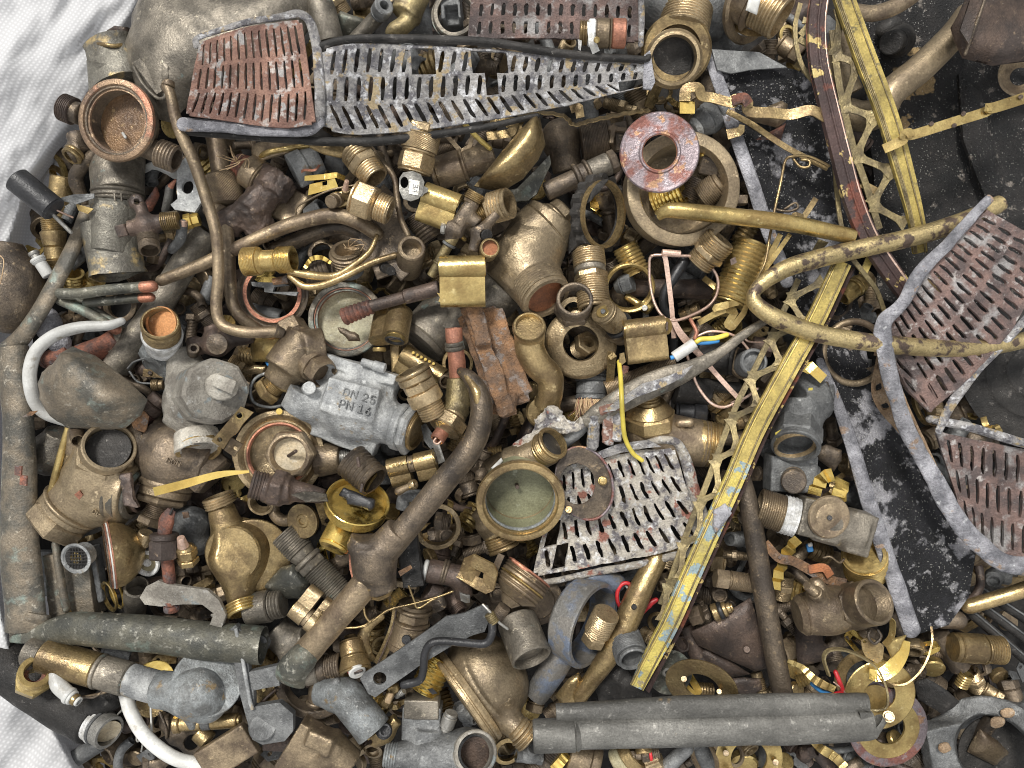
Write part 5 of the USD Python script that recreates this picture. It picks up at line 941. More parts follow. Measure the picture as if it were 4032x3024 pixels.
# ================================================================ centre
T(6)
t = Thing('ring_flange', 'coppery brass threaded ring with a grey cross bar, below the shiny double nipple', 'ring', mat='brown')
t.ring((110, 235, 8), (.05, .1), [(-60, 190), (-40, 205), (-30, 196), (-10, 210), (8, 212), (12, 200), (4, 190), (12, 176), (8, 160), (-6, 158), (-8, 148), (-60, 146)], 'dark', amp=.5); t.ring((110, 235, 10), (.05, .1), [(6, 172), (10, 172), (10, 150), (6, 150)], 'copper', 'inner_ring')
t.sheet([(-20, 165, 18), (130, 170, 22), (205, 185, 20), (120, 195, 20), (110, 225, 20), (260, 225, 18), (250, 250, 18), (60, 225, 20), (60, 200, 20), (-10, 190, 18)], 'slate', 'cross_bar', th=4); t.fit((110, 165, 24), (200, 150, 22), 'n1:20-26', 'rust')
t = Thing('cream_cup', 'brass cup with cream coated inside and coppery verdigris rim, behind the rusty screw', 'meter body', mat='brown')
cup(t, (545, 385, 8), (.06, -.05), 222, 'copper', 'verd', 'cream', depth=.42, wall=.17)
t.sheet([(480, 420, -6), (540, 440, -6), (620, 480, -6), (640, 520, -6), (560, 520, -6), (500, 470, -6)], 'dark', 'silt', th=2, zc=3, amp=2, freq=120)
t = Thing('rusty_screw', 'rusty iron screw with coarse thread, pointing out of the yellow lock cylinder', 'screw', mat='redrust')
t.fit((530, 375, 30), (700, 310, 34), 't1:54-46', 'redrust', pitch=24); t.fit((690, 312, 34), (1100, 200, 40), 'c.5:36 c.5:44', 'umber'); t.tube([(720, 325, 26), (900, 285, 30), (1080, 240, 34)], 14, 'gold', 'brass_strip', 'rr', 8)
t = Thing('check_valve', 'brown bronze elbow valve with hex nuts at both ends, left of the cream cup', 'valve', mat='brown')
t.cast([('c', (190, 690, 22), (320, 500, 18), 135, 128), ('c', (300, 570, 24), (410, 560, 18), 120), ('c', (230, 640, 20), (140, 760, 18), 110, 90)], k=7, mat='brown', amp=.7); t.fit((340, 640, 26), (420, 720, 36), 'c.4:100 h.6:98', 'brown', bore=(0, 78), roll=.2); t.fit((270, 540, 18), (200, 420, 10), 'c.4:106 h.6:100', 'brown'); t.fit((170, 740, 16), (60, 830, 12), 'b.1:102 c.1:84 t.4:66 h.4:92', 'ochre', bore=(0, 40))
t = Thing('curved_brass_sheet', 'smooth curved ochre brass sheet left of the bronze elbow valve', 'sheet', mat='ochre')
t.sheet([(-20, 505, 10), (90, 500, 18), (190, 485, 22), (170, 560, 22), (110, 640, 18), (0, 640, 8), (-20, 590, 6)], 'gold', zc=5, th=1.2); t.sheet([(0, 660, -2), (90, 660, 0), (60, 720, -2), (-80, 700, -6)], 'tan', 'fold', th=1.2, zc=4)
t = Thing('blue_wire_loop', 'grey steel wire loop with a bit of blue insulation, left of the elbow valve', 'wire', mat='slate')
t.tube([(130, 690, 20), (20, 730, 20), (-20, 800, 20), (0, 880, 20), (90, 910, 22), (180, 895, 24), (240, 870, 24)], 9, 'bluegrey', 'wire', 'rr', 6); t.tube([(75, 630, 8), (85, 650, 10), (105, 670, 10)], 14, 'bluewire', 'insulation', 'rr', 8)
t.fit((150, 935, 10), (150, 935, 20), 'b1:20', 'shine'); 
t = Thing('dn_valve', 'pale blue grey zinc valve body with raised DN 25 PN 16 lettering', 'valve body', mat='zinc')
t.cast([('c', (340, 860, 18), (920, 1040, 18), 122, 126), ('e', (610, 900, 14), (235, 215, 172), -17), ('b', (592, 866, 26), (300, 190, 200), -14), ('b', (645, 690, 16), (440, 60, 190), -17), ('b', (655, 740, 10), (400, 110, 150), -17), ('c', (330, 830, 20), (265, 940, 18), 118, 112), ('b', (545, 1100, 8), (380, 70, 170), -21), ('b', (560, 1040, 6), (330, 140, 130), -19)], [('c', (790, 1220, 70), (830, 1240, -60), 56)], k=7, mat='zinc', h=1.3, amp=1.6, freq=50)
t.fit((850, 1020, 22), (945, 1050, 26), 'c.5:142 h.5:160', 'zinc', bore=(0, 0), roll=.1); t.fit((935, 1040, 24), (975, 1056, 26), 'b.3:128 t.7:120', 'ochre', bore=(0, 100)); t.fit((320, 800, 36), (330, 795, 48), 'c1:38', 'zinc'); t.fit((640, 640, 34), (780, 680, 36), 'c.5:24 c.5:30', 'zinc')
t.text('DN 25', (520, 838, 41.6), 50, 16, 'slate', depth=1.8).sub('body'); t.text('PN 16', (496, 905, 42.6), 50, 16, 'slate', depth=2.4)
t.sheet([(590, 1000, 37), (640, 965, 41), (672, 985, 39), (655, 1010, 38), (610, 1090, 30), (600, 1060, 31)], 'slate', 'stain_scab', th=2, amp=1)
t = Thing('lock_cylinder', 'dull gold lock cylinder standing on end, right of the cream cup', 'lock cylinder', mat='ochre')
t.euro((866, 345, 22), (838, 500, 38), 78, 170, (-.95, .25, -.2), 'ochre', slot=False); t.ring((836, 512, 40), (-.15, .85, .3), [(-4, 40), (2, 60), (8, 58), (8, 46), (2, 44)], 'char', 'circlip'); t.cast([('b', (845, 620, 10), (55, 160, 60), 4)], k=1, mat='ochre', part='tang'); t.fit((745, 555, 26), (745, 580, 26), 'b1:40', 'gold')
t = Thing('lock_cylinder', 'gold lock cylinder with pin dimples, partly under the tan coupling', 'lock cylinder', mat='gold')
t.euro((890, 590, 14), (1120, 740, 20), 62, 130, (-.3, .9, -.2), 'ochre', slot=False)
for i in range(6): t.fit((945 + i * 24, 588 + i * 13, 25), (946 + i * 24, 586 + i * 13, 27), 'c1:9', 'shine')
t.fit((1130, 730, 10), (1140, 760, 30), 'c.5:50 c.5:42', 'brown', bore=(0, 30))
t = Thing('tan_coupling', 'plain tan brass coupling with one thread, leaning on the grey DN 25 valve', 'coupling', mat='tan')
t.fit((935, 690, 56), (1075, 965, 46), 'b.08:112 c.15:106 h.2:106 c.25:104 t.3:82', 'tan', bore=(82, 60), pitch=15)
t = Thing('flare_elbow', 'brass flare elbow with hex nut and copper stub tube, between coupling and curved handle', 'elbow', mat='olive')
t.tube([(1185, 440, 46), (1190, 520, 44), (1205, 640, 40), (1210, 740, 36)], [46, 48, 52, 50], 'copper', 'copper_stub', 'oo', flat=[.75, 1, 1]); t.fit((1188, 520, 44), (1195, 570, 42), 'b.5:58 b.5:60', 'greyb'); t.cast([('c', (1210, 740, 36), (1215, 900, 36), 62, 78), ('c', (1215, 900, 36), (1150, 1010, 40), 76)], k=6, mat='olive', h=1.1); t.fit((1190, 950, 38), (1120, 1060, 46), 'c.2:80 h.6:112 n.2:100-60', 'tan', bore=(0, 0)); t.fit((1125, 1045, 46), (1085, 1105, 52), 'c1:44', 'copper', bore=(0, 28)); t.tube([(1083, 1090, 53), (1068, 1115, 54), (1090, 1128, 54), (1112, 1110, 54)], 7, 'pink', 'torn_lip', 'rr', 6)
t = Thing('tap_spout', 'long curved grey gold tap handle with forked hub, crossing the middle of the heap', 'tap handle', mat='worn')
t.tube([(1228, 698, 50), (1275, 730, 56), (1330, 810, 60), (1352, 920, 62), (1330, 1060, 62), (1260, 1190, 62), (1130, 1350, 60), (960, 1560, 58), (790, 1760, 56)], [26, 44, 58, 66, 70, 72, 74, 76, 82], 'dark', 'spout', 'rf', 24, n=9, amp=.5); t.tube([(1225, 700, 54), (1270, 735, 60), (1322, 815, 66), (1330, 880, 68)], [10, 22, 30, 20], 'ochre', 'worn_tip', 'rr', 14, amp=.4)
t.cast([('c', (750, 1760, 54), (860, 1640, 58), 92, 84), ('c', (690, 1740, 54), (700, 1900, 52), 110, 100), ('s', (720, 1830, 52), 112), ('c', (660, 1690, 52), (640, 1740, 50), 84), ('c', (720, 1860, 52), (770, 2000, 50), 92, 84)], k=9, mat='dark', part='hub', h=1.5, amp=.6)
t.fit((735, 1950, 50), (775, 2040, 50), 'b.2:86 n.5:78-72 n.3:72-50', 'ochre'); t.tube([(670, 1950, 48), (560, 2080, 46), (380, 2290, 40), (230, 2470, 34), (210, 2540, 30)], [84, 82, 80, 86, 60], 'brown', 'lower_arm', 'rf', 22, amp=.6, flat=[1, 1, 1, .9, .5]); t.tube([(300, 2390, 42), (230, 2470, 38), (215, 2545, 32)], [84, 88, 70], 'green', 'crusted_end', 'rf', 20, flat=[1, .8, .4], amp=2)
t = Thing('iron_bracket', 'rusty orange iron bracket plate with a broken rib, right of the copper stub', 'bracket', mat='rust')
t.cast([('b', (1395, 640, 40), (110, 690, 44), 20, ) if False else ('b', (1390, 630, 38), (95, 680, 50), 20), ('b', (1425, 630, 26), (230, 600, 36), 20), ('b', (1470, 600, 28), (190, 520, 40), 20), ('b', (1330, 420, 44), (90, 250, 70), 14), ('b', (1510, 900, 34), (90, 130, 60), 10)], [('b', (1400, 345, 60), (60, 110, 120), 30), ('c', (1310, 830, 40), (1240, 740, 40), 70)], k=3, mat='rust', h=1.5, amp=3.5, freq=70)
t = Thing('round_ring_fitting', 'brown brass ring behind the copper stub of the flare elbow', 'ring', mat='ochre')
t.ring((1210, 650, 8), (.1, .1), [(-30, 84), (0, 94), (8, 90), (8, 74), (-30, 70)], 'ochre')
t = Thing('tan_meter', 'tan brass meter body with wide rim and a smaller hex cup inside', 'meter body', mat='tan')
t.ring((150, 1190, 16), (.12, -.02), [(-170, 150), (-120, 200), (-60, 215), (-30, 258), (0, 266), (12, 262), (14, 236), (4, 222), (-10, 205), (-10, 196), (2, 190), (-4, 176), (-50, 170), (-60, 1), (-170, 1)], 'tan', 'bowl'); t.ring((150, 1190, 18), (.12, -.02), [(-6, 186), (2, 190), (4, 180), (-6, 170)], 'copper', 'gasket')
t.ring((205, 1195, 40), (.05, .05), [(-110, 150, 6), (-20, 150, 6), (-10, 138, 6), (-2, 124), (0, 112), (-60, 100), (-64, 1), (-110, 1)], 'brown', 'hex_cup'); t.ring((205, 1195, 34), (.05, .05), [(-22, 0), (-22, 98), (-18, 98), (-18, 0)], 'beige', 'cup_floor'); t.fit((205, 1200, 34), (250, 1170, 44), 'c1:11', 'umber'); t.fit((-30, 1190, 4), (-100, 1185, 2), 't1:66', 'tan')
t.cast([('c', (380, 1220, 4), (520, 1210, 6), 105, 80)], k=3, mat='brown', part='side_port', amp=.5); t.fit((505, 1212, 6), (575, 1208, 6), 't1:54', 'steel', bore=(0, 30))
t = Thing('dark_tee', 'dark umber threaded tee lying on the tan meter rim', 'tee', mat='umber')
t.cast([('c', (60, 1390, 40), (220, 1400, 40), 82), ('c', (200, 1400, 40), (420, 1440, 36), 66, 40), ('h', (120, 1380, 40), (180, 1395, 40), 100)], k=5, mat='umber', amp=1); t.fit((70, 1385, 40), (-20, 1365, 44), 't1:86', 'umber', bore=(0, 60), pitch=16); t.sheet([(220, 1430, 56), (300, 1410, 58), (430, 1420, 54), (440, 1470, 50), (300, 1470, 54)], 'greyb', 'scale_crust', th=3, amp=3, freq=80)
t.ring((40, 1480, 16), (0, .3), [(-60, 60), (0, 78), (6, 76), (6, 62), (-60, 50)], 'tan', 'cup')
t = Thing('dark_bulb_sleeve', 'dark brown corrugated bulb sleeve with slots, under the grey DN 25 valve', 'bulb sleeve', mat='dark')
t.fit((580, 1230, 26), (715, 1350, 36), 'w1:112-100', 'dark', bore=(0, 84), pitch=12, depth=(1, 2.2)); t.cast([('b', (620, 1235, 56), (16, 60, 20), 10), ('b', (640, 1390, 50), (14, 50, 20), -10)], k=1, mat='umber', part='slot', h=.9)
t = Thing('lock_cylinder', 'dark gold lock cylinder with a row of dots, right of the dark bulb sleeve', 'lock cylinder', mat='ochre')
t.euro((800, 1275, 20), (1075, 1215, 24), 58, 120, (.2, .95, -.2), 'ochre', slot=True)
for i in range(5): t.fit((828 + i * 24, 1258 - i * 5, 31), (829 + i * 24, 1256 - i * 5, 33), 'c1:8', 'gold')
t = Thing('steel_key_blade', 'bright steel key shape with grooved blade, tucked beside the lock cylinder', 'key', mat='steel')
t.sheet([(990, 1020, 14), (1020, 1005, 18), (1060, 1070, 20), (1075, 1140, 20), (1050, 1160, 18), (1010, 1110, 14)], 'slate', 'bow', th=1.5); t.sheet([(1060, 1130, 20), (1100, 1125, 22), (1135, 1230, 22), (1095, 1250, 20)], 'steel', 'blade', th=1.5, zc=.6)
t = Thing('thin_brass_ring', 'large thin brass ring standing between the dark sleeve and tap handle', 'ring', mat='gold')
t.ring((790, 1470, 4), (.75, .1, .5), [(-14, 215), (14, 222), (14, 208), (8, 200), (-14, 198)], 'gold', seg=56)
t = Thing('gold_flush_cap', 'polished gold cap with round flange and short tube, bright and mirror like', 'cap', mat='shine')
t.ring((612, 1488, 34), (.32, -.80, .62), [(-34, 168), (-30, 188), (34, 190), (38, 184), (34, 176), (-8, 168), (-12, 1), (-34, 1)], 'shine', 'flange'); t.fit((575, 1540, 22), (465, 1750, 40), 'c.93:92 n.07:92-84', 'shine'); t.cast([('b', (610, 1450, 38), (190, 50, 24), -28), ('b', (640, 1470, 38), (150, 40, 30), -10), ('s', (690, 1490, 38), 24)], k=3, mat='blackp', part='insert', amp=2)
t = Thing('pointed_grey_barrel', 'big smooth grey brown tube end behind the rusty screw', 'tube', mat='greyb')
t.fit((1200, 300, -16), (990, 540, -2), 'c.9:165 n.1:165-150', 'greyb', bore=(0, 0))
t = Thing('small_bent_rod', 'small brass spindle with round eye beside the tap handle', 'spindle', mat='brown')
t.tube([(860, 1410, 30), (900, 1390, 32), (950, 1370, 34)], [26, 20, 22], 'brown', ends='rr', seg=10); t.fit((930, 1375, 34), (960, 1365, 36), 'b1:30', 'tan'); t.tube([(880, 1510, 10), (900, 1440, 12), (1000, 1440, 10)], 40, 'slate', 'block', 'ff', 10)
# ================================================================ middle right of centre
T(7)
t = Thing('union_nut', 'dark coppery union nut with bright inner thread, above the round brass plate', 'nut', mat='umber')
t.fit((385, 340, 22), (398, 265, 50), 'h.45:118 c.45:108 b.1:108', 'dark', bore=(86, 92), inner='t', roll=.1); t.ring((390, 345, 30), (0, .1), [(0, 86), (8, 90), (8, 60), (0, 60)], 'tan', 'bottom_ring')
t = Thing('round_brass_plate', 'round ochre brass plate with a large centre hole, under the dark union nut', 'plate', mat='ochre')
t.ring((432, 530, 14), (-.05, .14), [(-36, 200), (-30, 212), (-6, 216), (8, 205), (14, 190), (30, 128), (32, 106), (-4, 102), (-36, 104)], 'tan', 'plate', amp=.4)
t = Thing('plate_nut', 'small brass hex nut seen through the hole of the round brass plate', 'nut', mat='tan')
t.fit((420, 570, -6), (480, 520, 10), 't.5:62 h.5:76', 'tan', bore=(0, 36), depth=(1, 2.5))
t = Thing('clamp_ring', 'thick gold brass clamp ring with a screw ear', 'clamp ring', mat='gold')
t.ring((722, 205, 14), (-.05, .3), [(-70, 142), (-56, 150), (-30, 140), (-14, 146), (4, 150), (10, 142), (4, 130), (-30, 124), (-70, 128)], 'gold', amp=.4); t.cast([('c', (800, 290, 4), (850, 330, 6), 44, 30), ('c', (700, 250, -2), (830, 330, 4), 20)], k=4, mat='gold', part='ear', h=1); t.fit((812, 322, 10), (812, 320, 18), 'c1:18', 'steel'); t.tube([(815, 350, 0), (820, 375, 2)], 18, 'steel', 'nut', 'ff', 8)
t = Thing('rubber_cone', 'dark rubber cone plug inside the gold clamp ring', 'plug', mat='char')
t.fit((640, 200, 0), (740, 165, 8), 'n.4:36-56 h.6:60', 'slate'); t.tube([(700, 200, -14), (1200, 210, -18)], [52, 60], 'umber', 'pipe', 'ff')
t = Thing('fine_thread_cartridge', 'pale gold fine threaded cartridge with round head and rubber ring', 'cartridge', mat='gold')
t.fit((560, 335, 50), (665, 430, 30), 'b.1:78 c.12:78 k.5:74 c.1:70 b.14:88@blackp', 'tan', bore=(30, 0)); t.ring((566, 342, 51), (-.5, -.48, .7), [(0, 20), (3, 44), (6, 40), (5, 24), (3, 14), (0, 12)], 'gold', 'head_ring'); t.fit((566, 342, 51), (564, 340, 54), 'c1:15', 'slate'); t.fit((640, 430, 24), (690, 470, 14), 'b.5:92 c.5:84', 'brown')
t = Thing('lock_cylinder', 'olive gold profile lock cylinder with keyway facing right, above the yellow wire', 'lock cylinder', mat='ochre')
t.euro((690, 455, 46), (930, 425, 46), 62, 205, (.06, 1, -.1), 'ochre', slot=False, face=1); t.sheet([(668, 590, 48), (690, 585, 48), (700, 640, 46), (670, 665, 44), (660, 640, 46)], 'ochre', 'cam_lug', th=5); t.fit((920, 430, 46), (948, 428, 50), 'c1:50', 'gold'); t.cast([('b', (944, 430, 56), (10, 50, 14), 0)], k=.5, mat='umber', part='keyhole', h=.8)
t = Thing('s_bend', 'ochre brass S bend waste with open threaded top and round foot', 'waste bend', mat='ochre')
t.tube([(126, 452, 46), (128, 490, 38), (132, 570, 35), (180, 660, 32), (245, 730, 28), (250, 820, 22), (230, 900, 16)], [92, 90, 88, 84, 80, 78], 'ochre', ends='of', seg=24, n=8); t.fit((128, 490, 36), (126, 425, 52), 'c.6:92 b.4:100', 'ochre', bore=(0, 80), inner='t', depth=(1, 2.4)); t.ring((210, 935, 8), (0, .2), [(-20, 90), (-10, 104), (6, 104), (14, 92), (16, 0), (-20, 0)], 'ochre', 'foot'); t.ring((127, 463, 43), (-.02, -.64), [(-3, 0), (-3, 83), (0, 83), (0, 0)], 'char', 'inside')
t = Thing('grey_adaptor', 'grey black threaded adaptor wrapped with hemp and red fibre, under the round plate', 'adaptor', mat='slate')
t.fit((495, 650, -12), (490, 960, -8), 't.25:92 c.1:96 c.25:88 c.1:92 k.3:84@straw', 'slate', pitch=16)
for i in range(26): a = rng.uniform(-1, 1); t.tube([(450 + 50 * a, 850 + 20 * rng.random(), 8), (450 + 70 * a, 910, 10), (450 + 90 * a + rng.normal(0, 20), 960 + 30 * rng.random(), 6)], 2.6, ['straw', 'redrust'][i % 3 == 0], 'fibre', 'ff', 5)
t = Thing('brass_hook_strip', 'flat brown brass hook strip hanging off the round brass plate', 'strip', mat='ochre')
t.ribbon([(590, 600, 26), (620, 605, 30), (615, 640, 24), (605, 760, 8)], [50, 50, 48], 'ochre', sharp=True)
t = Thing('threaded_rod', 'long fine threaded brass rod behind the broken grate bar', 'threaded rod', mat='brown')
t.fit((580, 800, 4), (990, 640, 8), 't1:46', 'brown', pitch=9); t.cast([('b', (690, 720, 2), (36, 110, 40), -10)], k=2, mat='redrust', part='clip')
t = Thing('hoop_wire', 'thin pink copper hoop frame with flat bars, lying over the dark fittings', 'frame', mat='pink')
t.tube([(850, 15, 32), (920, 5, 34), (1040, 0, 34) if False else (980, 10, 34), (1100, 15, 34), (1180, 50, 34), (1240, 130, 32), (1245, 220, 32), (1200, 300, 32), (1100, 360, 34), (990, 395, 36), (920, 370, 34), (870, 290, 32), (845, 180, 30), (840, 80, 30)], 9, 'pink', 'hoop', closed=True, seg=8, n=6)
t.ribbon([(928, 10, 36), (940, 60, 34), (970, 300, 30), (985, 500, 26)], 28, 'pink', 'flat_bar', th=.6); t.fit((915, -10, 37), (1025, 0, 37), 'c1:20', 'pink'); t.tube([(850, 15, 32), (856, 10, 33)], 10, 'pink', 'eyelet', 'rr', 8)
t.ribbon([(975, 380, 36), (1030, 480, 34), (1130, 590, 30), (1260, 740, 28), (1390, 880, 28)], [30, 46, 28, 28], 'pink', 'flat_bar', th=.6); t.tube([(1060, 590, 26), (1095, 700, 26), (1130, 790, 24), (1200, 880, 24), (1270, 910, 24), (1340, 890, 24), (1430, 840, 26), (1480, 800, 26)], 9, 'pink', 'hoop_rest', 'rr', 8); t.tube([(1120, 490, 30), (1200, 460, 32), (1300, 470, 32), (1380, 510, 30), (1450, 600, 26), (1500, 690, 22)], 8, 'pink', 'hoop_rest', 'rr', 8); t.cast([('b', (1350, 890, 28), (50, 36, 20), -30), ('b', (1440, 860, 28), (40, 50, 16), 40)], k=1, mat='pink', part='end_tab', h=.9) if False else t.fit((1330, 900, 26), (1375, 880, 28), 'q1:24', 'pink')
t.tube([(1400, 490, 24), (1430, 520, 24), (1530, 525, 22)], 7, 'pink', 'wire_end', 'rr', 6)
t = Thing('black_cable', 'short black rubber cable with split end inside the copper hoop', 'cable', mat='blackp')
t.tube([(1045, 40, 24), (985, 140, 26), (930, 230, 24), (925, 310, 20), (960, 380, 16), (985, 470, 10), (985, 570, 4)], [38, 30, 26, 26, 26], 'blackp', 'cable', 'rr', 10)
t = Thing('white_cable_end', 'short white cable end with blue and yellow wires, under the copper bars', 'cable', mat='white')
t.fit((1110, 530, 42), (985, 615, 40), 'c1:34', 'white', bore=(26, 26)); t.tube([(1120, 520, 42), (1150, 505, 42), (1230, 500, 40), (1300, 480, 38)], 15, 'yellowwire', 'yellow_wire', 'rr', 8); t.tube([(1130, 530, 40), (1180, 528, 40), (1245, 518, 38)], 12, 'bluewire', 'blue_wire', 'rr', 8); t.tube([(1110, 500, 42), (1120, 460, 42), (1095, 410, 40), (1085, 390, 38)], 12, 'copper', 'brown_wire', 'rr', 8); t.tube([(1085, 395, 38), (1110, 380, 38), (1140, 375, 38)], 9, 'ochre', 'bare_end', 'rr', 6); t.tube([(985, 612, 42), (965, 618, 42)], 13, 'bluewire', 'blue_core', 'ff', 8)
t = Thing('crinkled_foil', 'tangle of crinkled gold brass strips beside the hairpin tube', 'strips', mat='gold')
for pts in ([(1130, 410, 30), (1220, 360, 34), (1290, 330, 36), (1350, 340, 34), (1300, 420, 30), (1330, 440, 30), (1400, 350, 32), (1440, 240, 34)], [(1240, 340, 38), (1230, 320, 38), (1310, 300, 40), (1370, 290, 36)], [(1440, 280, 30), (1480, 160, 32), (1500, 60, 34), (1560, 0, 36), (1620, -120, 38)], [(1500, 130, 28), (1480, 60, 30), (1520, -20, 32), (1560, -60, 34)], [(1160, 140, 14), (1250, 210, 18), (1340, 280, 20), (1400, 330, 18)]):
    t.ribbon(pts, [34, 44, 30], 'gold', sharp=True)
t = Thing('broken_grate_bar', 'broken grate frame bar with three corroded prongs, pointing at the hairpin tube', 'grate fragment', mat='ashgrate')
t.tube([(1545, 385, 40), (1400, 480, 42), (1250, 590, 44), (1100, 680, 46), (950, 740, 46), (800, 800, 46), (650, 880, 44), (520, 960, 42), (420, 1010, 40)], [20, 24, 28, 44, 60, 64, 58, 48, 20], 'greyb', 'bar', 'rr', 16, flat=[.8, .5, .5], amp=1.2); t.tube([(1510, 410, 40), (1250, 600, 42), (1000, 740, 44), (850, 800, 42), (710, 880, 40)], [14, 18, 24, 26, 14], 'slate', 'edge', 'rr', 10); t.tube([(450, 1010, 34), (400, 1060, 30), (330, 1120, 26)], [40, 44, 40], 'slate', 'stub', 'rr', amp=1.5)
t.sheet([(1100, 660, 58), (960, 720, 60), (800, 770, 60), (660, 860, 58), (560, 940, 54), (640, 930, 56), (760, 850, 58), (900, 800, 60), (1040, 730, 60)], 'ashgrate', 'rust_scale', th=2, amp=1.5)
for x, y in ((500, 960), (590, 930), (640, 910)): t.cast([('c', (x, y, 42), (x - 8, y + 190, 40), 26, 24), ('c', (x + 24, y, 42), (x + 12, y + 200, 40), 22, 20)], k=3, mat='redgrate' if x == 590 else 'ashgrate', part='prong', amp=3, freq=110, h=1.1)
t.cast([('c', (540, 930, 44), (690, 900, 44), 30)], k=3, mat='redgrate', part='prong_root', amp=2, freq=110, h=1.1)
t = Thing('corroded_crumb', 'crumbled white corroded grate scrap at the tip of the broken bar', 'grate fragment', mat='mixgrate')
t.cast([('c', (160, 1010, 36), (300, 940, 38), 22), ('c', (200, 1060, 36), (350, 980, 38), 24), ('c', (250, 1000, 38), (330, 1060, 36), 22), ('c', (60, 1140, 32), (220, 1030, 36), 28), ('c', (350, 1030, 38), (450, 990, 40), 26), ('c', (230, 950, 38), (290, 930, 38), 24)], k=4, mat='mixgrate', amp=5, freq=130, h=1.2)
t = Thing('yellow_wire', 'single yellow insulated wire hanging from the olive lock cylinder', 'wire', mat='yellowwire')
t.tube([(660, 640, 42), (668, 720, 52), (675, 850, 66), (680, 960, 62), (695, 1090, 46), (740, 1180, 36), (795, 1225, 32)], 14, 'yellowwire', 'wire', 'rr', 8)
t = Thing('bronze_tee_valve', 'big brown bronze tee valve with hex bonnet and coarse thread on its right', 'valve', mat='brown')
t.cast([('c', (860, 1080, 4), (1180, 1130, 4), 150, 135), ('c', (840, 1090, 6), (835, 930, 14), 145, 130)], k=8, mat='brown', h=1.6, amp=.6); t.fit((845, 1030, 12), (835, 880, 22), 'h.6:160 n.4:140-100', 'ochre', roll=.1); t.fit((835, 900, 22), (825, 800, 26), 'c.3:72 t.5:72 c.2:74', 'ochre', pitch=17); t.fit((1120, 1120, 4), (1260, 1140, 6), 'c.3:140 t.7:138', 'ochre', bore=(0, 110), pitch=19)
t.tube([(1020, 1005, 24), (1080, 1000, 26)], 26, 'brown', 'boss', 'rr')
t = Thing('black_plastic_joint', 'black plastic pipe joint with round open mouth, beside the copper bars', 'pipe joint', mat='char')
t.fit((1140, 600, -6), (1450, 650, 14), 'c.6:95 c.08:90 b.04:82@brown c.28:78', 'char', bore=(0, 0)); t.fit((1400, 660, 8), (1462, 640, 40), 'b.25:92@brown c.75:80', 'slate', bore=(0, 62), depth=(1, 2.5)); t.cast([('c', (1000, 790, -16), (1200, 830, -16), 100, 70), ('c', (1180, 780, -14), (1380, 800, -14), 34)], k=6, mat='char')
t = Thing('black_sleeve', 'small black ridged plastic sleeve left of the coarse bronze thread', 'sleeve', mat='blackp')
t.fit((990, 935, -8), (1180, 950, -6), 'b.1:52 c.5:48 h.4:56', 'blackp')
t = Thing('oval_flange', 'flat oval bronze flange ring with two brass rivets, overlapping the corroded grate', 'flange', mat='dark')
t.sheet([(*p, 38 - (p[0] - 455) * .02) for p in poly_circle(455, 1362, 165, 222, 36, -18)], 'dark', 'flange', th=4, holes=[poly_circle(410, 1362, 108, 124, 28, -14)], amp=.5); t.tube([(*p, 37) for p in poly_circle(455, 1362, 163, 220, 24, -18)], 9, 'purple', 'edge', closed=True, seg=8); t.fit((562, 1348, 38), (565, 1346, 44), 'b.3:28 c.7:24', 'gold'); t.fit((362, 1520, 38), (362, 1518, 43), 'b1:22', 'ochre')
t = Thing('green_glass_meter', 'large open bronze water meter with pale green inside', 'meter body', mat='bronze')
cup(t, (75, 1480, 54), (.03, .36), 262, 'bronze', 'ochre', 'glassgreen', depth=.78, wall=.14, hgt=1.0)
t.ring((75, 1480, 54), (.03, .36), [(-60, 206), (-56, 226), (-48, 226), (-46, 216), (-70, 205)], 'bluegrey', 'bright_ring'); t.ring((75, 1480, 54), (.03, .36), [(-185, 212), (-183, 226), (-75, 226), (-75, 216)], 'glassgreen', 'step_ring'); t.fit((50, 1365, 24), (56, 1385, 36), 'c1:12', 'umber')
t.cast([('c', (20, 1250, 24), (260, 1150, 36), 105, 92), ('c', (-60, 1330, 18), (20, 1260, 20), 130, 110), ('c', (-120, 1480, 14), (-60, 1560, 14), 120, 110), ('c', (-110, 1580, 14), (-40, 1700, 10), 90, 80), ('s', (50, 1440, -6), 170)], [('c', (55, 1385, -2), (95, 1580, 96), 238)], k=9, mat='bronze', part='side_ports', h=1.7, amp=.6)
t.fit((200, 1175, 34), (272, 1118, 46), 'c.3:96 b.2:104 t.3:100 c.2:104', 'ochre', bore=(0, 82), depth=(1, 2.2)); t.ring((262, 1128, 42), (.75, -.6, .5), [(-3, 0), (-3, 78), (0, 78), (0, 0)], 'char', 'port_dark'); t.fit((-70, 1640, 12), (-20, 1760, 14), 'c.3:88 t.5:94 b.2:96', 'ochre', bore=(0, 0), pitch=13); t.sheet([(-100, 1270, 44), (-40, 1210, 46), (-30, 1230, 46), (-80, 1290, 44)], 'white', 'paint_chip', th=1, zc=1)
TF()
t = Thing('corroded_grate', 'square corroded slotted grate plate in the lower centre, crusted grey and red', 'grate', mat='mixgrate')
t.add('slotted_plate', slot_plate([(1208, 1014, 24), (1300, 990, 26), (1380, 974, 27), (1456, 966, 26)], [(1150, 1246, 20), (1290, 1222, 22), (1420, 1196, 22), (1522, 1166, 20)], 4, 12, .32, .74, th=4, skip=[(3, 1), (2, 0)], amp=1.8, rag=.1, seed=21, lean=-.25), 'mixgrate')
t.tube([(1206, 1004, 24), (1290, 980, 28), (1380, 962, 30), (1440, 952, 30), (1470, 968, 28), (1500, 1060, 26), (1528, 1150, 22), (1518, 1180, 18), (1400, 1214, 16), (1280, 1238, 16), (1172, 1258, 14)], [5, 7, 8, 10, 14, 12, 9, 8, 6], 'mixgrate', 'rim', 'rr', 14, amp=2)
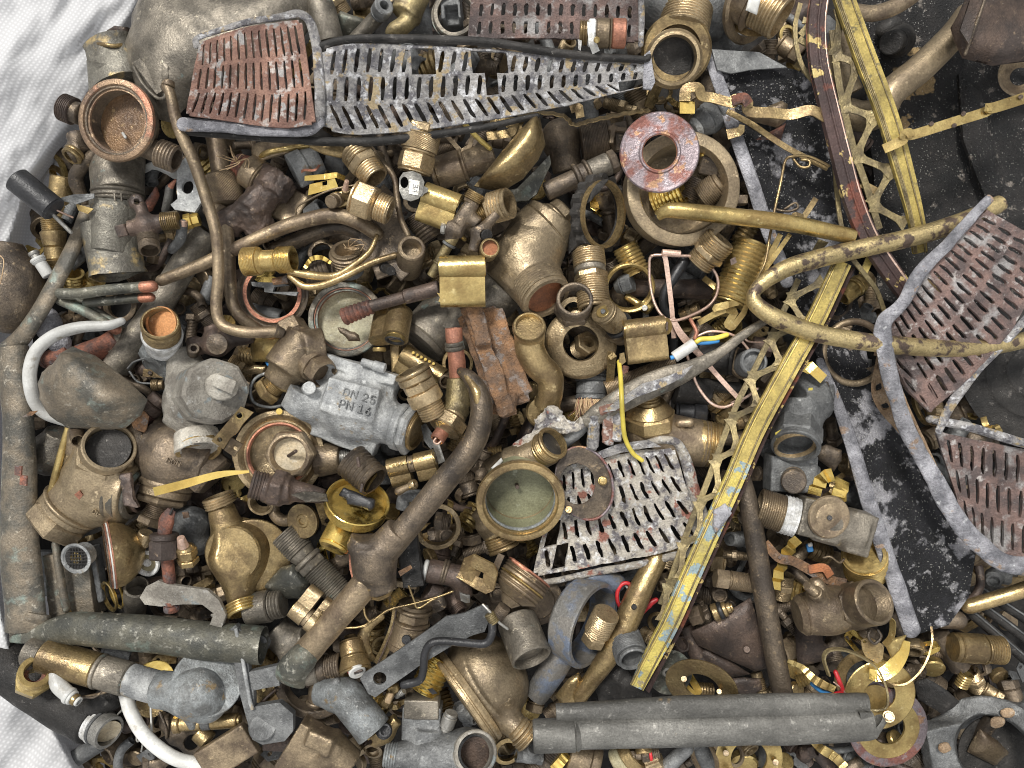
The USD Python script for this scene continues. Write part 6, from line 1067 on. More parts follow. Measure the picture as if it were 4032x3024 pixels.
t.sheet([(1270, 985, 32), (1330, 960, 36), (1400, 950, 38), (1430, 965, 36), (1360, 972, 34), (1300, 990, 32)], 'ashgrate', 'curled_edge', th=2, amp=1.5)
# ================================================================ right middle
T(8)
t = Thing('painted_handrail', 'long yellow painted handrail strip with blue paint flakes and triangular web, lower right', 'handrail', mat='yelblue')
L1 = [(580, 50, 46), (420, 390, 50), (270, 660, 52), (80, 1010, 52), (-60, 1330, 50), (-200, 1640, 48), (-330, 1930, 46), (-440, 2180, 44), (-560, 2410, 40), (-640, 2570, 38)]
t.ribbon(L1[:4] + [(-20, 1230, 51)], [104, 110, 112, 112], 'yellow', 'upper_rail', th=2.2, n=8); t.ribbon([(-20, 1230, 51)] + L1[4:], [112, 112, 112, 108, 80], 'yelblue', 'painted_rail', th=2.2, n=8)
for o in (-40, -28, 36): t.tube([(p[0] + o * .9, p[1] + o * .42, p[2] + 2.4) for p in L1], 5.5, ['olive', 'yellow', 'olive'][(o > 0) * 2 + (o == -28)], 'groove_ridge', 'rr', 6, n=7)
t.ribbon([(p[0] + 62, p[1] + 28, p[2] - 5) for p in L1], 34, 'maroon', 'side_lip', roll=-.9, n=7)
t.sheet([(-190, 1530, 53), (-110, 1480, 53), (-80, 1540, 53), (-170, 1660, 53), (-200, 1600, 53)], 'lilac', 'mortar_blob', th=3, zc=3, amp=3, freq=90)
EDGE = [(320, 150, 38), (200, 400, 40), (60, 680, 42), (-50, 900, 42), (-140, 1130, 42), (-240, 1400, 42), (-330, 1620, 40), (-440, 1930, 38), (-500, 2080, 36)]
truss(t, EDGE, [(470, 160, 46), (370, 380, 48), (220, 650, 50), (30, 1000, 50), (-100, 1300, 48), (-240, 1620, 46), (-370, 1910, 44), (-440, 2060, 42), (-490, 2180, 42)], 'olive', 8, bar=38)
t = Thing('brass_hoop', 'plain brown brass hoop under the hairpin tube', 'hoop', mat='dark')
t.tube([(*p, 12) for p in poly_circle(650, 585, 182, 184, 16)], 20, 'brown', 'hoop', closed=True, seg=12, n=5)
t = Thing('oval_latch_plate', 'dark oval latch plate inside the brown brass hoop', 'plate', mat='dark')
t.sheet([(510, 560, 4), (560, 500, 6), (680, 480, 6), (800, 500, 4), (850, 600, 4), (840, 690, 2), (720, 720, 2), (600, 690, 2)], 'dark', th=3, zc=3, holes=[poly_circle(690, 620, 110, 60)]); t.cast([('b', (690, 650, 0), (110, 60, 40), -8)], k=2, mat='slate', part='latch', amp=1); t.fit((560, 460, 4), (620, 480, 8), 'g1:56', 'brown')
t = Thing('gold_ball_joint', 'small gold pipe joint with wire ribbed ring, behind the painted handrail', 'pipe joint', mat='gold')
t.fit((740, 130, 10), (580, 260, 14), 'c.3:50@ochre c.15:58 b.1:62 c.45:54', 'gold', bore=(0, 40)); t.ring((560, 300, 8), (.4, .3), [(-10, 90, 'k'), (8, 96, 'k'), (8, 70), (-10, 66)], 'dark', 'ribbed_ring', 96)
t = Thing('gold_corner_clip', 'bent bright gold clip at the edge of the black sheet, beside the handrail', 'clip', mat='shine')
t.ribbon([(350, 700, 30), (380, 660, 34), (410, 690, 36), (470, 745, 34)], 62, 'shine', sharp=True)
t = Thing('hex_elbow', 'grey bronze elbow with big hex mouth, thread inside and yellow paint, right of handrail', 'elbow', mat='slate')
t.cast([('c', (330, 890, 10), (310, 1060, 16), 140, 130), ('c', (320, 880, 10), (440, 840, 6), 135, 140), ('c', (320, 800, 6), (400, 780, 6), 80)], k=8, mat='slate', h=1.6, amp=.6); t.fit((312, 1020, 16), (302, 1150, 34), 'h.75:150 c.25:140', 'slate', bore=(0, 116), depth=(1, 1.6), roll=.5); t.ring((302, 1148, 33), (-.02, .75, .6), [(-26, 112), (-20, 104), (-14, 112), (-8, 103), (-2, 112), (1, 116), (1, 122), (-28, 122)], 'tan', 'inner_thread'); t.fit((420, 850, 6), (480, 860, 6), 'f.4:140@dark c.6:132', 'slate', bore=(0, 108))
for pts in ([(180, 1060, 36), (225, 1035, 38), (250, 1050, 38), (230, 1100, 36), (190, 1110, 34)], [(380, 795, 28), (405, 795, 28), (400, 812, 28), (375, 812, 28)]): t.sheet(pts, 'yellowwire', 'yellow_paint', th=.5, amp=1)
t = Thing('square_plug', 'dark grey square block with a round knob, below the hex mouthed elbow', 'plug', mat='slate')
t.cast([('b', (270, 1300, 4), (270, 210, 150), -2), ('c', (240, 1250, 0), (420, 1320, 0), 60)], k=6, mat='slate', h=1.4, amp=.6); t.fit((285, 1335, 12), (292, 1352, 32), 'b.3:78 c.7:72', 'dark')
t = Thing('crushed_grey_sheet', 'folded dull grey sheet metal flap below the hex mouthed elbow', 'sheet', mat='greyb')
t.sheet([(390, 1180, 8), (480, 1130, 14), (570, 1160, 14), (575, 1220, 10), (530, 1290, 8), (480, 1250, 10)], 'dark', zc=6, amp=2, freq=60)
t = Thing('gold_terminal', 'bright gold S shaped terminal clip, left of a similar pair beside the taped valve', 'clip', mat='shine')
t.ribbon([(410, 1420, 16), (440, 1370, 22), (470, 1330, 26), (520, 1310, 26)], 80, 'shine', n=6, wig=2, wn=3)
t = Thing('gold_terminal', 'bright gold folded terminal clip touching the black sheet edge, above the taped valve', 'clip', mat='shine')
t.ribbon([(560, 1480, 20), (560, 1420, 26), (575, 1390, 22), (580, 1340, 16)], 90, 'shine', sharp=True)
t = Thing('angle_valve', 'grey brown angle valve with taped coarse thread and big round button, lower right', 'valve', mat='greyb')
t.fit((80, 1500, 20), (230, 1545, 24), 't1:112', 'brown', bore=(84, 0), pitch=12); t.fit((222, 1543, 24), (305, 1566, 26), 'w1:118', 'tape', pitch=8); t.cast([('b', (420, 1570, 24), (240, 220, 190), -14), ('c', (440, 1580, 24), (680, 1650, 22), 118, 118), ('b', (660, 1650, 20), (130, 240, 190), -16)], k=6, mat='greyb', h=1.5, amp=.8); t.ring((500, 1562, 42), (.08, .05), [(-10, 0), (-10, 126), (0, 130), (12, 122), (14, 112), (8, 96), (4, 84), (2, 78), (8, 60), (10, 0)], 'brown', 'button'); t.fit((504, 1566, 42), (505, 1567, 45.6), 'c1:15', 'blackp')
# ================================================================ lower left
T(9)
t = Thing('sink_strainer', 'grey ringed drain strainer with black mesh and gold disc, right of the flat pipe', 'strainer', mat='steel')
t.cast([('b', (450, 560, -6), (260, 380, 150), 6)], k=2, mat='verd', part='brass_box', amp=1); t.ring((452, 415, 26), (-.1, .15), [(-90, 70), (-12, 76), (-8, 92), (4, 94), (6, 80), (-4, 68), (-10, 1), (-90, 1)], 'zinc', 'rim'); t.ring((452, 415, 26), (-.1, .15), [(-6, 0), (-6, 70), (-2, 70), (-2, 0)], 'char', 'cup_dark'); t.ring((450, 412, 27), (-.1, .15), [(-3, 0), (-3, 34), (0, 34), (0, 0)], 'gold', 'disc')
for i in range(5): t.tube([(415 + i * 18, 355, 28), (415 + i * 18, 470, 28)], 3.5, 'char', 'mesh_wire', 'ff', 5); t.tube([(395, 375 + i * 18, 28.3), (510, 375 + i * 18, 28.3)], 3.5, 'char', 'mesh_wire', 'ff', 5)
t.tube([(330, 330, 14), (350, 470, 16), (395, 715, 14)], [22, 24, 22], 'verd', 'side_frame', 'rr'); t.tube([(395, 715, 14), (430, 770, 8), (450, 800, 6)], 18, 'ochre', 'leg', 'rr', 8); t.cast([('b', (590, 500, -2), (30, 330, 80), 10)], k=2, mat='slate', part='casing'); t.cast([('b', (270, 500, -20), (120, 260, 60), 0)], k=2, mat='slate', part='casing')
t = Thing('bellows_cup', 'oval brass bellows cup seen from the side with copper white layered rim', 'bellows', mat='brown')
t.ring((668, 395, 22), (-.85, .12, .5), [(-170, 60), (-130, 130), (-80, 172), (-40, 192), (0, 196), (0, 172), (-30, 166), (-60, 120), (-80, 1), (-170, 1)], 'ochre', 'cup')
for i, m_ in enumerate(('copper', 'white', 'copper', 'dark')): t.ring((668, 395, 22), (-.85, .12, .5), [(i * 9, 176), (i * 9, 200 - i * 4), (i * 9 + 7, 200 - i * 4), (i * 9 + 7, 172)], m_, 'layer')
t = Thing('gold_ring_pair', 'two thin gold rings standing on edge below the bellows cup', 'rings', mat='gold')
t.ring((650, 640, 8), (-.6, .2, .7), [(-10, 88), (6, 96), (10, 90), (6, 78), (-10, 78)], 'gold'); t.ring((690, 620, 4), (-.6, .2, .7), [(-8, 92), (4, 98), (6, 84), (-8, 84)], 'shine'); t.fit((605, 745, 6), (605, 745, 14), 'q1:18', 'dark')
t = Thing('short_open_pipe', 'short open brown pipe standing upright beside the thin gold rings', 'pipe', mat='greyb')
t.fit((785, 800, -30), (812, 580, 20), 'c1:68', 'greyb', bore=(0, 58), depth=(1, 2.6))
t = Thing('porcelain_bush', 'white ringed brass bush with cream centre, under the dark stop nut', 'bush', mat='steel')
t.ring((868, 445, 10), (-.05, .2), [(-40, 70), (0, 82), (8, 76), (4, 60), (-14, 54), (-16, 26), (-4, 22), (-4, 1), (-40, 1)], 'tape', 'bush'); t.ring((868, 445, 9), (-.05, .2), [(-10, 0), (-10, 54), (-7, 54), (-7, 0)], 'cream', 'fill')
t = Thing('hex_tail', 'brown hex union tail with thread, hanging from the globe valve', 'union tail', mat='brown')
t.fit((870, 260, 16), (810, 400, 10), 'c.5:44@tan c.3:34 c.2:36', 'ochre', bore=(0, 20))
t = Thing('dark_stop_nut', 'black hex compression nut with slit copper tube through it', 'compression nut', mat='umber')
t.tube([(1020, 125, 40), (990, 190, 38), (978, 300, 34), (1000, 480, 30), (1018, 700, 24)], [20, 40, 38, 36, 36], 'redrust', 'copper_tube', 'oo', 14, flat=[.4, .9, 1]); t.fit((975, 265, 34), (975, 415, 34), 'c.25:82 h.75:88', 'umber', bore=(40, 40)); t.fit((1015, 665, 26), (1020, 725, 24), 'c.4:38 b.6:46', 'redrust', bore=(0, 30)); t.tube([(1025, 118, 42), (1012, 150, 42)], [5, 8], 'char', 'slit', 'rr', 6)
t = Thing('cone_fitting', 'rough grey cone cap with a rust spot, left of the round brass meter', 'cap', mat='slate')
t.cast([('e', (1130, 210, 0), (110, 110, 80), 20), ('e', (1160, 320, -4), (90, 80, 70), 0)], k=6, mat='slate', amp=2); t.sheet([(1080, 140, 22), (1115, 135, 24), (1125, 170, 24), (1090, 180, 24)], 'rust', 'rust_spot', th=1)
t = Thing('olive_nut', 'small golden hex nut with a copper tip, beside the round brass meter', 'nut', mat='ochre')
t.fit((1120, 440, 26), (1100, 330, 36), 'h.3:64 c.1:50 h.4:62 n.2:50-30', 'ochre'); t.tube([(1090, 340, 38), (1075, 290, 44)], [34, 22], 'pink', 'copper_tip', 'ff', 10, amp=.8)
t = Thing('wing_bracket', 'pale brown flat bracket with pointed wing and pierced foot, left of the grey arm', 'bracket', mat='pale')
t.sheet([(828, 650, 28), (870, 580, 30), (940, 545, 32), (1000, 570, 34), (1130, 590, 34), (1230, 600, 34), (1300, 660, 34), (1345, 750, 34), (1320, 820, 32), (1230, 930, 28), (1185, 860, 28), (1250, 800, 30), (1270, 740, 32), (1200, 690, 32), (1080, 690, 32), (950, 700, 30), (860, 690, 28)], 'pale', th=5, holes=[poly_circle(1270, 745, 9), poly_circle(1356, 855, 9)], amp=1)
t = Thing('window_bracket', 'long grey zinc arm with a square window, running down beside the big ring', 'bracket', mat='zinc')
t.sheet([(1350, 850, 34), (1400, 810, 34), (1450, 860, 34), (1480, 1090, 34), (1650, 1050, 34), (1660, 1170, 34), (1505, 1200, 34), (1510, 1295, 34), (1660, 1270, 34), (1740, 1340, 34), (1740, 1440, 34), (1690, 1500, 34), (1560, 1520, 34), (1500, 1490, 34), (1430, 1240, 34), (1380, 960, 34)], 'slate', 'arm', th=8, amp=.8); t.tube([(1400, 830, 36), (1440, 1010, 37), (1480, 1240, 37), (1500, 1310, 37)], 12, 'zinc', 'rib', 'ff', 8); t.sheet([(1500, 1190, 14), (1680, 1160, 14), (1680, 1290, 14), (1510, 1300, 14)], 'ochre', 'brass_plate', th=1.5); t.tube([(1540, 1280, 18), (1640, 1190, 18)], 9, 'umber', 'slit', 'rr', 6); t.fit((1565, 1195, 14), (1565, 1195, 19), 'c1:12', 'gold'); t.cast([('e', (1570, 1480, 24), (150, 60, 40), 0)], k=3, mat='slate', part='rounded_foot') if False else t.fit((1560, 1415, 28), (1560, 1415, 36.5), 'c1:80', 'slate')
t = Thing('round_brass_meter', 'closed round brass water meter with threaded ports above and below', 'water meter', mat='ochre')
t.ring((1500, 400, 10), (.25, .05), [(-50, 180), (-30, 215), (-10, 222), (10, 220), (18, 205), (20, 0), (-50, 0)], 'ochre', 'back_flange'); t.ring((1385, 385, 24), (-.03, .05), [(-120, 190), (-60, 176), (10, 170), (22, 160), (26, 0), (-120, 0)], 'ochre', 'drum', amp=.4); t.cast([('c', (1400, 390, 14), (1310, 110, 16), 120, 72), ('c', (1400, 390, 14), (1430, 680, 16), 120, 72), ('s', (1430, 390, 6), 170)], [('c', (1385, 390, 29), (1385, 390, 60), 165)], k=12, mat='ochre', part='body', amp=.4); t.fit((1330, 140, 16), (1290, 40, 18), 'c.4:66 t.6:94', 'tan', bore=(0, 70), pitch=15); t.fit((1425, 640, 16), (1450, 740, 22), 'c.3:70 t.7:98', 'gold', bore=(0, 80), pitch=15, depth=(1, 2)); t.fit((1305, 378, 26), (1305, 378, 32), 'b1:20', 'tan')
t = Thing('hose_cock', 'old brass and grey hose cock with round wall flange, lying at the lower left', 'tap', mat='bluegrey')
t.fit((165, 965, 26), (965, 1190, 34), 'c.12:84@greyb c.4:100@ochre b.03:104 c.2:98@greyb c.25:94@zinc', 'greyb', bore=(0, 0)); t.cast([('c', (930, 1190, 34), (1090, 1210, 36), 104, 110), ('s', (1170, 1220, 36), 150), ('c', (1090, 1250, 30), (1150, 1420, 22), 60, 22), ('e', (1230, 1280, 34), (110, 100, 90), 0)], k=8, mat='bluegrey', h=1.6, amp=.8); t.ring((1235, 1145, 34), (.35, -.40, .62), [(-16, 0), (-16, 195), (-6, 205), (8, 200), (10, 0)], 'bluegrey', 'wall_flange', 56); t.fit((1110, 1325, 44), (1150, 1310, 54), 'c.4:40 c.6:30', 'brown')
t = Thing('union_ring_nut', 'gold brass hex ring nut with rusty inside, beside the small white elbow', 'nut', mat='gold')
t.fit((195, 1150, 24), (212, 1085, 44), 'h.35:104 t.65:92', 'gold', bore=(56, 62)); t.ring((208, 1102, 38), (.05, -.2), [(-4, 40), (-4, 62), (2, 62), (2, 40)], 'redrust', 'gasket')
t = Thing('white_elbow', 'small white plastic elbow with brass tipped end, under the hose cock', 'plastic elbow', mat='white')
t.tube([(330, 1085, 36), (345, 1160, 40), (390, 1210, 42), (430, 1245, 42)], [38, 46, 44, 40], 'white', ends='rf'); t.fit((400, 1222, 42), (470, 1268, 44), 'b.3:50 b.2:44 c.3:34@ochre c.2:28', 'white', bore=(0, 20))
t = Thing('black_pipe', 'thick black brown pipe with white crusted threaded mouth, lower left corner', 'pipe', mat='char')
t.tube([(-100, 940, -10), (150, 1130, -8), (400, 1290, -4), (560, 1390, 4)], [135, 140, 140, 130], 'char', ends='ff', seg=28, amp=1); t.cast([('c', (520, 1350, 6), (660, 1230, 6), 80, 70), ('s', (660, 1240, 6), 60)], k=6, mat='char', part='branch'); t.fit((545, 1385, 6), (650, 1450, 16), 'c.3:102@tape b.12:106@tape b.12:106@slate t.4:98', 'steel', bore=(0, 78), depth=(1, 2)); t.ring((640, 1443, 14), (.6, .4, .7), [(-4, 0), (-4, 74), (0, 74), (0, 0)], 'beige', 'lining')
t.tube([(720, 1240, 12), (740, 1290, 10), (700, 1340, 8)], 6, 'steel', 'wire', 'rr', 6)
t = Thing('white_hose', 'white grey plastic hose curving along the bottom left', 'hose', mat='white')
t.tube([(745, 1215, 10), (775, 1320, 16), (840, 1440, 20), (940, 1540, 22), (1060, 1610, 24), (1210, 1640, 22), (1330, 1680, 14)], 40, 'white', ends='rr', n=8)
t = Thing('orange_box', 'brass box lid with rusty orange hollow, bottom edge left', 'box lid', mat='dark')
t.cast([('b', (1350, 1560, 30), (330, 190, 60), 32)], [('b', (1345, 1572, 46), (270, 140, 50), 32)], k=2, mat='brown', h=1.3); t.sheet([(1210, 1640, 28), (1340, 1480, 32), (1460, 1530, 32), (1420, 1640, 28), (1340, 1690, 26)], 'orangein', 'rusty_hollow', th=1.5, amp=1.5)
t = Thing('gold_axle', 'gold brass stepped axle with a grey band, below the hose cock', 'axle', mat='gold')
t.fit((1035, 1400, 18), (1430, 1375, 20), 'c.1:52 c.32:42 c.14:44@slate c.4:44 c.04:30', 'ochre', bore=(30, 0))
t = Thing('gold_dish', 'shallow polished gold dish hidden behind the hose cock', 'dish', mat='shine')
t.ring((925, 1110, 2), (.3, .1), [(-10, 40), (6, 96), (10, 100), (10, 92), (-4, 30), (-6, 1), (-10, 1)], 'shine', 'dish'); t.ring((900, 1270, -6), (.2, -.2), [(-8, 0), (-8, 80), (6, 84), (6, 0)], 'ochre', 'cap')
t = Thing('wire_lashing', 'twisted brown wire lashing between white elbow and hose cock', 'wire', mat='dark')
t.tube([(480, 1240, 34), (560, 1225, 36), (620, 1210, 38), (665, 1190, 36)], 9, 'brown', 'wire', 'rr', 6); t.tube([(480, 1235, 34), (560, 1238, 38), (620, 1195, 38), (660, 1200, 36)], 7, 'dark', 'wire', 'rr', 6)
t = Thing('round_bearing', 'dark round bearing block with a hole, above the white hose', 'bearing', mat='dark')
t.cast([('s', (1060, 1450, -4), 70), ('s', (1000, 1390, -8), 50), ('c', (1160, 1490, 0), (1130, 1510, 6), 90)], [('c', (1140, 1505, -10), (1130, 1505, 60), 46)], k=6, mat='dark'); t.fit((1180, 1440, 10), (1240, 1500, 12), 'c1:56', 'ochre', bore=(0, 36))
t = Thing('steel_clip', 'thin white steel wire clip beside the white hose', 'clip', mat='steel')
t.tube([(895, 1300, 10), (900, 1440, 10)], 6, 'white', 'wire', 'rr', 6); t.tube([(810, 1430, 6), (815, 1500, 8), (850, 1480, 8), (840, 1560, 6)], 6, 'steel', 'wire', 'rr', 6); t.tube([(950, 1330, 6), (985, 1420, 8), (990, 1480, 8)], 10, 'dark', 'wire', 'rr', 6)
t = Thing('dark_gap_pipe', 'brown pipe with a clip lug under the lying arm of the flat pipe', 'pipe', mat='dark')
t.tube([(1080, 1000, 0), (1240, 1040, 2), (1420, 1060, 0)], [46, 50, 46], 'dark', ends='ff'); t.fit((1300, 1045, 14), (1330, 1050, 16), 'b1:22', 'brown'); t.tube([(1110, 960, 6), (1110, 1040, 6)], 30, 'greyb', 'lug', 'ff')
t = Thing('thread_bundle', 'gold corrugated sleeve behind the end of the lying flat pipe arm', 'bulb sleeve', mat='gold')
t.fit((1440, 1100, 0), (1600, 980, 4), 'w1:70', 'ochre', bore=(50, 50))
# ================================================================ lower centre
T(10)
t = Thing('stemmed_disc', 'ochre brass disc knob with centre hole on a bent stem', 'knob', mat='ochre')
t.ring((290, 192, 24), (-.35, .1), [(-30, 94), (-10, 104), (8, 104), (10, 94), (4, 78), (2, 44), (10, 36), (12, 22), (2, 18), (2, 1), (-30, 1)], 'ochre', 'knob'); t.tube([(115, 50, 6), (120, 140, 6), (160, 185, 10), (220, 190, 14)], [34, 36, 34], 'brown', 'stem', 'rr')
t = Thing('grey_double_nipple', 'long grey crusted hex nipple with threads at both ends', 'nipple', mat='slate')
t.fit((175, 265, 16), (530, 650, 20), 't.28:86 n.1:80-70 c.06:90 h.1:92 t.44:84 c.02:80', 'greyb', bore=(0, 0), pitch=14)
t = Thing('lock_cylinder', 'pale tan gold lock cylinder lying beside the grey crusted nipple', 'lock cylinder', mat='tan')
t.euro((240, 700, 34), (400, 830, 36), 66, 170, (.75, -.62, -.05), 'tan', slot=True); 
t = Thing('black_anvil', 'black square bar offcut with rust streaks, right of the tap hub', 'bar offcut', mat='umber')
t.cast([('b', (930, 430, 34), (120, 290, 70), 8)], k=1.5, mat='char', h=1.1, amp=.8); t.sheet([(855, 490, 50), (930, 450, 51), (940, 470, 51), (870, 520, 50)], 'rust', 'rust_streak', th=.6, amp=.8); t.cast([('b', (905, 565, 32), (130, 36, 60), -8)], k=1, mat='brown', part='cut_face', h=1)
t = Thing('dark_angle_tap', 'dark small angle tap with white end, left of the gold folded clip', 'tap', mat='umber')
t.cast([('c', (1050, 490, 22), (1230, 520, 22), 68, 60), ('c', (1220, 520, 22), (1250, 640, 18), 56, 50)], k=6, mat='umber', amp=.6); t.cast([('c', (1030, 600, 10), (1090, 640, 8), 66)], mat='umber', part='lower_stub'); t.fit((1060, 492, 22), (1005, 480, 22), 'c.5:70 c.5:62@white', 'umber', bore=(0, 40)); t.fit((1115, 490, 22), (1150, 500, 22), 'b.5:76 b.5:74', 'dark'); t.sheet([(1215, 620, 36), (1270, 630, 38), (1280, 680, 34), (1220, 670, 34)], 'steel', 'torn_crust', th=3, amp=3, freq=90); t.fit((1060, 620, 12), (1090, 710, 10), 'k1:60', 'dark')
t = Thing('folded_clip', 'olive gold clip of folded sheet brass with rounded loops', 'clip', mat='ochre')
t.ribbon([(1215, 500, 36), (1320, 560, 40), (1390, 590, 40), (1410, 480, 44), (1290, 420, 44), (1265, 490, 40), (1330, 530, 36)], [60, 90, 90], 'ochre', sharp=True, th=1.0, roll=.5); t.ribbon([(1400, 570, 30), (1440, 460, 34), (1470, 390, 34)], 40, 'brown')
t = Thing('lamp_socket', 'bronze lamp socket with ribbed body and copper edge, beside the corroded grate', 'lamp socket', mat='brown')
t.fit((1640, 490, 26), (1500, 690, 34), 'b.06:150@copper t.16:150 c.1:150 b.05:154@gold t.2:150 n.22:146-90 n.2:70-40', 'brown', bore=(118, 0), pitch=18); t.tube([(1540, 425, 40), (1600, 470, 46), (1690, 550, 40)], 12, 'copper', 'copper_edge', 'rr', 8); t.fit((1490, 700, 28), (1440, 770, 24), 't1:40', 'dark')
t = Thing('round_step_flange', 'dark stepped round flange behind the bronze lamp socket', 'flange', mat='dark')
t.ring((1680, 670, 4), (.1, .2), [(-20, 0), (-20, 150), (0, 156), (8, 140), (14, 110), (24, 100), (26, 60), (20, 0)], 'dark')
t = Thing('waste_pipe', 'wide brown grey tube with an open round mouth, below the lamp socket', 'pipe', mat='dark')
t.fit((1560, 780, 14), (1650, 1010, 40), 'c1:122', 'greyb', bore=(0, 108), depth=(1, 2.6))
t = Thing('hanger_plate', 'long grey steel hanger plate with a round hole, crossing the lower centre', 'plate', mat='slate')
t.sheet([(630, 1130, 52), (650, 1100, 52), (860, 960, 52), (1060, 820, 52), (1140, 760, 52), (1250, 740, 52), (1360, 690, 54), (1390, 700, 54), (1405, 760, 52), (1370, 850, 50), (1300, 870, 50), (1180, 930, 50), (1000, 1040, 50), (760, 1210, 50), (720, 1240, 50), (680, 1220, 50)], 'slate', th=3, holes=[poly_circle(745, 1130, 40, 40)]); t.tube([(1360, 690, 55), (1400, 730, 57), (1450, 790, 56), (1505, 832, 52)], 9, 'steel', 'turned_edge', 'rr', 8)
t = Thing('black_hook_rod', 'bent black iron rod lying on the grey hanger plate', 'rod', mat='blackp')
t.tube([(1415, 790, 56), (1410, 870, 58), (1370, 920, 58), (1250, 915, 58), (1120, 905, 58), (1050, 920, 58), (1015, 980, 56), (1005, 1080, 54), (980, 1140, 52), (890, 1165, 50)], 24, 'blackp', ends='rr', n=7)
t.fit((1395, 740, 56), (1430, 800, 56), 't1:32', 'olive')
t = Thing('bronze_meter', 'large bronze water meter lying on its rim, port to the lower right', 'water meter', mat='bronze')
t.cast([('c', (1310, 1180, 0), (1400, 1118, 2), 262, 276), ('e', (1400, 1110, 2), (205, 262, 240), 40), ('c', (1420, 1290, 14), (1610, 1460, 34), 84, 70)], k=7, mat='bronze', h=1.8, amp=.5); t.ring((1280, 1207, 2), (-.80, .56, .30), [(-14, 262), (-8, 306), (14, 314), (26, 308), (30, 296), (38, 296), (42, 312), (60, 312), (68, 300), (72, 0), (-14, 0)], 'tan', 'rim_ring', 60)
t.fit((1560, 1410, 36), (1640, 1490, 38), 'n.2:72-80 c.2:80 t.6:94', 'tan', bore=(0, 70), depth=(1, 2), pitch=17); t.ring((1632, 1482, 38), (.6, .62, .5), [(-4, 0), (-4, 66), (2, 66), (2, 0)], 'white', 'mesh_disc')
t = Thing('gold_bulb_sleeve', 'bright gold corrugated bulb sleeve under the bronze meter rim', 'bulb sleeve', mat='shine')
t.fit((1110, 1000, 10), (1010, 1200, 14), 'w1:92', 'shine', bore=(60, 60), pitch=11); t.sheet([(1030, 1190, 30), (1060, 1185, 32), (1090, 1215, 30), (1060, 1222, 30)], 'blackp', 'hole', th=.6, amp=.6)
t = Thing('thin_wire_strip', 'thin tangled gold wire strip lying across the tap arm', 'wire', mat='gold')
for pts in ([(385, 720, 46), (440, 800, 46), (520, 825, 46), (620, 822, 46), (700, 790, 46), (800, 720, 46), (960, 680, 44), (1100, 640, 44), (1180, 610, 42)], [(400, 730, 46), (380, 820, 44), (640, 820, 46), (690, 790, 48)], [(650, 670, 46), (660, 750, 48), (690, 795, 48)], [(920, 580, 44), (950, 660, 44), (975, 710, 44), (1060, 660, 44), (1170, 612, 42)]): t.tube(pts, 7, 'ochre', 'wire', 'rr', 6, n=5)
t = Thing('drain_body', 'tan brown drain fitting with a round hole, left of the grey hanger plate', 'drain fitting', mat='brown')
t.fit((960, 680, 20), (910, 950, 16), 'c.08:100 b.08:112 h.2:100 b.06:108 n.4:100-118 c.12:120', 'brown', bore=(60, 0)); t.fit((905, 895, 40), (905, 898, 43), 'c1:28', 'blackp')
t = Thing('bulb_holder', 'ochre lamp holder with white ceramic tip and red ring, in the lower centre', 'lamp holder', mat='ochre')
t.fit((570, 870, 20), (605, 1090, 36), 'c.08:36 n.1:50-70 c.38:72 b.04:76 n.3:80-94 b.06:94', 'ochre', bore=(0, 74), depth=(1, 2)); t.fit((595, 1030, 34), (615, 1095, 44), 'c.5:52@white b.15:54@redpl c.3:50', 'white', bore=(0, 20), depth=(1, .6)); t.tube([(588, 1090, 45), (640, 1080, 45)], 8, 'umber', 'contact_slot', 'rr', 6)
t = Thing('big_grey_ring', 'big dark grey ring lying around a short brass stub, left lower centre', 'ring', mat='slate')
t.ring((345, 1160, 14), (0, .14), [(-70, 195), (-60, 215), (10, 222), (18, 212), (18, 175), (10, 168), (-70, 165)], 'dark', seg=56, amp=.8); t.fit((370, 1270, 14), (385, 1140, 20), 'c.15:60 c.85:54', 'brown')
t = Thing('dark_nipple', 'dark threaded pipe nipple inside the big grey ring', 'nipple', mat='dark')
t.fit((300, 1090, 26), (520, 1050, 28), 'c.4:80@greyb n.2:80-70 t.4:76', 'dark', bore=(0, 56), pitch=15)
t = Thing('zinc_bend', 'mottled blue grey pipe bend with open mouth, lower centre', 'pipe bend', mat='bluegrey')
t.tube([(400, 1200, 26), (470, 1215, 32), (550, 1240, 36), (620, 1320, 38), (710, 1440, 40)], [90, 104, 110, 108, 108], 'bluegrey', ends='fo', seg=24, amp=1); t.tube([(490, 1150, 40), (440, 1190, 36), (410, 1230, 30)], [28, 26, 20], 'slate', 'collar_edge', 'rr', amp=.8)
t = Thing('gold_terminal_block', 'gold oval terminal flange with black bush, right of the mottled pipe bend', 'terminal', mat='gold')
t.cast([('c', (700, 1500, 26), (850, 1370, 26), 44, 36), ('s', (770, 1440, 24), 70)], [('c', (690, 1505, 0), (690, 1505, 60), 16), ('c', (858, 1360, 0), (858, 1360, 60), 12)], k=6, mat='ochre', h=1); t.fit((772, 1440, 34), (776, 1436, 48), 'c.4:48 c.6:40', 'blackp', bore=(0, 26), depth=(1, 2))
t = Thing('screw_bush', 'gold bush with corrugated skirt and screw clamp, under the grey hanger plate', 'bush', mat='gold')
t.fit((660, 1210, 10), (760, 1340, 20), 'b.1:96 c.2:88 w.6:80 b.1:84', 'gold', bore=(50, 50)); t.cast([('b', (800, 1240, 26), (50, 120, 40), -30), ('b', (830, 1190, 28), (60, 40, 40), 20)], k=2, mat='ochre', part='clamp', h=1); t.fit((845, 1235, 28), (890, 1200, 32), 'c.5:16 t.5:20', 'steel'); t.cast([('b', (800, 1250, 38), (30, 60, 20), -20)], k=2, mat='straw', part='plastic_chip', h=1, amp=1.5)
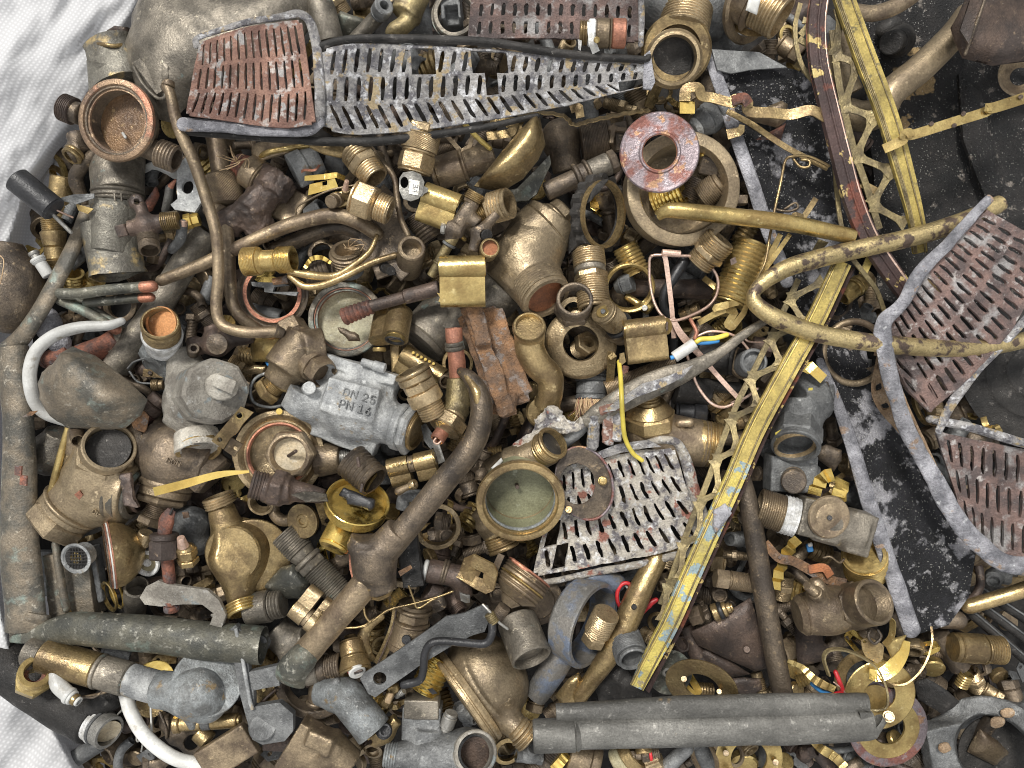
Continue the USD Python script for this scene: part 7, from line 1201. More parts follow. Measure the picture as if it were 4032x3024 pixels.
t = Thing('grey_tee_bottom', 'pale grey tee valve with wide round mouth, bottom edge', 'tee valve', mat='pale')
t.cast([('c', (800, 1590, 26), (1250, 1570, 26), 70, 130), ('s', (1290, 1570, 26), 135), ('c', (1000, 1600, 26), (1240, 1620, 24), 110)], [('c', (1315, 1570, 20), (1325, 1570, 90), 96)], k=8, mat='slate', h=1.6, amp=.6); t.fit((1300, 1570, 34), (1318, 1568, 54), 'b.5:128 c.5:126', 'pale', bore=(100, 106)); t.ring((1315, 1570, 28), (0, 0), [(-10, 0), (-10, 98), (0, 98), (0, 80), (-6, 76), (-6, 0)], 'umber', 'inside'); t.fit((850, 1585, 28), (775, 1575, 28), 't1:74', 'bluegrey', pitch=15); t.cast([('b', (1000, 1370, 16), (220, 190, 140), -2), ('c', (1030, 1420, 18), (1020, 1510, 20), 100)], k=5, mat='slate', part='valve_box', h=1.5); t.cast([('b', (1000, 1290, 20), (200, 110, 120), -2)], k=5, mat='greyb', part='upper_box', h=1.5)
t = Thing('brown_block_casting', 'brown pink block casting with square end, bottom edge left of the grey tee', 'casting', mat='brown')
t.cast([('b', (330, 1560, 22), (260, 300, 150), -32), ('c', (430, 1520, 24), (560, 1640, 20), 100), ('b', (400, 1480, 30), (150, 90, 150), -22)], k=6, mat='brown', h=1.6, amp=1)
t = Thing('silver_bolt', 'silver steel bolt with stepped barrel, beneath the bronze meter rim', 'bolt', mat='steel')
t.fit((1110, 1500, 20), (1175, 1330, 24), 'n.4:20-26 c.1:34 c.4:44 c.1:40', 'steel')
t = Thing('grey_shell_half', 'grey green half shell behind the gold lock, left lower centre', 'shell', mat='green')
t.sheet([(50, 580, 6), (160, 470, 14), (240, 450, 18), (330, 560, 16), (300, 650, 10), (200, 650, 8)], 'green', zc=10, th=3, amp=1); t.sheet([(0, 830, 4), (60, 825, 8), (105, 900, 8), (60, 1010, 4), (0, 1020, 2)], 'slate', 'flap', zc=6)
t = Thing('crusted_thread_end', 'grey threaded pipe end at the left of the pale tan lock', 'pipe end', mat='greyb')
t.fit((-40, 720, 14), (175, 680, 16), 'c.65:95 t.35:84', 'greyb', pitch=18)
t = Thing('spoon_casting', 'brown brass spoon shaped handle between tap arm and drain fitting', 'handle', mat='ochre')
t.tube([(760, 760, 20), (680, 820, 22), (645, 900, 22), (660, 980, 20), (700, 1010, 16)], [16, 24, 34, 40, 20], 'ochre', ends='rr', flat=[.5, .5]); t.ribbon([(850, 700, 14), (830, 820, 16), (780, 950, 16), (735, 1040, 14)], [46, 52, 56], 'ochre', 'ribbed_band', th=1); t.tube([(850, 700, 18), (825, 820, 20), (775, 950, 20), (735, 1040, 18)], 6, 'umber', 'rib', 'rr', 6)
t = Thing('dark_elbow_pipe', 'dark grey pipe elbow under the pale tan lock', 'pipe elbow', mat='dark')
t.cast([('c', (120, 830, -6), (250, 960, -6), 95, 90), ('c', (180, 960, -4), (320, 900, 0), 80)], k=7, mat='greyb', amp=.8)
t = Thing('brass_ring_tan', 'thick tan ring half under the green glass meter', 'ring', mat='tan')
t.ring((1090, 225, 6), (.1, .1), [(-30, 120), (0, 140), (10, 138), (12, 112), (-30, 104)], 'tan'); t.fit((1080, 190, 10), (1160, 200, 12), 'h.6:60 t.4:50', 'dark', bore=(0, 30))
t = Thing('red_tape', 'scrap of red copper sheet beside the tap hub', 'scrap', mat='copper')
t.sheet([(560, 390, 24), (590, 370, 26), (620, 500, 26), (580, 540, 24), (565, 480, 24)], 'copper', th=1, amp=1)
# ================================================================ lower right of centre
T(11)
t = Thing('blue_ring', 'big grey bronze ring with blue paint standing on edge', 'ring', mat='bluep')
t.ring((475, 800, 20), (.8, .2, .62), [(-130, 225), (-110, 248), (30, 262), (45, 255), (45, 232), (-130, 215)], 'bluep', seg=60, amp=.6); t.tube([(330, 950, 6), (260, 1080, 4), (160, 1230, 0)], [90, 84, 70], 'bluep', 'spout', 'ff', amp=1); t.tube([(400, 560, 4), (520, 520, 6), (640, 560, 4)], [60, 66, 60], 'bluep', 'upper_lug', 'rr', amp=1)
t = Thing('hex_bush', 'bright brass hex bush with thread, inside the blue painted ring', 'bush', mat='tan')
t.fit((500, 910, 22), (585, 740, 38), 'h.3:78 c.05:66 t.65:80', 'tan', bore=(40, 0), pitch=14)
t = Thing('tapering_rod', 'long dark ochre tapering rod behind the painted handrail', 'rod', mat='ochre')
t.tube([(880, 420, 12), (780, 620, 16), (690, 820, 18), (590, 1000, 16), (500, 1130, 12), (430, 1230, 8)], [62, 74, 74, 66, 52, 46], 'ochre', ends='rr', amp=.5); t.fit((748, 705, 34), (750, 700, 38), 'c1:16', 'char')
t = Thing('silver_nipple', 'silver grey threaded nipple with open mouth, left of the painted handrail tip', 'nipple', mat='steel')
t.fit((690, 880, 14), (745, 1020, 38), 't.85:100 c.15:86', 'slate', bore=(0, 76), pitch=12, depth=(1, 2.4), inner='t')
t = Thing('creased_pipe', 'long dull grey flattened pipe with a lengthwise crease along the bottom right', 'pipe', mat='pipegrey')
t.tube([(290, 1345, 40), (600, 1335, 42), (1100, 1310, 44), (1659, 1300, 46), (2130, 1295, 46)], [60, 70, 74, 76, 70], 'pipegrey', 'upper_pipe', 'ff', 20, n=10, amp=.8, flat=[.8, .7]); t.tube([(160, 1470, 44), (480, 1455, 46), (1100, 1440, 48), (1659, 1425, 50), (2110, 1405, 50), (2170, 1400, 50)], [92, 84, 82, 84, 82, 66], 'pipegrey', 'lower_pipe', 'ff', 24, n=10, amp=.8, flat=[.95, .8, .75, .7]); t.fit((150, 1470, 44), (430, 1460, 45), 'c.9:96 n.1:96-88', 'pipegrey'); t.sheet([(2090, 1330, 58), (2160, 1330, 56), (2190, 1410, 54), (2185, 1450, 52), (2110, 1460, 54)], 'pipegrey', 'flattened_end', th=8)
t = Thing('tilted_washer', 'ochre brass washer with rivet marks leaning on the creased pipe', 'washer', mat='ochre')
t.ring((1150, 1175, 26), (-.35, .42, .75), [(-6, 100), (-6, 210), (6, 214), (8, 200), (6, 104)], 'ochre', amp=.4); t.fit((1045, 1130, 34), (1045, 1130, 39), 'b1:18', 'tan'); t.fit((1255, 1205, 34), (1255, 1205, 39), 'b1:16', 'tan')
t = Thing('riveted_ring', 'broad ochre brass ring with rivets cut by the bottom edge', 'ring', mat='ochre')
t.ring((1430, 1600, 20), (0, .05), [(-6, 106), (-6, 196), (6, 200), (8, 190), (8, 108)], 'gold', amp=.4)
for q in ((1295, 1570), (1310, 1690), (1590, 1625)): t.fit((*q, 23), (*q, 28), 'b1:18', 'brown')
t = Thing('ring_on_edge', 'thin brass ring standing on edge below the creased pipe', 'ring', mat='brown')
t.ring((1165, 1590, 6), (-.9, .1, .45), [(-10, 120), (10, 126), (10, 104), (-10, 104)], 'brown')
t = Thing('vertical_pipe', 'long brown pipe standing down the lower right to the creased pipe', 'pipe', mat='brown')
t.tube([(1390, -60, 24), (1440, 150, 26), (1500, 500, 26), (1560, 850, 26), (1600, 1060, 26), (1640, 1260, 24)], [54, 60, 62, 62, 62], 'dark', ends='ff', n=8, amp=.4)
t = Thing('propeller', 'dark bronze propeller blade shaped sheet, right of the painted handrail tip', 'blade', mat='dark')
t.sheet([(1085, 850, -4), (1200, 800, 6), (1440, 650, 10), (1500, 830, 6), (1550, 1060, -2), (1470, 1085, -4), (1320, 1020, -4), (1130, 930, -6)], 'umber', zc=8, th=2); t.sheet([(1120, 970, -18), (1180, 950, -14), (1330, 1030, -12), (1440, 1100, -14), (1300, 1130, -18), (1160, 1110, -20)], 'umber', 'lower_blade', zc=5); t.sheet([(1250, 1140, -10), (1400, 1120, -6), (1500, 1130, -6), (1510, 1190, -8), (1420, 1250, -10)], 'umber', 'third_blade', zc=4); t.fit((1415, 955, 6), (1418, 955, 12), 'b1:20', 'umber'); t.sheet([(1700, 740, -14), (1850, 730, -10), (1870, 900, -12), (1960, 1000, -16), (1720, 1060, -20)], 'umber', 'fourth_blade', zc=6)
t = Thing('hex_bolt', 'brown hex head plug with fine thread, left of the long brown pipe', 'bolt', mat='brown')
t.fit((1230, 530, 10), (1470, 565, 8), 'h.32:62 c.05:48 t.63:56', 'brown', pitch=10)
t = Thing('black_ringed_plug', 'small gold plug with black ring, beside the propeller blade', 'plug', mat='gold')
t.fit((1215, 740, 12), (1335, 700, 16), 'c.3:52 b.2:54@blackp c.2:44 c.2:30 c.1:22', 'ochre'); t.fit((1080, 760, 2), (1150, 740, 6), 'h1:60', 'brown')
t = Thing('green_disc', 'dark green round valve wheel behind the painted handrail tip', 'wheel', mat='green')
t.ring((960, 1090, -8), (0, .05), [(-10, 0), (-10, 130), (2, 136), (6, 126), (2, 110), (0, 60), (10, 50), (12, 0)], 'green', amp=1); t.ring((945, 1090, 8), (0, 0), [(0, 14), (6, 28), (8, 14)], 'steel', 'nut')
t = Thing('red_ring_coil', 'coil of red and white plastic ring between blue ring and ochre rod', 'plastic ring', mat='redpl')
t.tube([(*p, 10 + p[0] * .002) for p in poly_circle(700, 640, 52, 80, 12)], 12, 'redpl', 'ring', closed=True, seg=8); t.tube([(*p, 6) for p in poly_circle(690, 640, 34, 66, 12)], 8, 'white', 'ring', closed=True, seg=8); t.tube([(880, 660, 10), (830, 690, 8), (790, 750, 8)], [14, 26, 10], 'redpl', 'tail', 'rr', 8)
t = Thing('ochre_band', 'wide ochre band folded over below the blue ring', 'band', mat='ochre')
t.sheet([(280, 1225, 0), (360, 1130, 8), (420, 1090, 8), (455, 1150, 4), (400, 1300, 2), (330, 1310, 0)], 'ochre', zc=6)
t = Thing('crushed_foil', 'dark crushed lead foil under the painted handrail tip', 'foil', mat='slate')
t.sheet([(520, 1200, -10), (580, 1060, -4), (700, 1080, -2), (850, 1210, -6), (860, 1260, -10), (530, 1280, -12)], 'char', zc=5, amp=6, freq=70)
t = Thing('bottom_valve', 'small brown valve with hex stem below the creased pipe', 'valve', mat='brown')
t.fit((720, 1590, 6), (900, 1570, 8), 'h.2:36 c.2:26 h.25:44 b.1:40@redpl t.25:36', 'dark'); t.cast([('c', (800, 1500, 2), (810, 1570, 6), 40, 56)], k=4, mat='ochre', part='stem'); t.tube([(940, 1659, 6), (1060, 1540, 10)], 44, 'slate', 'rod', 'rr')
t = Thing('bottom_cylinder', 'large smooth ochre cylinder at the bottom edge under the creased pipe', 'cylinder', mat='ochre')
t.fit((650, 1640, -6), (760, 1560, -2), 'c.5:90@cream c.5:100', 'ochre'); t.fit((360, 1580, -8), (540, 1640, -6), 'c.7:100 b.3:104', 'brown')
t = Thing('coarse_cog', 'piece of ribbed white brass cog at the bottom edge', 'cog', mat='tan')
t.fit((830, 1640, 4), (910, 1610, 8), 'g1:50', 'tan'); t.fit((290, 1600, 2), (330, 1640, 4), 'g1:60', 'shine')
T(12)
t = Thing('ball_valve', 'brown bronze ball valve body with hex ends and a bolt stem, lower right', 'valve', mat='brown')
t.cast([('c', (360, 745, 24), (640, 700, 26), 118, 120), ('s', (500, 720, 26), 132), ('c', (480, 690, 30), (420, 600, 40), 62, 50), ('c', (440, 620, 36), (420, 540, 36), 36, 24)], k=9, mat='brown', h=1.5, amp=.7); t.fit((400, 740, 24), (310, 755, 24), 'c.6:120 n.4:120-100', 'brown'); t.fit((610, 705, 26), (775, 672, 58), 'h.5:142 c.5:132', 'brown', bore=(0, 112), depth=(1, 2), inner='t', roll=.2); t.fit((445, 640, 42), (370, 575, 52), 'c.4:44 t.6:28', 'brown', pitch=9)
t = Thing('gold_screw_ring', 'bright gold threaded ring under the angle valve and black sheet', 'threaded ring', mat='shine')
t.fit((720, 480, 0), (710, 390, 20), 'w.9:128 c.1:122', 'gold', bore=(0, 100), pitch=11, depth=(1, 2.5))
t = Thing('gold_contact_strip', 'bright gold stamped contact strip between brown pipe and angle valve', 'strip', mat='shine')
t.ribbon([(310, 300, 14), (260, 370, 18), (230, 430, 18), (200, 510, 16), (175, 590, 12)], [60, 70, 60, 70], 'shine', n=5, wig=2.2, wn=5)
t = Thing('copper_band', 'rusty copper band with pierced end beneath the angle valve', 'band', mat='rust')
t.ribbon([(120, 320, 22), (200, 410, 24), (290, 430, 22), (400, 490, 20), (500, 540, 16), (600, 560, 12)], [50, 54, 60, 50], 'rust', th=.8); t.ribbon([(380, 480, 23), (470, 470, 24), (510, 520, 22)], 50, 'orangein', 'orange_tab'); t.tube([(470, 410, 16), (510, 405, 18), (560, 440, 18), (590, 420, 16)], 8, 'brown', 'wire', 'rr', 6); t.fit((208, 408, 24), (209, 408, 27), 'c1:10', 'umber')
t = Thing('blue_clip', 'tiny blue plastic clip under the angle valve', 'clip', mat='bluewire')
t.cast([('b', (385, 350, 8), (30, 46, 20), 10)], k=1, mat='bluewire', h=.9); t.fit((380, 335, 12), (400, 330, 14), 'c1:12', 'white')
t = Thing('brass_ring_washer', 'wide brass ring washer with a rivet, upper of two overlapping washers', 'washer', mat='ochre')
t.ring((800, 1225, 26), (.02, .10), [(-6, 98), (-6, 208), (4, 214), (8, 208), (8, 104), (4, 96)], 'gold', amp=.4); t.fit((855, 1355, 30), (857, 1353, 37), 'b.5:36 c.5:24', 'tan'); t.ring((740, 1130, 16), (.0, .05), [(-40, 110), (0, 120), (6, 118), (6, 106), (-40, 100)], 'ochre', 'sleeve') if False else None
t = Thing('brass_collar', 'ochre brass collar sleeve behind the wide brass ring washer', 'collar', mat='ochre')
t.ring((730, 1130, 8), (-.1, .15), [(-60, 150), (0, 190), (10, 186), (14, 130), (0, 120), (-60, 116)], 'ochre')
t = Thing('copper_edged_washer', 'gold washer with purple copper edge, lower of two overlapping washers', 'washer', mat='gold')
t.ring((850, 1420, 12), (.02, .06), [(-6, 98), (-6, 190), (5, 190), (6, 100)], 'gold', 'washer', amp=.4); t.ring((850, 1420, 12), (.02, .06), [(-8, 186), (-8, 236), (2, 238), (6, 226), (6, 186)], 'purple', 'copper_edge', amp=.8)
t = Thing('disc_inner', 'small gold and purple disc seen through the wide brass ring washer', 'disc', mat='purple')
t.ring((760, 1260, 14), (0, .1), [(-6, 0), (-6, 120), (0, 124), (4, 118), (4, 0)], 'purple', 'disc'); t.ring((770, 1250, 17), (0, .1), [(0, 0), (0, 90), (3, 88), (3, 0)], 'gold', 'face')
t = Thing('spring_loop', 'thin brass spring loop curling over the washers', 'wire loop', mat='olive')
t.ribbon([(500, 1110, 36), (470, 1010, 40), (500, 960, 42), (580, 955, 44), (680, 990, 46), (780, 1060, 46), (830, 1150, 44), (850, 1240, 42), (835, 1300, 38), (770, 1315, 34), (700, 1300, 30)], 26, 'olive', roll=1.3, n=7, th=.8)
t = Thing('big_spring_hoop', 'wide brass spring hoop curving right of the washers up to the black sheet', 'hoop', mat='ochre')
t.ribbon([(1110, 820, 18), (1115, 900, 22), (1090, 1000, 26), (1040, 1090, 28), (960, 1160, 28), (880, 1170, 26), (820, 1140, 24)], [44, 50, 60, 50], 'ochre', roll=1.0, n=7, th=.8)
t = Thing('shiny_fold', 'shiny folded brass sheet strip with curled ends above the washers', 'sheet strip', mat='shine')
t.sheet([(690, 900, 40), (740, 880, 44), (830, 930, 42), (820, 1010, 38), (790, 1040, 36), (720, 1000, 36), (700, 960, 38)], 'ochre', 'fold', th=1, holes=[poly_circle(712, 908, 10)]); t.sheet([(840, 900, 44), (960, 870, 44), (920, 960, 42), (870, 1010, 40), (845, 950, 42)], 'gold', 'bright_fold', th=1, zc=3); t.ribbon([(740, 1100, 34), (800, 1110, 36), (880, 1060, 38), (930, 980, 40), (945, 900, 42)], [60, 80, 70], 'shine', 'band', roll=.5); t.ribbon([(830, 930, 46), (870, 880, 48), (880, 800, 48), (860, 770, 46)], 40, 'gold', 'curl', roll=1.1); t.tube([(745, 840, 44), (735, 880, 46), (770, 920, 46), (810, 880, 46), (790, 840, 44)], 9, 'dark', 'coil', 'rr', 6)
t = Thing('threaded_stub', 'ochre brass stub with threaded end at the right, below the black sheet', 'nipple', mat='ochre')
t.fit((1235, 940, -6), (1535, 960, -6), 'c.1:84 c.5:86 b.05:88 t.35:82', 'ochre', bore=(0, 60), pitch=14)
t = Thing('dark_bars', 'bundle of dark steel bars running diagonally at the lower right edge', 'bars', mat='char')
for i, (a, b) in enumerate((((1240, 650, -20), (1720, 1060, -24)), ((1310, 620, -26), (1760, 960, -28)), ((1400, 600, -32), (1800, 860, -34)))): t.tube([a, b], [30, 30], 'char', 'bar', 'ff', 10); t.tube([(a[0] + 8, a[1] - 14, a[2] + 5), (b[0] + 8, b[1] - 14, b[2] + 5)], [6, 6], 'slate', 'bar_edge', 'ff', 6)
t = Thing('dark_gold_tube', 'dim gold tube entering from the right edge below the grates', 'tube', mat='worn')
t.tube([(1330, 700, -10), (1500, 650, -6), (1750, 570, 0)], [44, 44, 46], 'ochre', ends='rr'); t.tube([(1150, 860, -26), (1280, 1060, -30)], 60, 'dark', 'lower_tube', 'ff'); t.tube([(1150, 770, -16), (1260, 780, -14)], 56, 'dark', 'stub', 'rr')
t = Thing('gear_housing', 'large grey gearbox flange with a dark bore, bottom right corner', 'housing', mat='slate')
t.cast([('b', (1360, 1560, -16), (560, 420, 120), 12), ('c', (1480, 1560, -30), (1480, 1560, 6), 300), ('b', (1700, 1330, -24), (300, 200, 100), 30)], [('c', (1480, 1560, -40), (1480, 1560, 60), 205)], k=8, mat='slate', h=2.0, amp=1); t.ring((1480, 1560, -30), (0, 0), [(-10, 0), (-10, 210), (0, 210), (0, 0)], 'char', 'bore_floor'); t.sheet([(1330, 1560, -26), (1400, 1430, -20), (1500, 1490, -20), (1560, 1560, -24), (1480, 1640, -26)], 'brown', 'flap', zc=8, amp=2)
for q in ((1190, 1540), (1500, 1385), (1560, 1330)): t.cast([('e', (*q, 2), (40, 30, 14), 20)], k=1, mat='tangrate', part='clay_blob', amp=2, freq=110, h=1)
t = Thing('dark_tin', 'crumpled dark tin plate between washers and gearbox flange', 'tin', mat='char')
t.sheet([(1010, 1150, -6), (1080, 1130, 0), (1200, 1200, 4), (1270, 1260, 0), (1170, 1340, -6), (1030, 1250, -8)], 'char', zc=4, amp=3, freq=50)
t = Thing('curl_strip', 'small gold crinkled strip with red and blue wire ends, near the long brown pipe', 'strip', mat='gold')
t.ribbon([(255, 1020, 30), (340, 1060, 34), (400, 1120, 36), (460, 1160, 36), (530, 1190, 34)], [20, 36, 50, 40], 'gold', n=5, wig=1.2, wn=6); t.tube([(400, 1160, 24), (450, 1200, 26), (510, 1220, 26)], 12, 'bluewire', 'blue_wire', 'rr', 8); t.tube([(540, 1090, 34), (560, 1140, 36), (580, 1200, 34), (540, 1220, 30), (510, 1230, 28)], 14, 'redpl', 'red_wire', 'rr', 8); t.tube([(530, 1150, 36), (580, 1190, 36), (605, 1230, 34)], 5, 'pink', 'bare_wire', 'rr', 6)
t = Thing('bottom_gold_strip', 'narrow gold toothed strip below the creased pipe, bottom right', 'strip', mat='gold')
t.ribbon([(390, 1480, 16), (450, 1540, 18), (530, 1590, 18), (590, 1650, 16)], [40, 56, 50], 'gold', n=5, wig=1.6, wn=6)
# ================================================================ loose pieces filling the gaps, and the fine scrap below them
HEROES = list(THINGS)
cur[:] = [2016, 1512, K]
PROTO = []
def proto(kind, cat, tones, build):
    for adj, mat in tones:
        n0 = len(THINGS); t = Thing('loose_' + kind.replace(' ', '_'), 'a loose piece of scrap brass', cat, mat=mat); build(t); THINGS.pop()
        t.kind, t.adj = kind, adj; PROTO.append(t)
B3 = (('tan brass', 'tan'), ('dull brown', 'brown'), ('dark bronze', 'dark'))
G3 = (('bright gold', 'gold'), ('ochre brass', 'ochre'), ('dull brown', 'brown'))
D3 = (('dull grey', 'slate'), ('dark bronze', 'dark'), ('blackish brown', 'umber'))
proto('threaded nipple', 'nipple', B3, lambda t: t.fit((-85, 0, 0), (85, 0, 0), 't.36:58 h.26:68 t.36:54', bore=(42, 40)))
proto('hex nut', 'nut', B3, lambda t: t.fit((-34, 0, 0), (34, 0, 0), 'h.85:66 c.15:56', bore=(40, 40)))
proto('pipe coupling', 'coupling', B3, lambda t: t.fit((-80, 0, 0), (80, 0, 0), 'b.1:66 c.5:60 h.4:66', bore=(46, 46)))
proto('elbow fitting', 'elbow', D3, lambda t: (t.cast([('c', (-70, 0, 0), (0, 0, 0), 46), ('c', (0, 0, 0), (10, 70, 4), 46)], k=6, h=1.6), t.fit((-60, 0, 0), (-110, 0, 0), 't1:50', bore=(0, 36)), t.fit((9, 60, 3), (14, 105, 6), 'h1:58', bore=(0, 40))))
proto('tee fitting', 'tee', D3[:2], lambda t: (t.cast([('c', (-70, 0, 0), (70, 0, 0), 44), ('c', (0, 0, 0), (4, 64, 6), 42)], k=6, h=1.6), t.fit((60, 0, 0), (110, 0, 0), 't1:48', bore=(0, 34)), t.fit((-60, 0, 0), (-105, 0, 0), 'h1:54', bore=(0, 36)), t.fit((4, 56, 5), (6, 96, 9), 'c.3:46 t.7:46', bore=(0, 34))))
proto('brass ring', 'ring', G3, lambda t: t.ring((0, 0, 0), (0, 0), [(-12, 62), (-8, 84), (10, 88), (14, 80), (14, 62)]))
proto('crinkled strip', 'strip', G3, lambda t: t.ribbon([(-150, -20, 0), (-90, 10, 6), (-40, -6, 0), (20, 14, 7), (70, 0, 0), (150, 30, 5)], [30, 38, 32], wig=.9, wn=9))
proto('bent tube', 'tube', D3, lambda t: t.tube([(-160, -30, 0), (-60, -10, 4), (40, 10, 4), (120, 60, 0), (150, 130, -4)], 27))
proto('hex bolt', 'bolt', B3[1:], lambda t: t.fit((-90, 0, 0), (100, 0, 0), 'h.24:52 c.06:36 t.7:34'))
proto('round cap', 'cap', G3, lambda t: t.ring((0, 0, 0), (0, 0), [(-50, 50), (-46, 62), (-4, 68), (4, 60), (6, 0), (-50, 0)]))
proto('folded clip', 'clip', (('bright gold', 'shine'), ('ochre brass', 'ochre')), lambda t: t.ribbon([(-60, -30, 0), (50, -20, 2), (60, 10, 8), (-30, 20, 10), (-40, 50, 4)], 46, sharp=True))
proto('pierced bracket', 'bracket', (('ochre brass', 'ochre'), ('dull grey', 'slate')), lambda t: t.sheet([(-90, -30, 0), (60, -40, 4), (100, 0, 6), (60, 40, 4), (-90, 30, 0)], th=2, holes=[poly_circle(50, 0, 16, n=10)]))
proto('pipe stub', 'pipe', D3, lambda t: t.fit((-120, 0, 0), (120, 0, 0), 'c.9:52 b.1:56', bore=(44, 44)))
proto('corrugated sleeve', 'bulb sleeve', G3[:2], lambda t: t.fit((-65, 0, 0), (65, 0, 0), 'w1:60', bore=(46, 46)))
proto('valve spindle', 'spindle', B3, lambda t: t.fit((-110, 0, 0), (110, 0, 0), 'q.14:28 c.2:24 h.2:46 t.3:38 b.16:34'))
# height map of what stands so far, in cells of 8 photo pixels
CELL = 8; NX, NY = 4032 // CELL, 3024 // CELL
HM = np.full((NX, NY), -0.145)
def cells(p):
    s = FP * (H - p[:, 2]) / H
    return ((p[:, 0] / s + 2016) / CELL).astype(int), ((-p[:, 1] / s + 1512) / CELL).astype(int)
def spray(m, dens=0.45e6, cap=60000):
    tri = m.vertices[m.faces]; ar = 0.5 * np.linalg.norm(np.cross(tri[:, 1] - tri[:, 0], tri[:, 2] - tri[:, 0]), axis=1)
    n = int(min(cap, ar.sum() * dens)) + 8
    k = np.searchsorted(np.cumsum(ar), rng.random(n) * ar.sum()).clip(0, len(ar) - 1)
    a, b = rng.random((2, n)); f = a + b > 1; a[f], b[f] = 1 - a[f], 1 - b[f]
    return tri[k, 0] + (tri[k, 1] - tri[k, 0]) * a[:, None] + (tri[k, 2] - tri[k, 0]) * b[:, None]
def stamp(p):
    i, j = cells(p); ok = (i >= 0) & (i < NX) & (j >= 0) & (j < NY)
    np.maximum.at(HM, (i[ok], j[ok]), p[ok, 2])
for t in HEROES:
    for q in t.parts: stamp(spray(q[1]))
LAND = [('the red grate flap', 545, 160), ('the long grey blade', 1000, 190), ('the open coppery meter cup', 245, 250), ('the trap tube', 250, 480), ('the round float', 40, 630), ('the crusted elbow', 545, 440), ('the lever casting', 800, 560), ('the nickel key', 890, 400), ('the knurled coupling', 905, 320), ('the half bell', 1110, 330), ('the copper washer', 1425, 330), ('the bronze cup ring', 1480, 450), ('the gear ring', 1300, 470), ('the big Y valve', 1110, 540), ('the cream cup', 745, 690), ('the DN 25 valve', 780, 860), ('the half float', 200, 840), ('the pale gate valve', 450, 840), ('the old strainer', 230, 1050), ('the globe valve', 370, 1000), ('the tan meter', 615, 990), ('the gold flush cap', 760, 1110), ('the tap hub', 800, 1230), ('the curved tap handle', 960, 980), ('the iron bracket', 1060, 800), ('the S bend waste', 1150, 780), ('the round brass plate', 1255, 740), ('the copper hoop', 1480, 620), ('the olive lock', 1390, 730), ('the green glass meter', 1110, 1110), ('the corroded grate', 1360, 1110), ('the coarse bronze tee', 1450, 930), ('the painted handrail', 1560, 1130), ('the hairpin tube', 1700, 650), ('the yellow handrail', 1890, 250), ('the black tar sheet', 1850, 950), ('the hex mouthed elbow', 1720, 930), ('the angle valve', 1760, 1130), ('the ball valve', 1800, 1310), ('the two washers', 1930, 1580), ('the creased pipe', 1520, 1560), ('the blue ring', 1260, 1350), ('the bronze meter', 1040, 1480), ('the grey hanger plate', 900, 1420), ('the big grey ring', 660, 1470), ('the hose cock', 430, 1510), ('the flat pipe', 60, 1000), ('the round brass meter', 490, 1190), ('the white hose', 330, 1590), ('the gearbox flange', 2100, 1580), ('the propeller blade', 1620, 1390), ('the bent grate', 2030, 700), ('the lamp socket', 1110, 1270), ('the mottled bend', 740, 1540), ('the bottom grey tee', 980, 1630), ('the yellow union ring', 1450, 130), ('the bronze cover', 400, 80), ('the grey arm', 560, 1450)]
LA = np.array([[a[1], a[2]] for a in LAND], float)
taken, FILL = {t.label for t in THINGS}, []
edge_u = lambda v: np.interp(v, [0, 250, 400, 620, 900, 1150, 1400, 1500, 1659], [330, 190, 90, 20, 0, 0, 20, 90, 190])
def try_place(i, j, zc, sc):
    t = PROTO[int(rng.integers(len(PROTO)))]
    Mx = trimesh.transformations.euler_matrix(rng.normal(0, .45), rng.normal(0, .45), rng.uniform(0, 6.28)); Mx[:3, :3] *= sc
    s = FP * (H - zc) / H; Mx[:3, 3] = [((i + .5) * CELL - 2016) * s, -((j + .5) * CELL - 1512) * s, zc]
    pts = np.concatenate([spray(q[1], 1.2e6, 1500) for q in t.parts]) @ Mx[:3, :3].T + Mx[:3, 3]
    a, b = cells(pts); ok = (a >= 0) & (a < NX) & (b >= 0) & (b < NY)
    if not ok.any(): return
    vis = pts[ok, 2] > HM[a[ok], b[ok]] + 0.001
    if len(set(zip(a[ok][vis], b[ok][vis]))) < 22: return
    u, v = (i + .5) * CELL / 4032 * 2212, (j + .5) * CELL / 4032 * 2212
    d = np.argsort(((LA - [u, v]) ** 2).sum(1))
    def where(k):
        dx, dy = u - LA[k, 0], v - LA[k, 1]
        return ('right of ' if dx > 0 else 'left of ') if abs(dx) > abs(dy) else ('below ' if dy > 0 else 'above ')
    size = 'small ' if sc < .95 else 'large ' if sc > 1.35 else ''
    for lab in (f'{t.adj} {t.kind} {where(d[0])}{LAND[d[0]][0]}', f'{size}{t.adj} {t.kind} {where(d[0])}{LAND[d[0]][0]}', f'{t.adj} {t.kind} between {LAND[d[0]][0]} and {LAND[d[1]][0]}', f'{size}{t.adj} {t.kind} {where(d[1])}{LAND[d[1]][0]}'):
        if lab not in taken and 4 <= len(lab.split()) <= 16: break
    else: return
    taken.add(lab); FILL.append((t, Mx, lab, pts)); stamp(pts)
for zt, spread, sc0, lim, cap in ((-78, 10, 1.45, -.100, 130), (-48, 9, 1.2, -.066, 330), (-27, 6, .9, -.042, 560)):
    cand = np.argwhere(HM < lim); rng.shuffle(cand)
    for i, j in cand:
        u, v = i * CELL / 4032 * 2212, j * CELL / 4032 * 2212
        if HM[i, j] >= lim or u < edge_u(v) or len(FILL) >= cap or (u > 2000 and v > 1250 and rng.random() < .6) or (u > 1850 and v < 480): continue
        try_place(i, j, (zt + rng.uniform(-spread, spread)) * .001, sc0 * rng.uniform(.75, 1.2))
keep = []
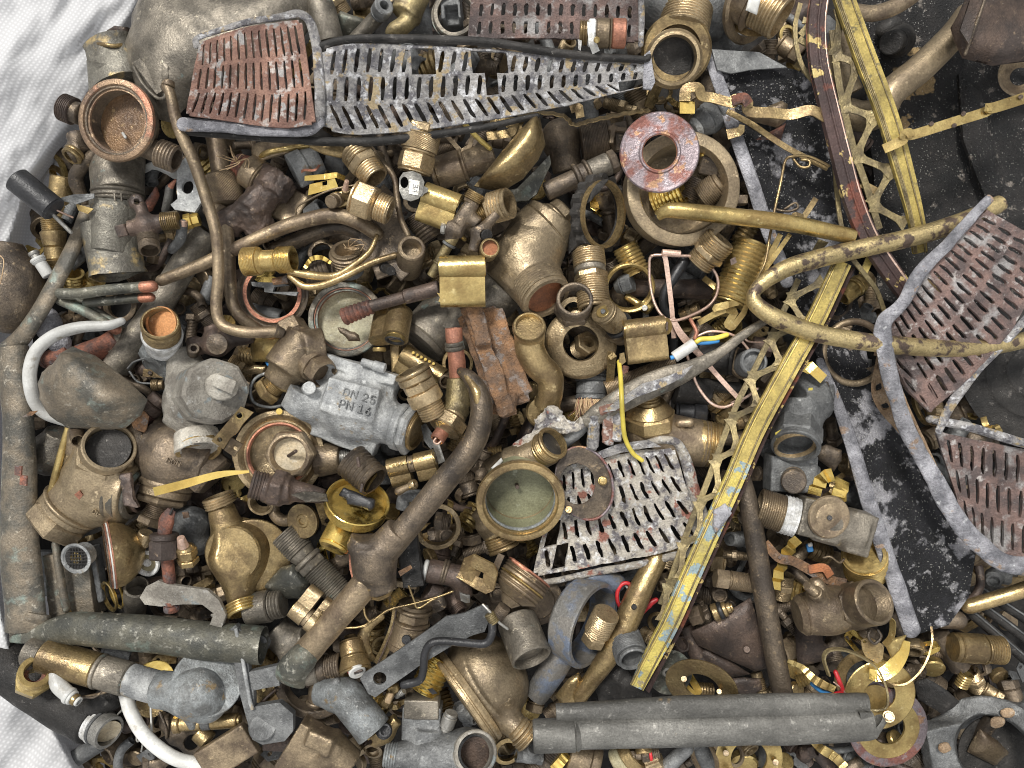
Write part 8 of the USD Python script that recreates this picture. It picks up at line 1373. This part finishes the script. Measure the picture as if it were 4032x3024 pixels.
for f in FILL:
    a, b = cells(f[3]); ok = (a >= 0) & (a < NX) & (b >= 0) & (b < NY)
    vis = f[3][ok, 2] > HM[a[ok], b[ok]] - 0.003
    if len(set(zip(a[ok][vis], b[ok][vis]))) >= 14: keep.append(f)
FILL = keep
print('FILL', len(FILL), 'open', float((HM < -.09).mean()))
# ================================================================ the bag, the bed, the filler below
def bag_sheet():
    TF()
    us, vs = np.linspace(-260, 460, 110), np.linspace(-200, 1900, 240)
    U, V = np.meshgrid(us, vs, indexing='ij')
    edge = np.interp(V, [-200, 0, 250, 400, 620, 900, 1150, 1400, 1659, 1900], [330, 300, 170, 60, -10, -40, -40, 20, 160, 300])
    q = np.clip((edge - U) / 300, -1, 1.6)
    z = np.where(q > 0, -10 + 40 * q, -10 + 420 * q)
    f = meshkit.fbm(np.stack([U * .005 + V * .0035, V * .0028 - U * .0016, U * 0], -1), 4, 2) - .5
    g = meshkit.fbm(np.stack([U * .018 + V * .016, V * .005 - U * .006, U * 0 + 4], -1), 3, 5) - .5
    z = z + f * 42 + g * 8
    z = np.clip(z, -165, 130)
    pts = np.array([P((u, v, zz)) for u, v, zz in zip(U.ravel(), V.ravel(), z.ravel())])
    n, m = U.shape
    i = np.arange(n * m).reshape(n, m)
    f = np.concatenate([np.stack([i[:-1, :-1], i[1:, :-1], i[1:, 1:]], -1).reshape(-1, 3), np.stack([i[:-1, :-1], i[1:, 1:], i[:-1, 1:]], -1).reshape(-1, 3)])
    return trimesh.Trimesh(pts, f[:, ::-1], process=False)
def define(t, path):
    X = UsdGeom.Xform.Define(stage, path)
    allv = np.concatenate([p[1].vertices for p in t.parts])
    o = np.array([*(allv.min(0) + allv.max(0))[:2] / 2, allv[:, 2].min()])
    X.AddTransformOp().Set(Gf.Matrix4d().SetTranslate(Gf.Vec3d(*o)))
    pr = X.GetPrim()
    for k, v in (('label', t.label), ('category', t.cat), ('group', t.group)):
        if v: pr.SetCustomDataByKey(k, v)
    where = {}
    for part, mesh, mat, label, parent, smooth in t.parts:
        base = where.get(parent, path) if parent else path
        p = base + '/' + numbered(part, base); where[part] = p
        m = mesh.copy(); m.vertices = np.array(m.vertices) - (o if base == path else o)
        usdkit.mesh(stage, p, m, M[mat], smooth=smooth)
        if label: stage.GetPrimAtPath(p).SetCustomDataByKey('label', label)
    return X, o
b = bag_sheet()
bm = usdkit.mesh(stage, '/World/bulk_bag', b, M['woven'], smooth=True)
bm.GetPrim().SetCustomDataByKey('label', 'white woven plastic bulk bag with creased sides, holding the scrap heap'); bm.GetPrim().SetCustomDataByKey('category', 'bag')
for t in THINGS: define(t, '/World/' + numbered(t.name))
first = {}
for t, Mx, lab, _ in FILL:
    path = '/World/' + numbered(t.name)
    X = UsdGeom.Xform.Define(stage, path)
    X.AddTransformOp().Set(Gf.Matrix4d(*Mx.T.ravel().tolist()))
    pr = X.GetPrim()
    pr.SetCustomDataByKey('label', lab); pr.SetCustomDataByKey('category', t.cat); pr.SetCustomDataByKey('group', f'loose {t.kind}s lying in the gaps of the heap')
    if id(t) not in first:
        first[id(t)] = path
        for part, m, mat, label, parent, smooth in t.parts:
            usdkit.mesh(stage, path + '/' + numbered(part, path), m, M[mat], smooth=smooth)
    else:
        pr.GetReferences().AddInternalReference(first[id(t)]); pr.SetInstanceable(True)
# fine scrap that nobody could count, in three tones, at the bottom of the heap
cur[:] = [2016, 1512, K]
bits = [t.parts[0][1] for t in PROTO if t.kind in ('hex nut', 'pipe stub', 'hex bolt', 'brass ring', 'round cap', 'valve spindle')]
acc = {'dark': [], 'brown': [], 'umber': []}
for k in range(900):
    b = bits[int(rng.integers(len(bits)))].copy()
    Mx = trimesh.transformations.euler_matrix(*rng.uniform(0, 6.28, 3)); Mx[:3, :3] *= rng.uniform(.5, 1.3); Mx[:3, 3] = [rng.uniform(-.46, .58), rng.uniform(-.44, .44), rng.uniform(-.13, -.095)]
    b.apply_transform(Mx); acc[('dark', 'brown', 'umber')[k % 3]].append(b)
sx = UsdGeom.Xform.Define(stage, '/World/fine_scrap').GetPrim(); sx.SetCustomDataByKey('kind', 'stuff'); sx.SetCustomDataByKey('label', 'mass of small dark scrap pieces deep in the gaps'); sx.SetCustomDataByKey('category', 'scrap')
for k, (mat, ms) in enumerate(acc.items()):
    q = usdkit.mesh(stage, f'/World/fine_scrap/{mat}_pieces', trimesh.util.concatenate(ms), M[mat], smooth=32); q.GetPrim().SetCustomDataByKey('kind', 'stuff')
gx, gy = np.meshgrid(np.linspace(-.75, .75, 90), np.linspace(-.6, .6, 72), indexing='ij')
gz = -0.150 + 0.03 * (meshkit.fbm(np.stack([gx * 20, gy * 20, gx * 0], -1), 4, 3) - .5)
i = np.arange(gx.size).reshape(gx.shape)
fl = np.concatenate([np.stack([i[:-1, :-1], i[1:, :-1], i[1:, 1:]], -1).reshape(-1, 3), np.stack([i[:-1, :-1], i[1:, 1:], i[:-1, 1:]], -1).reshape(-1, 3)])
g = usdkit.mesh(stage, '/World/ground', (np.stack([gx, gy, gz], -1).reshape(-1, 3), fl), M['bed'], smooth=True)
g.GetPrim().SetCustomDataByKey('kind', 'structure')
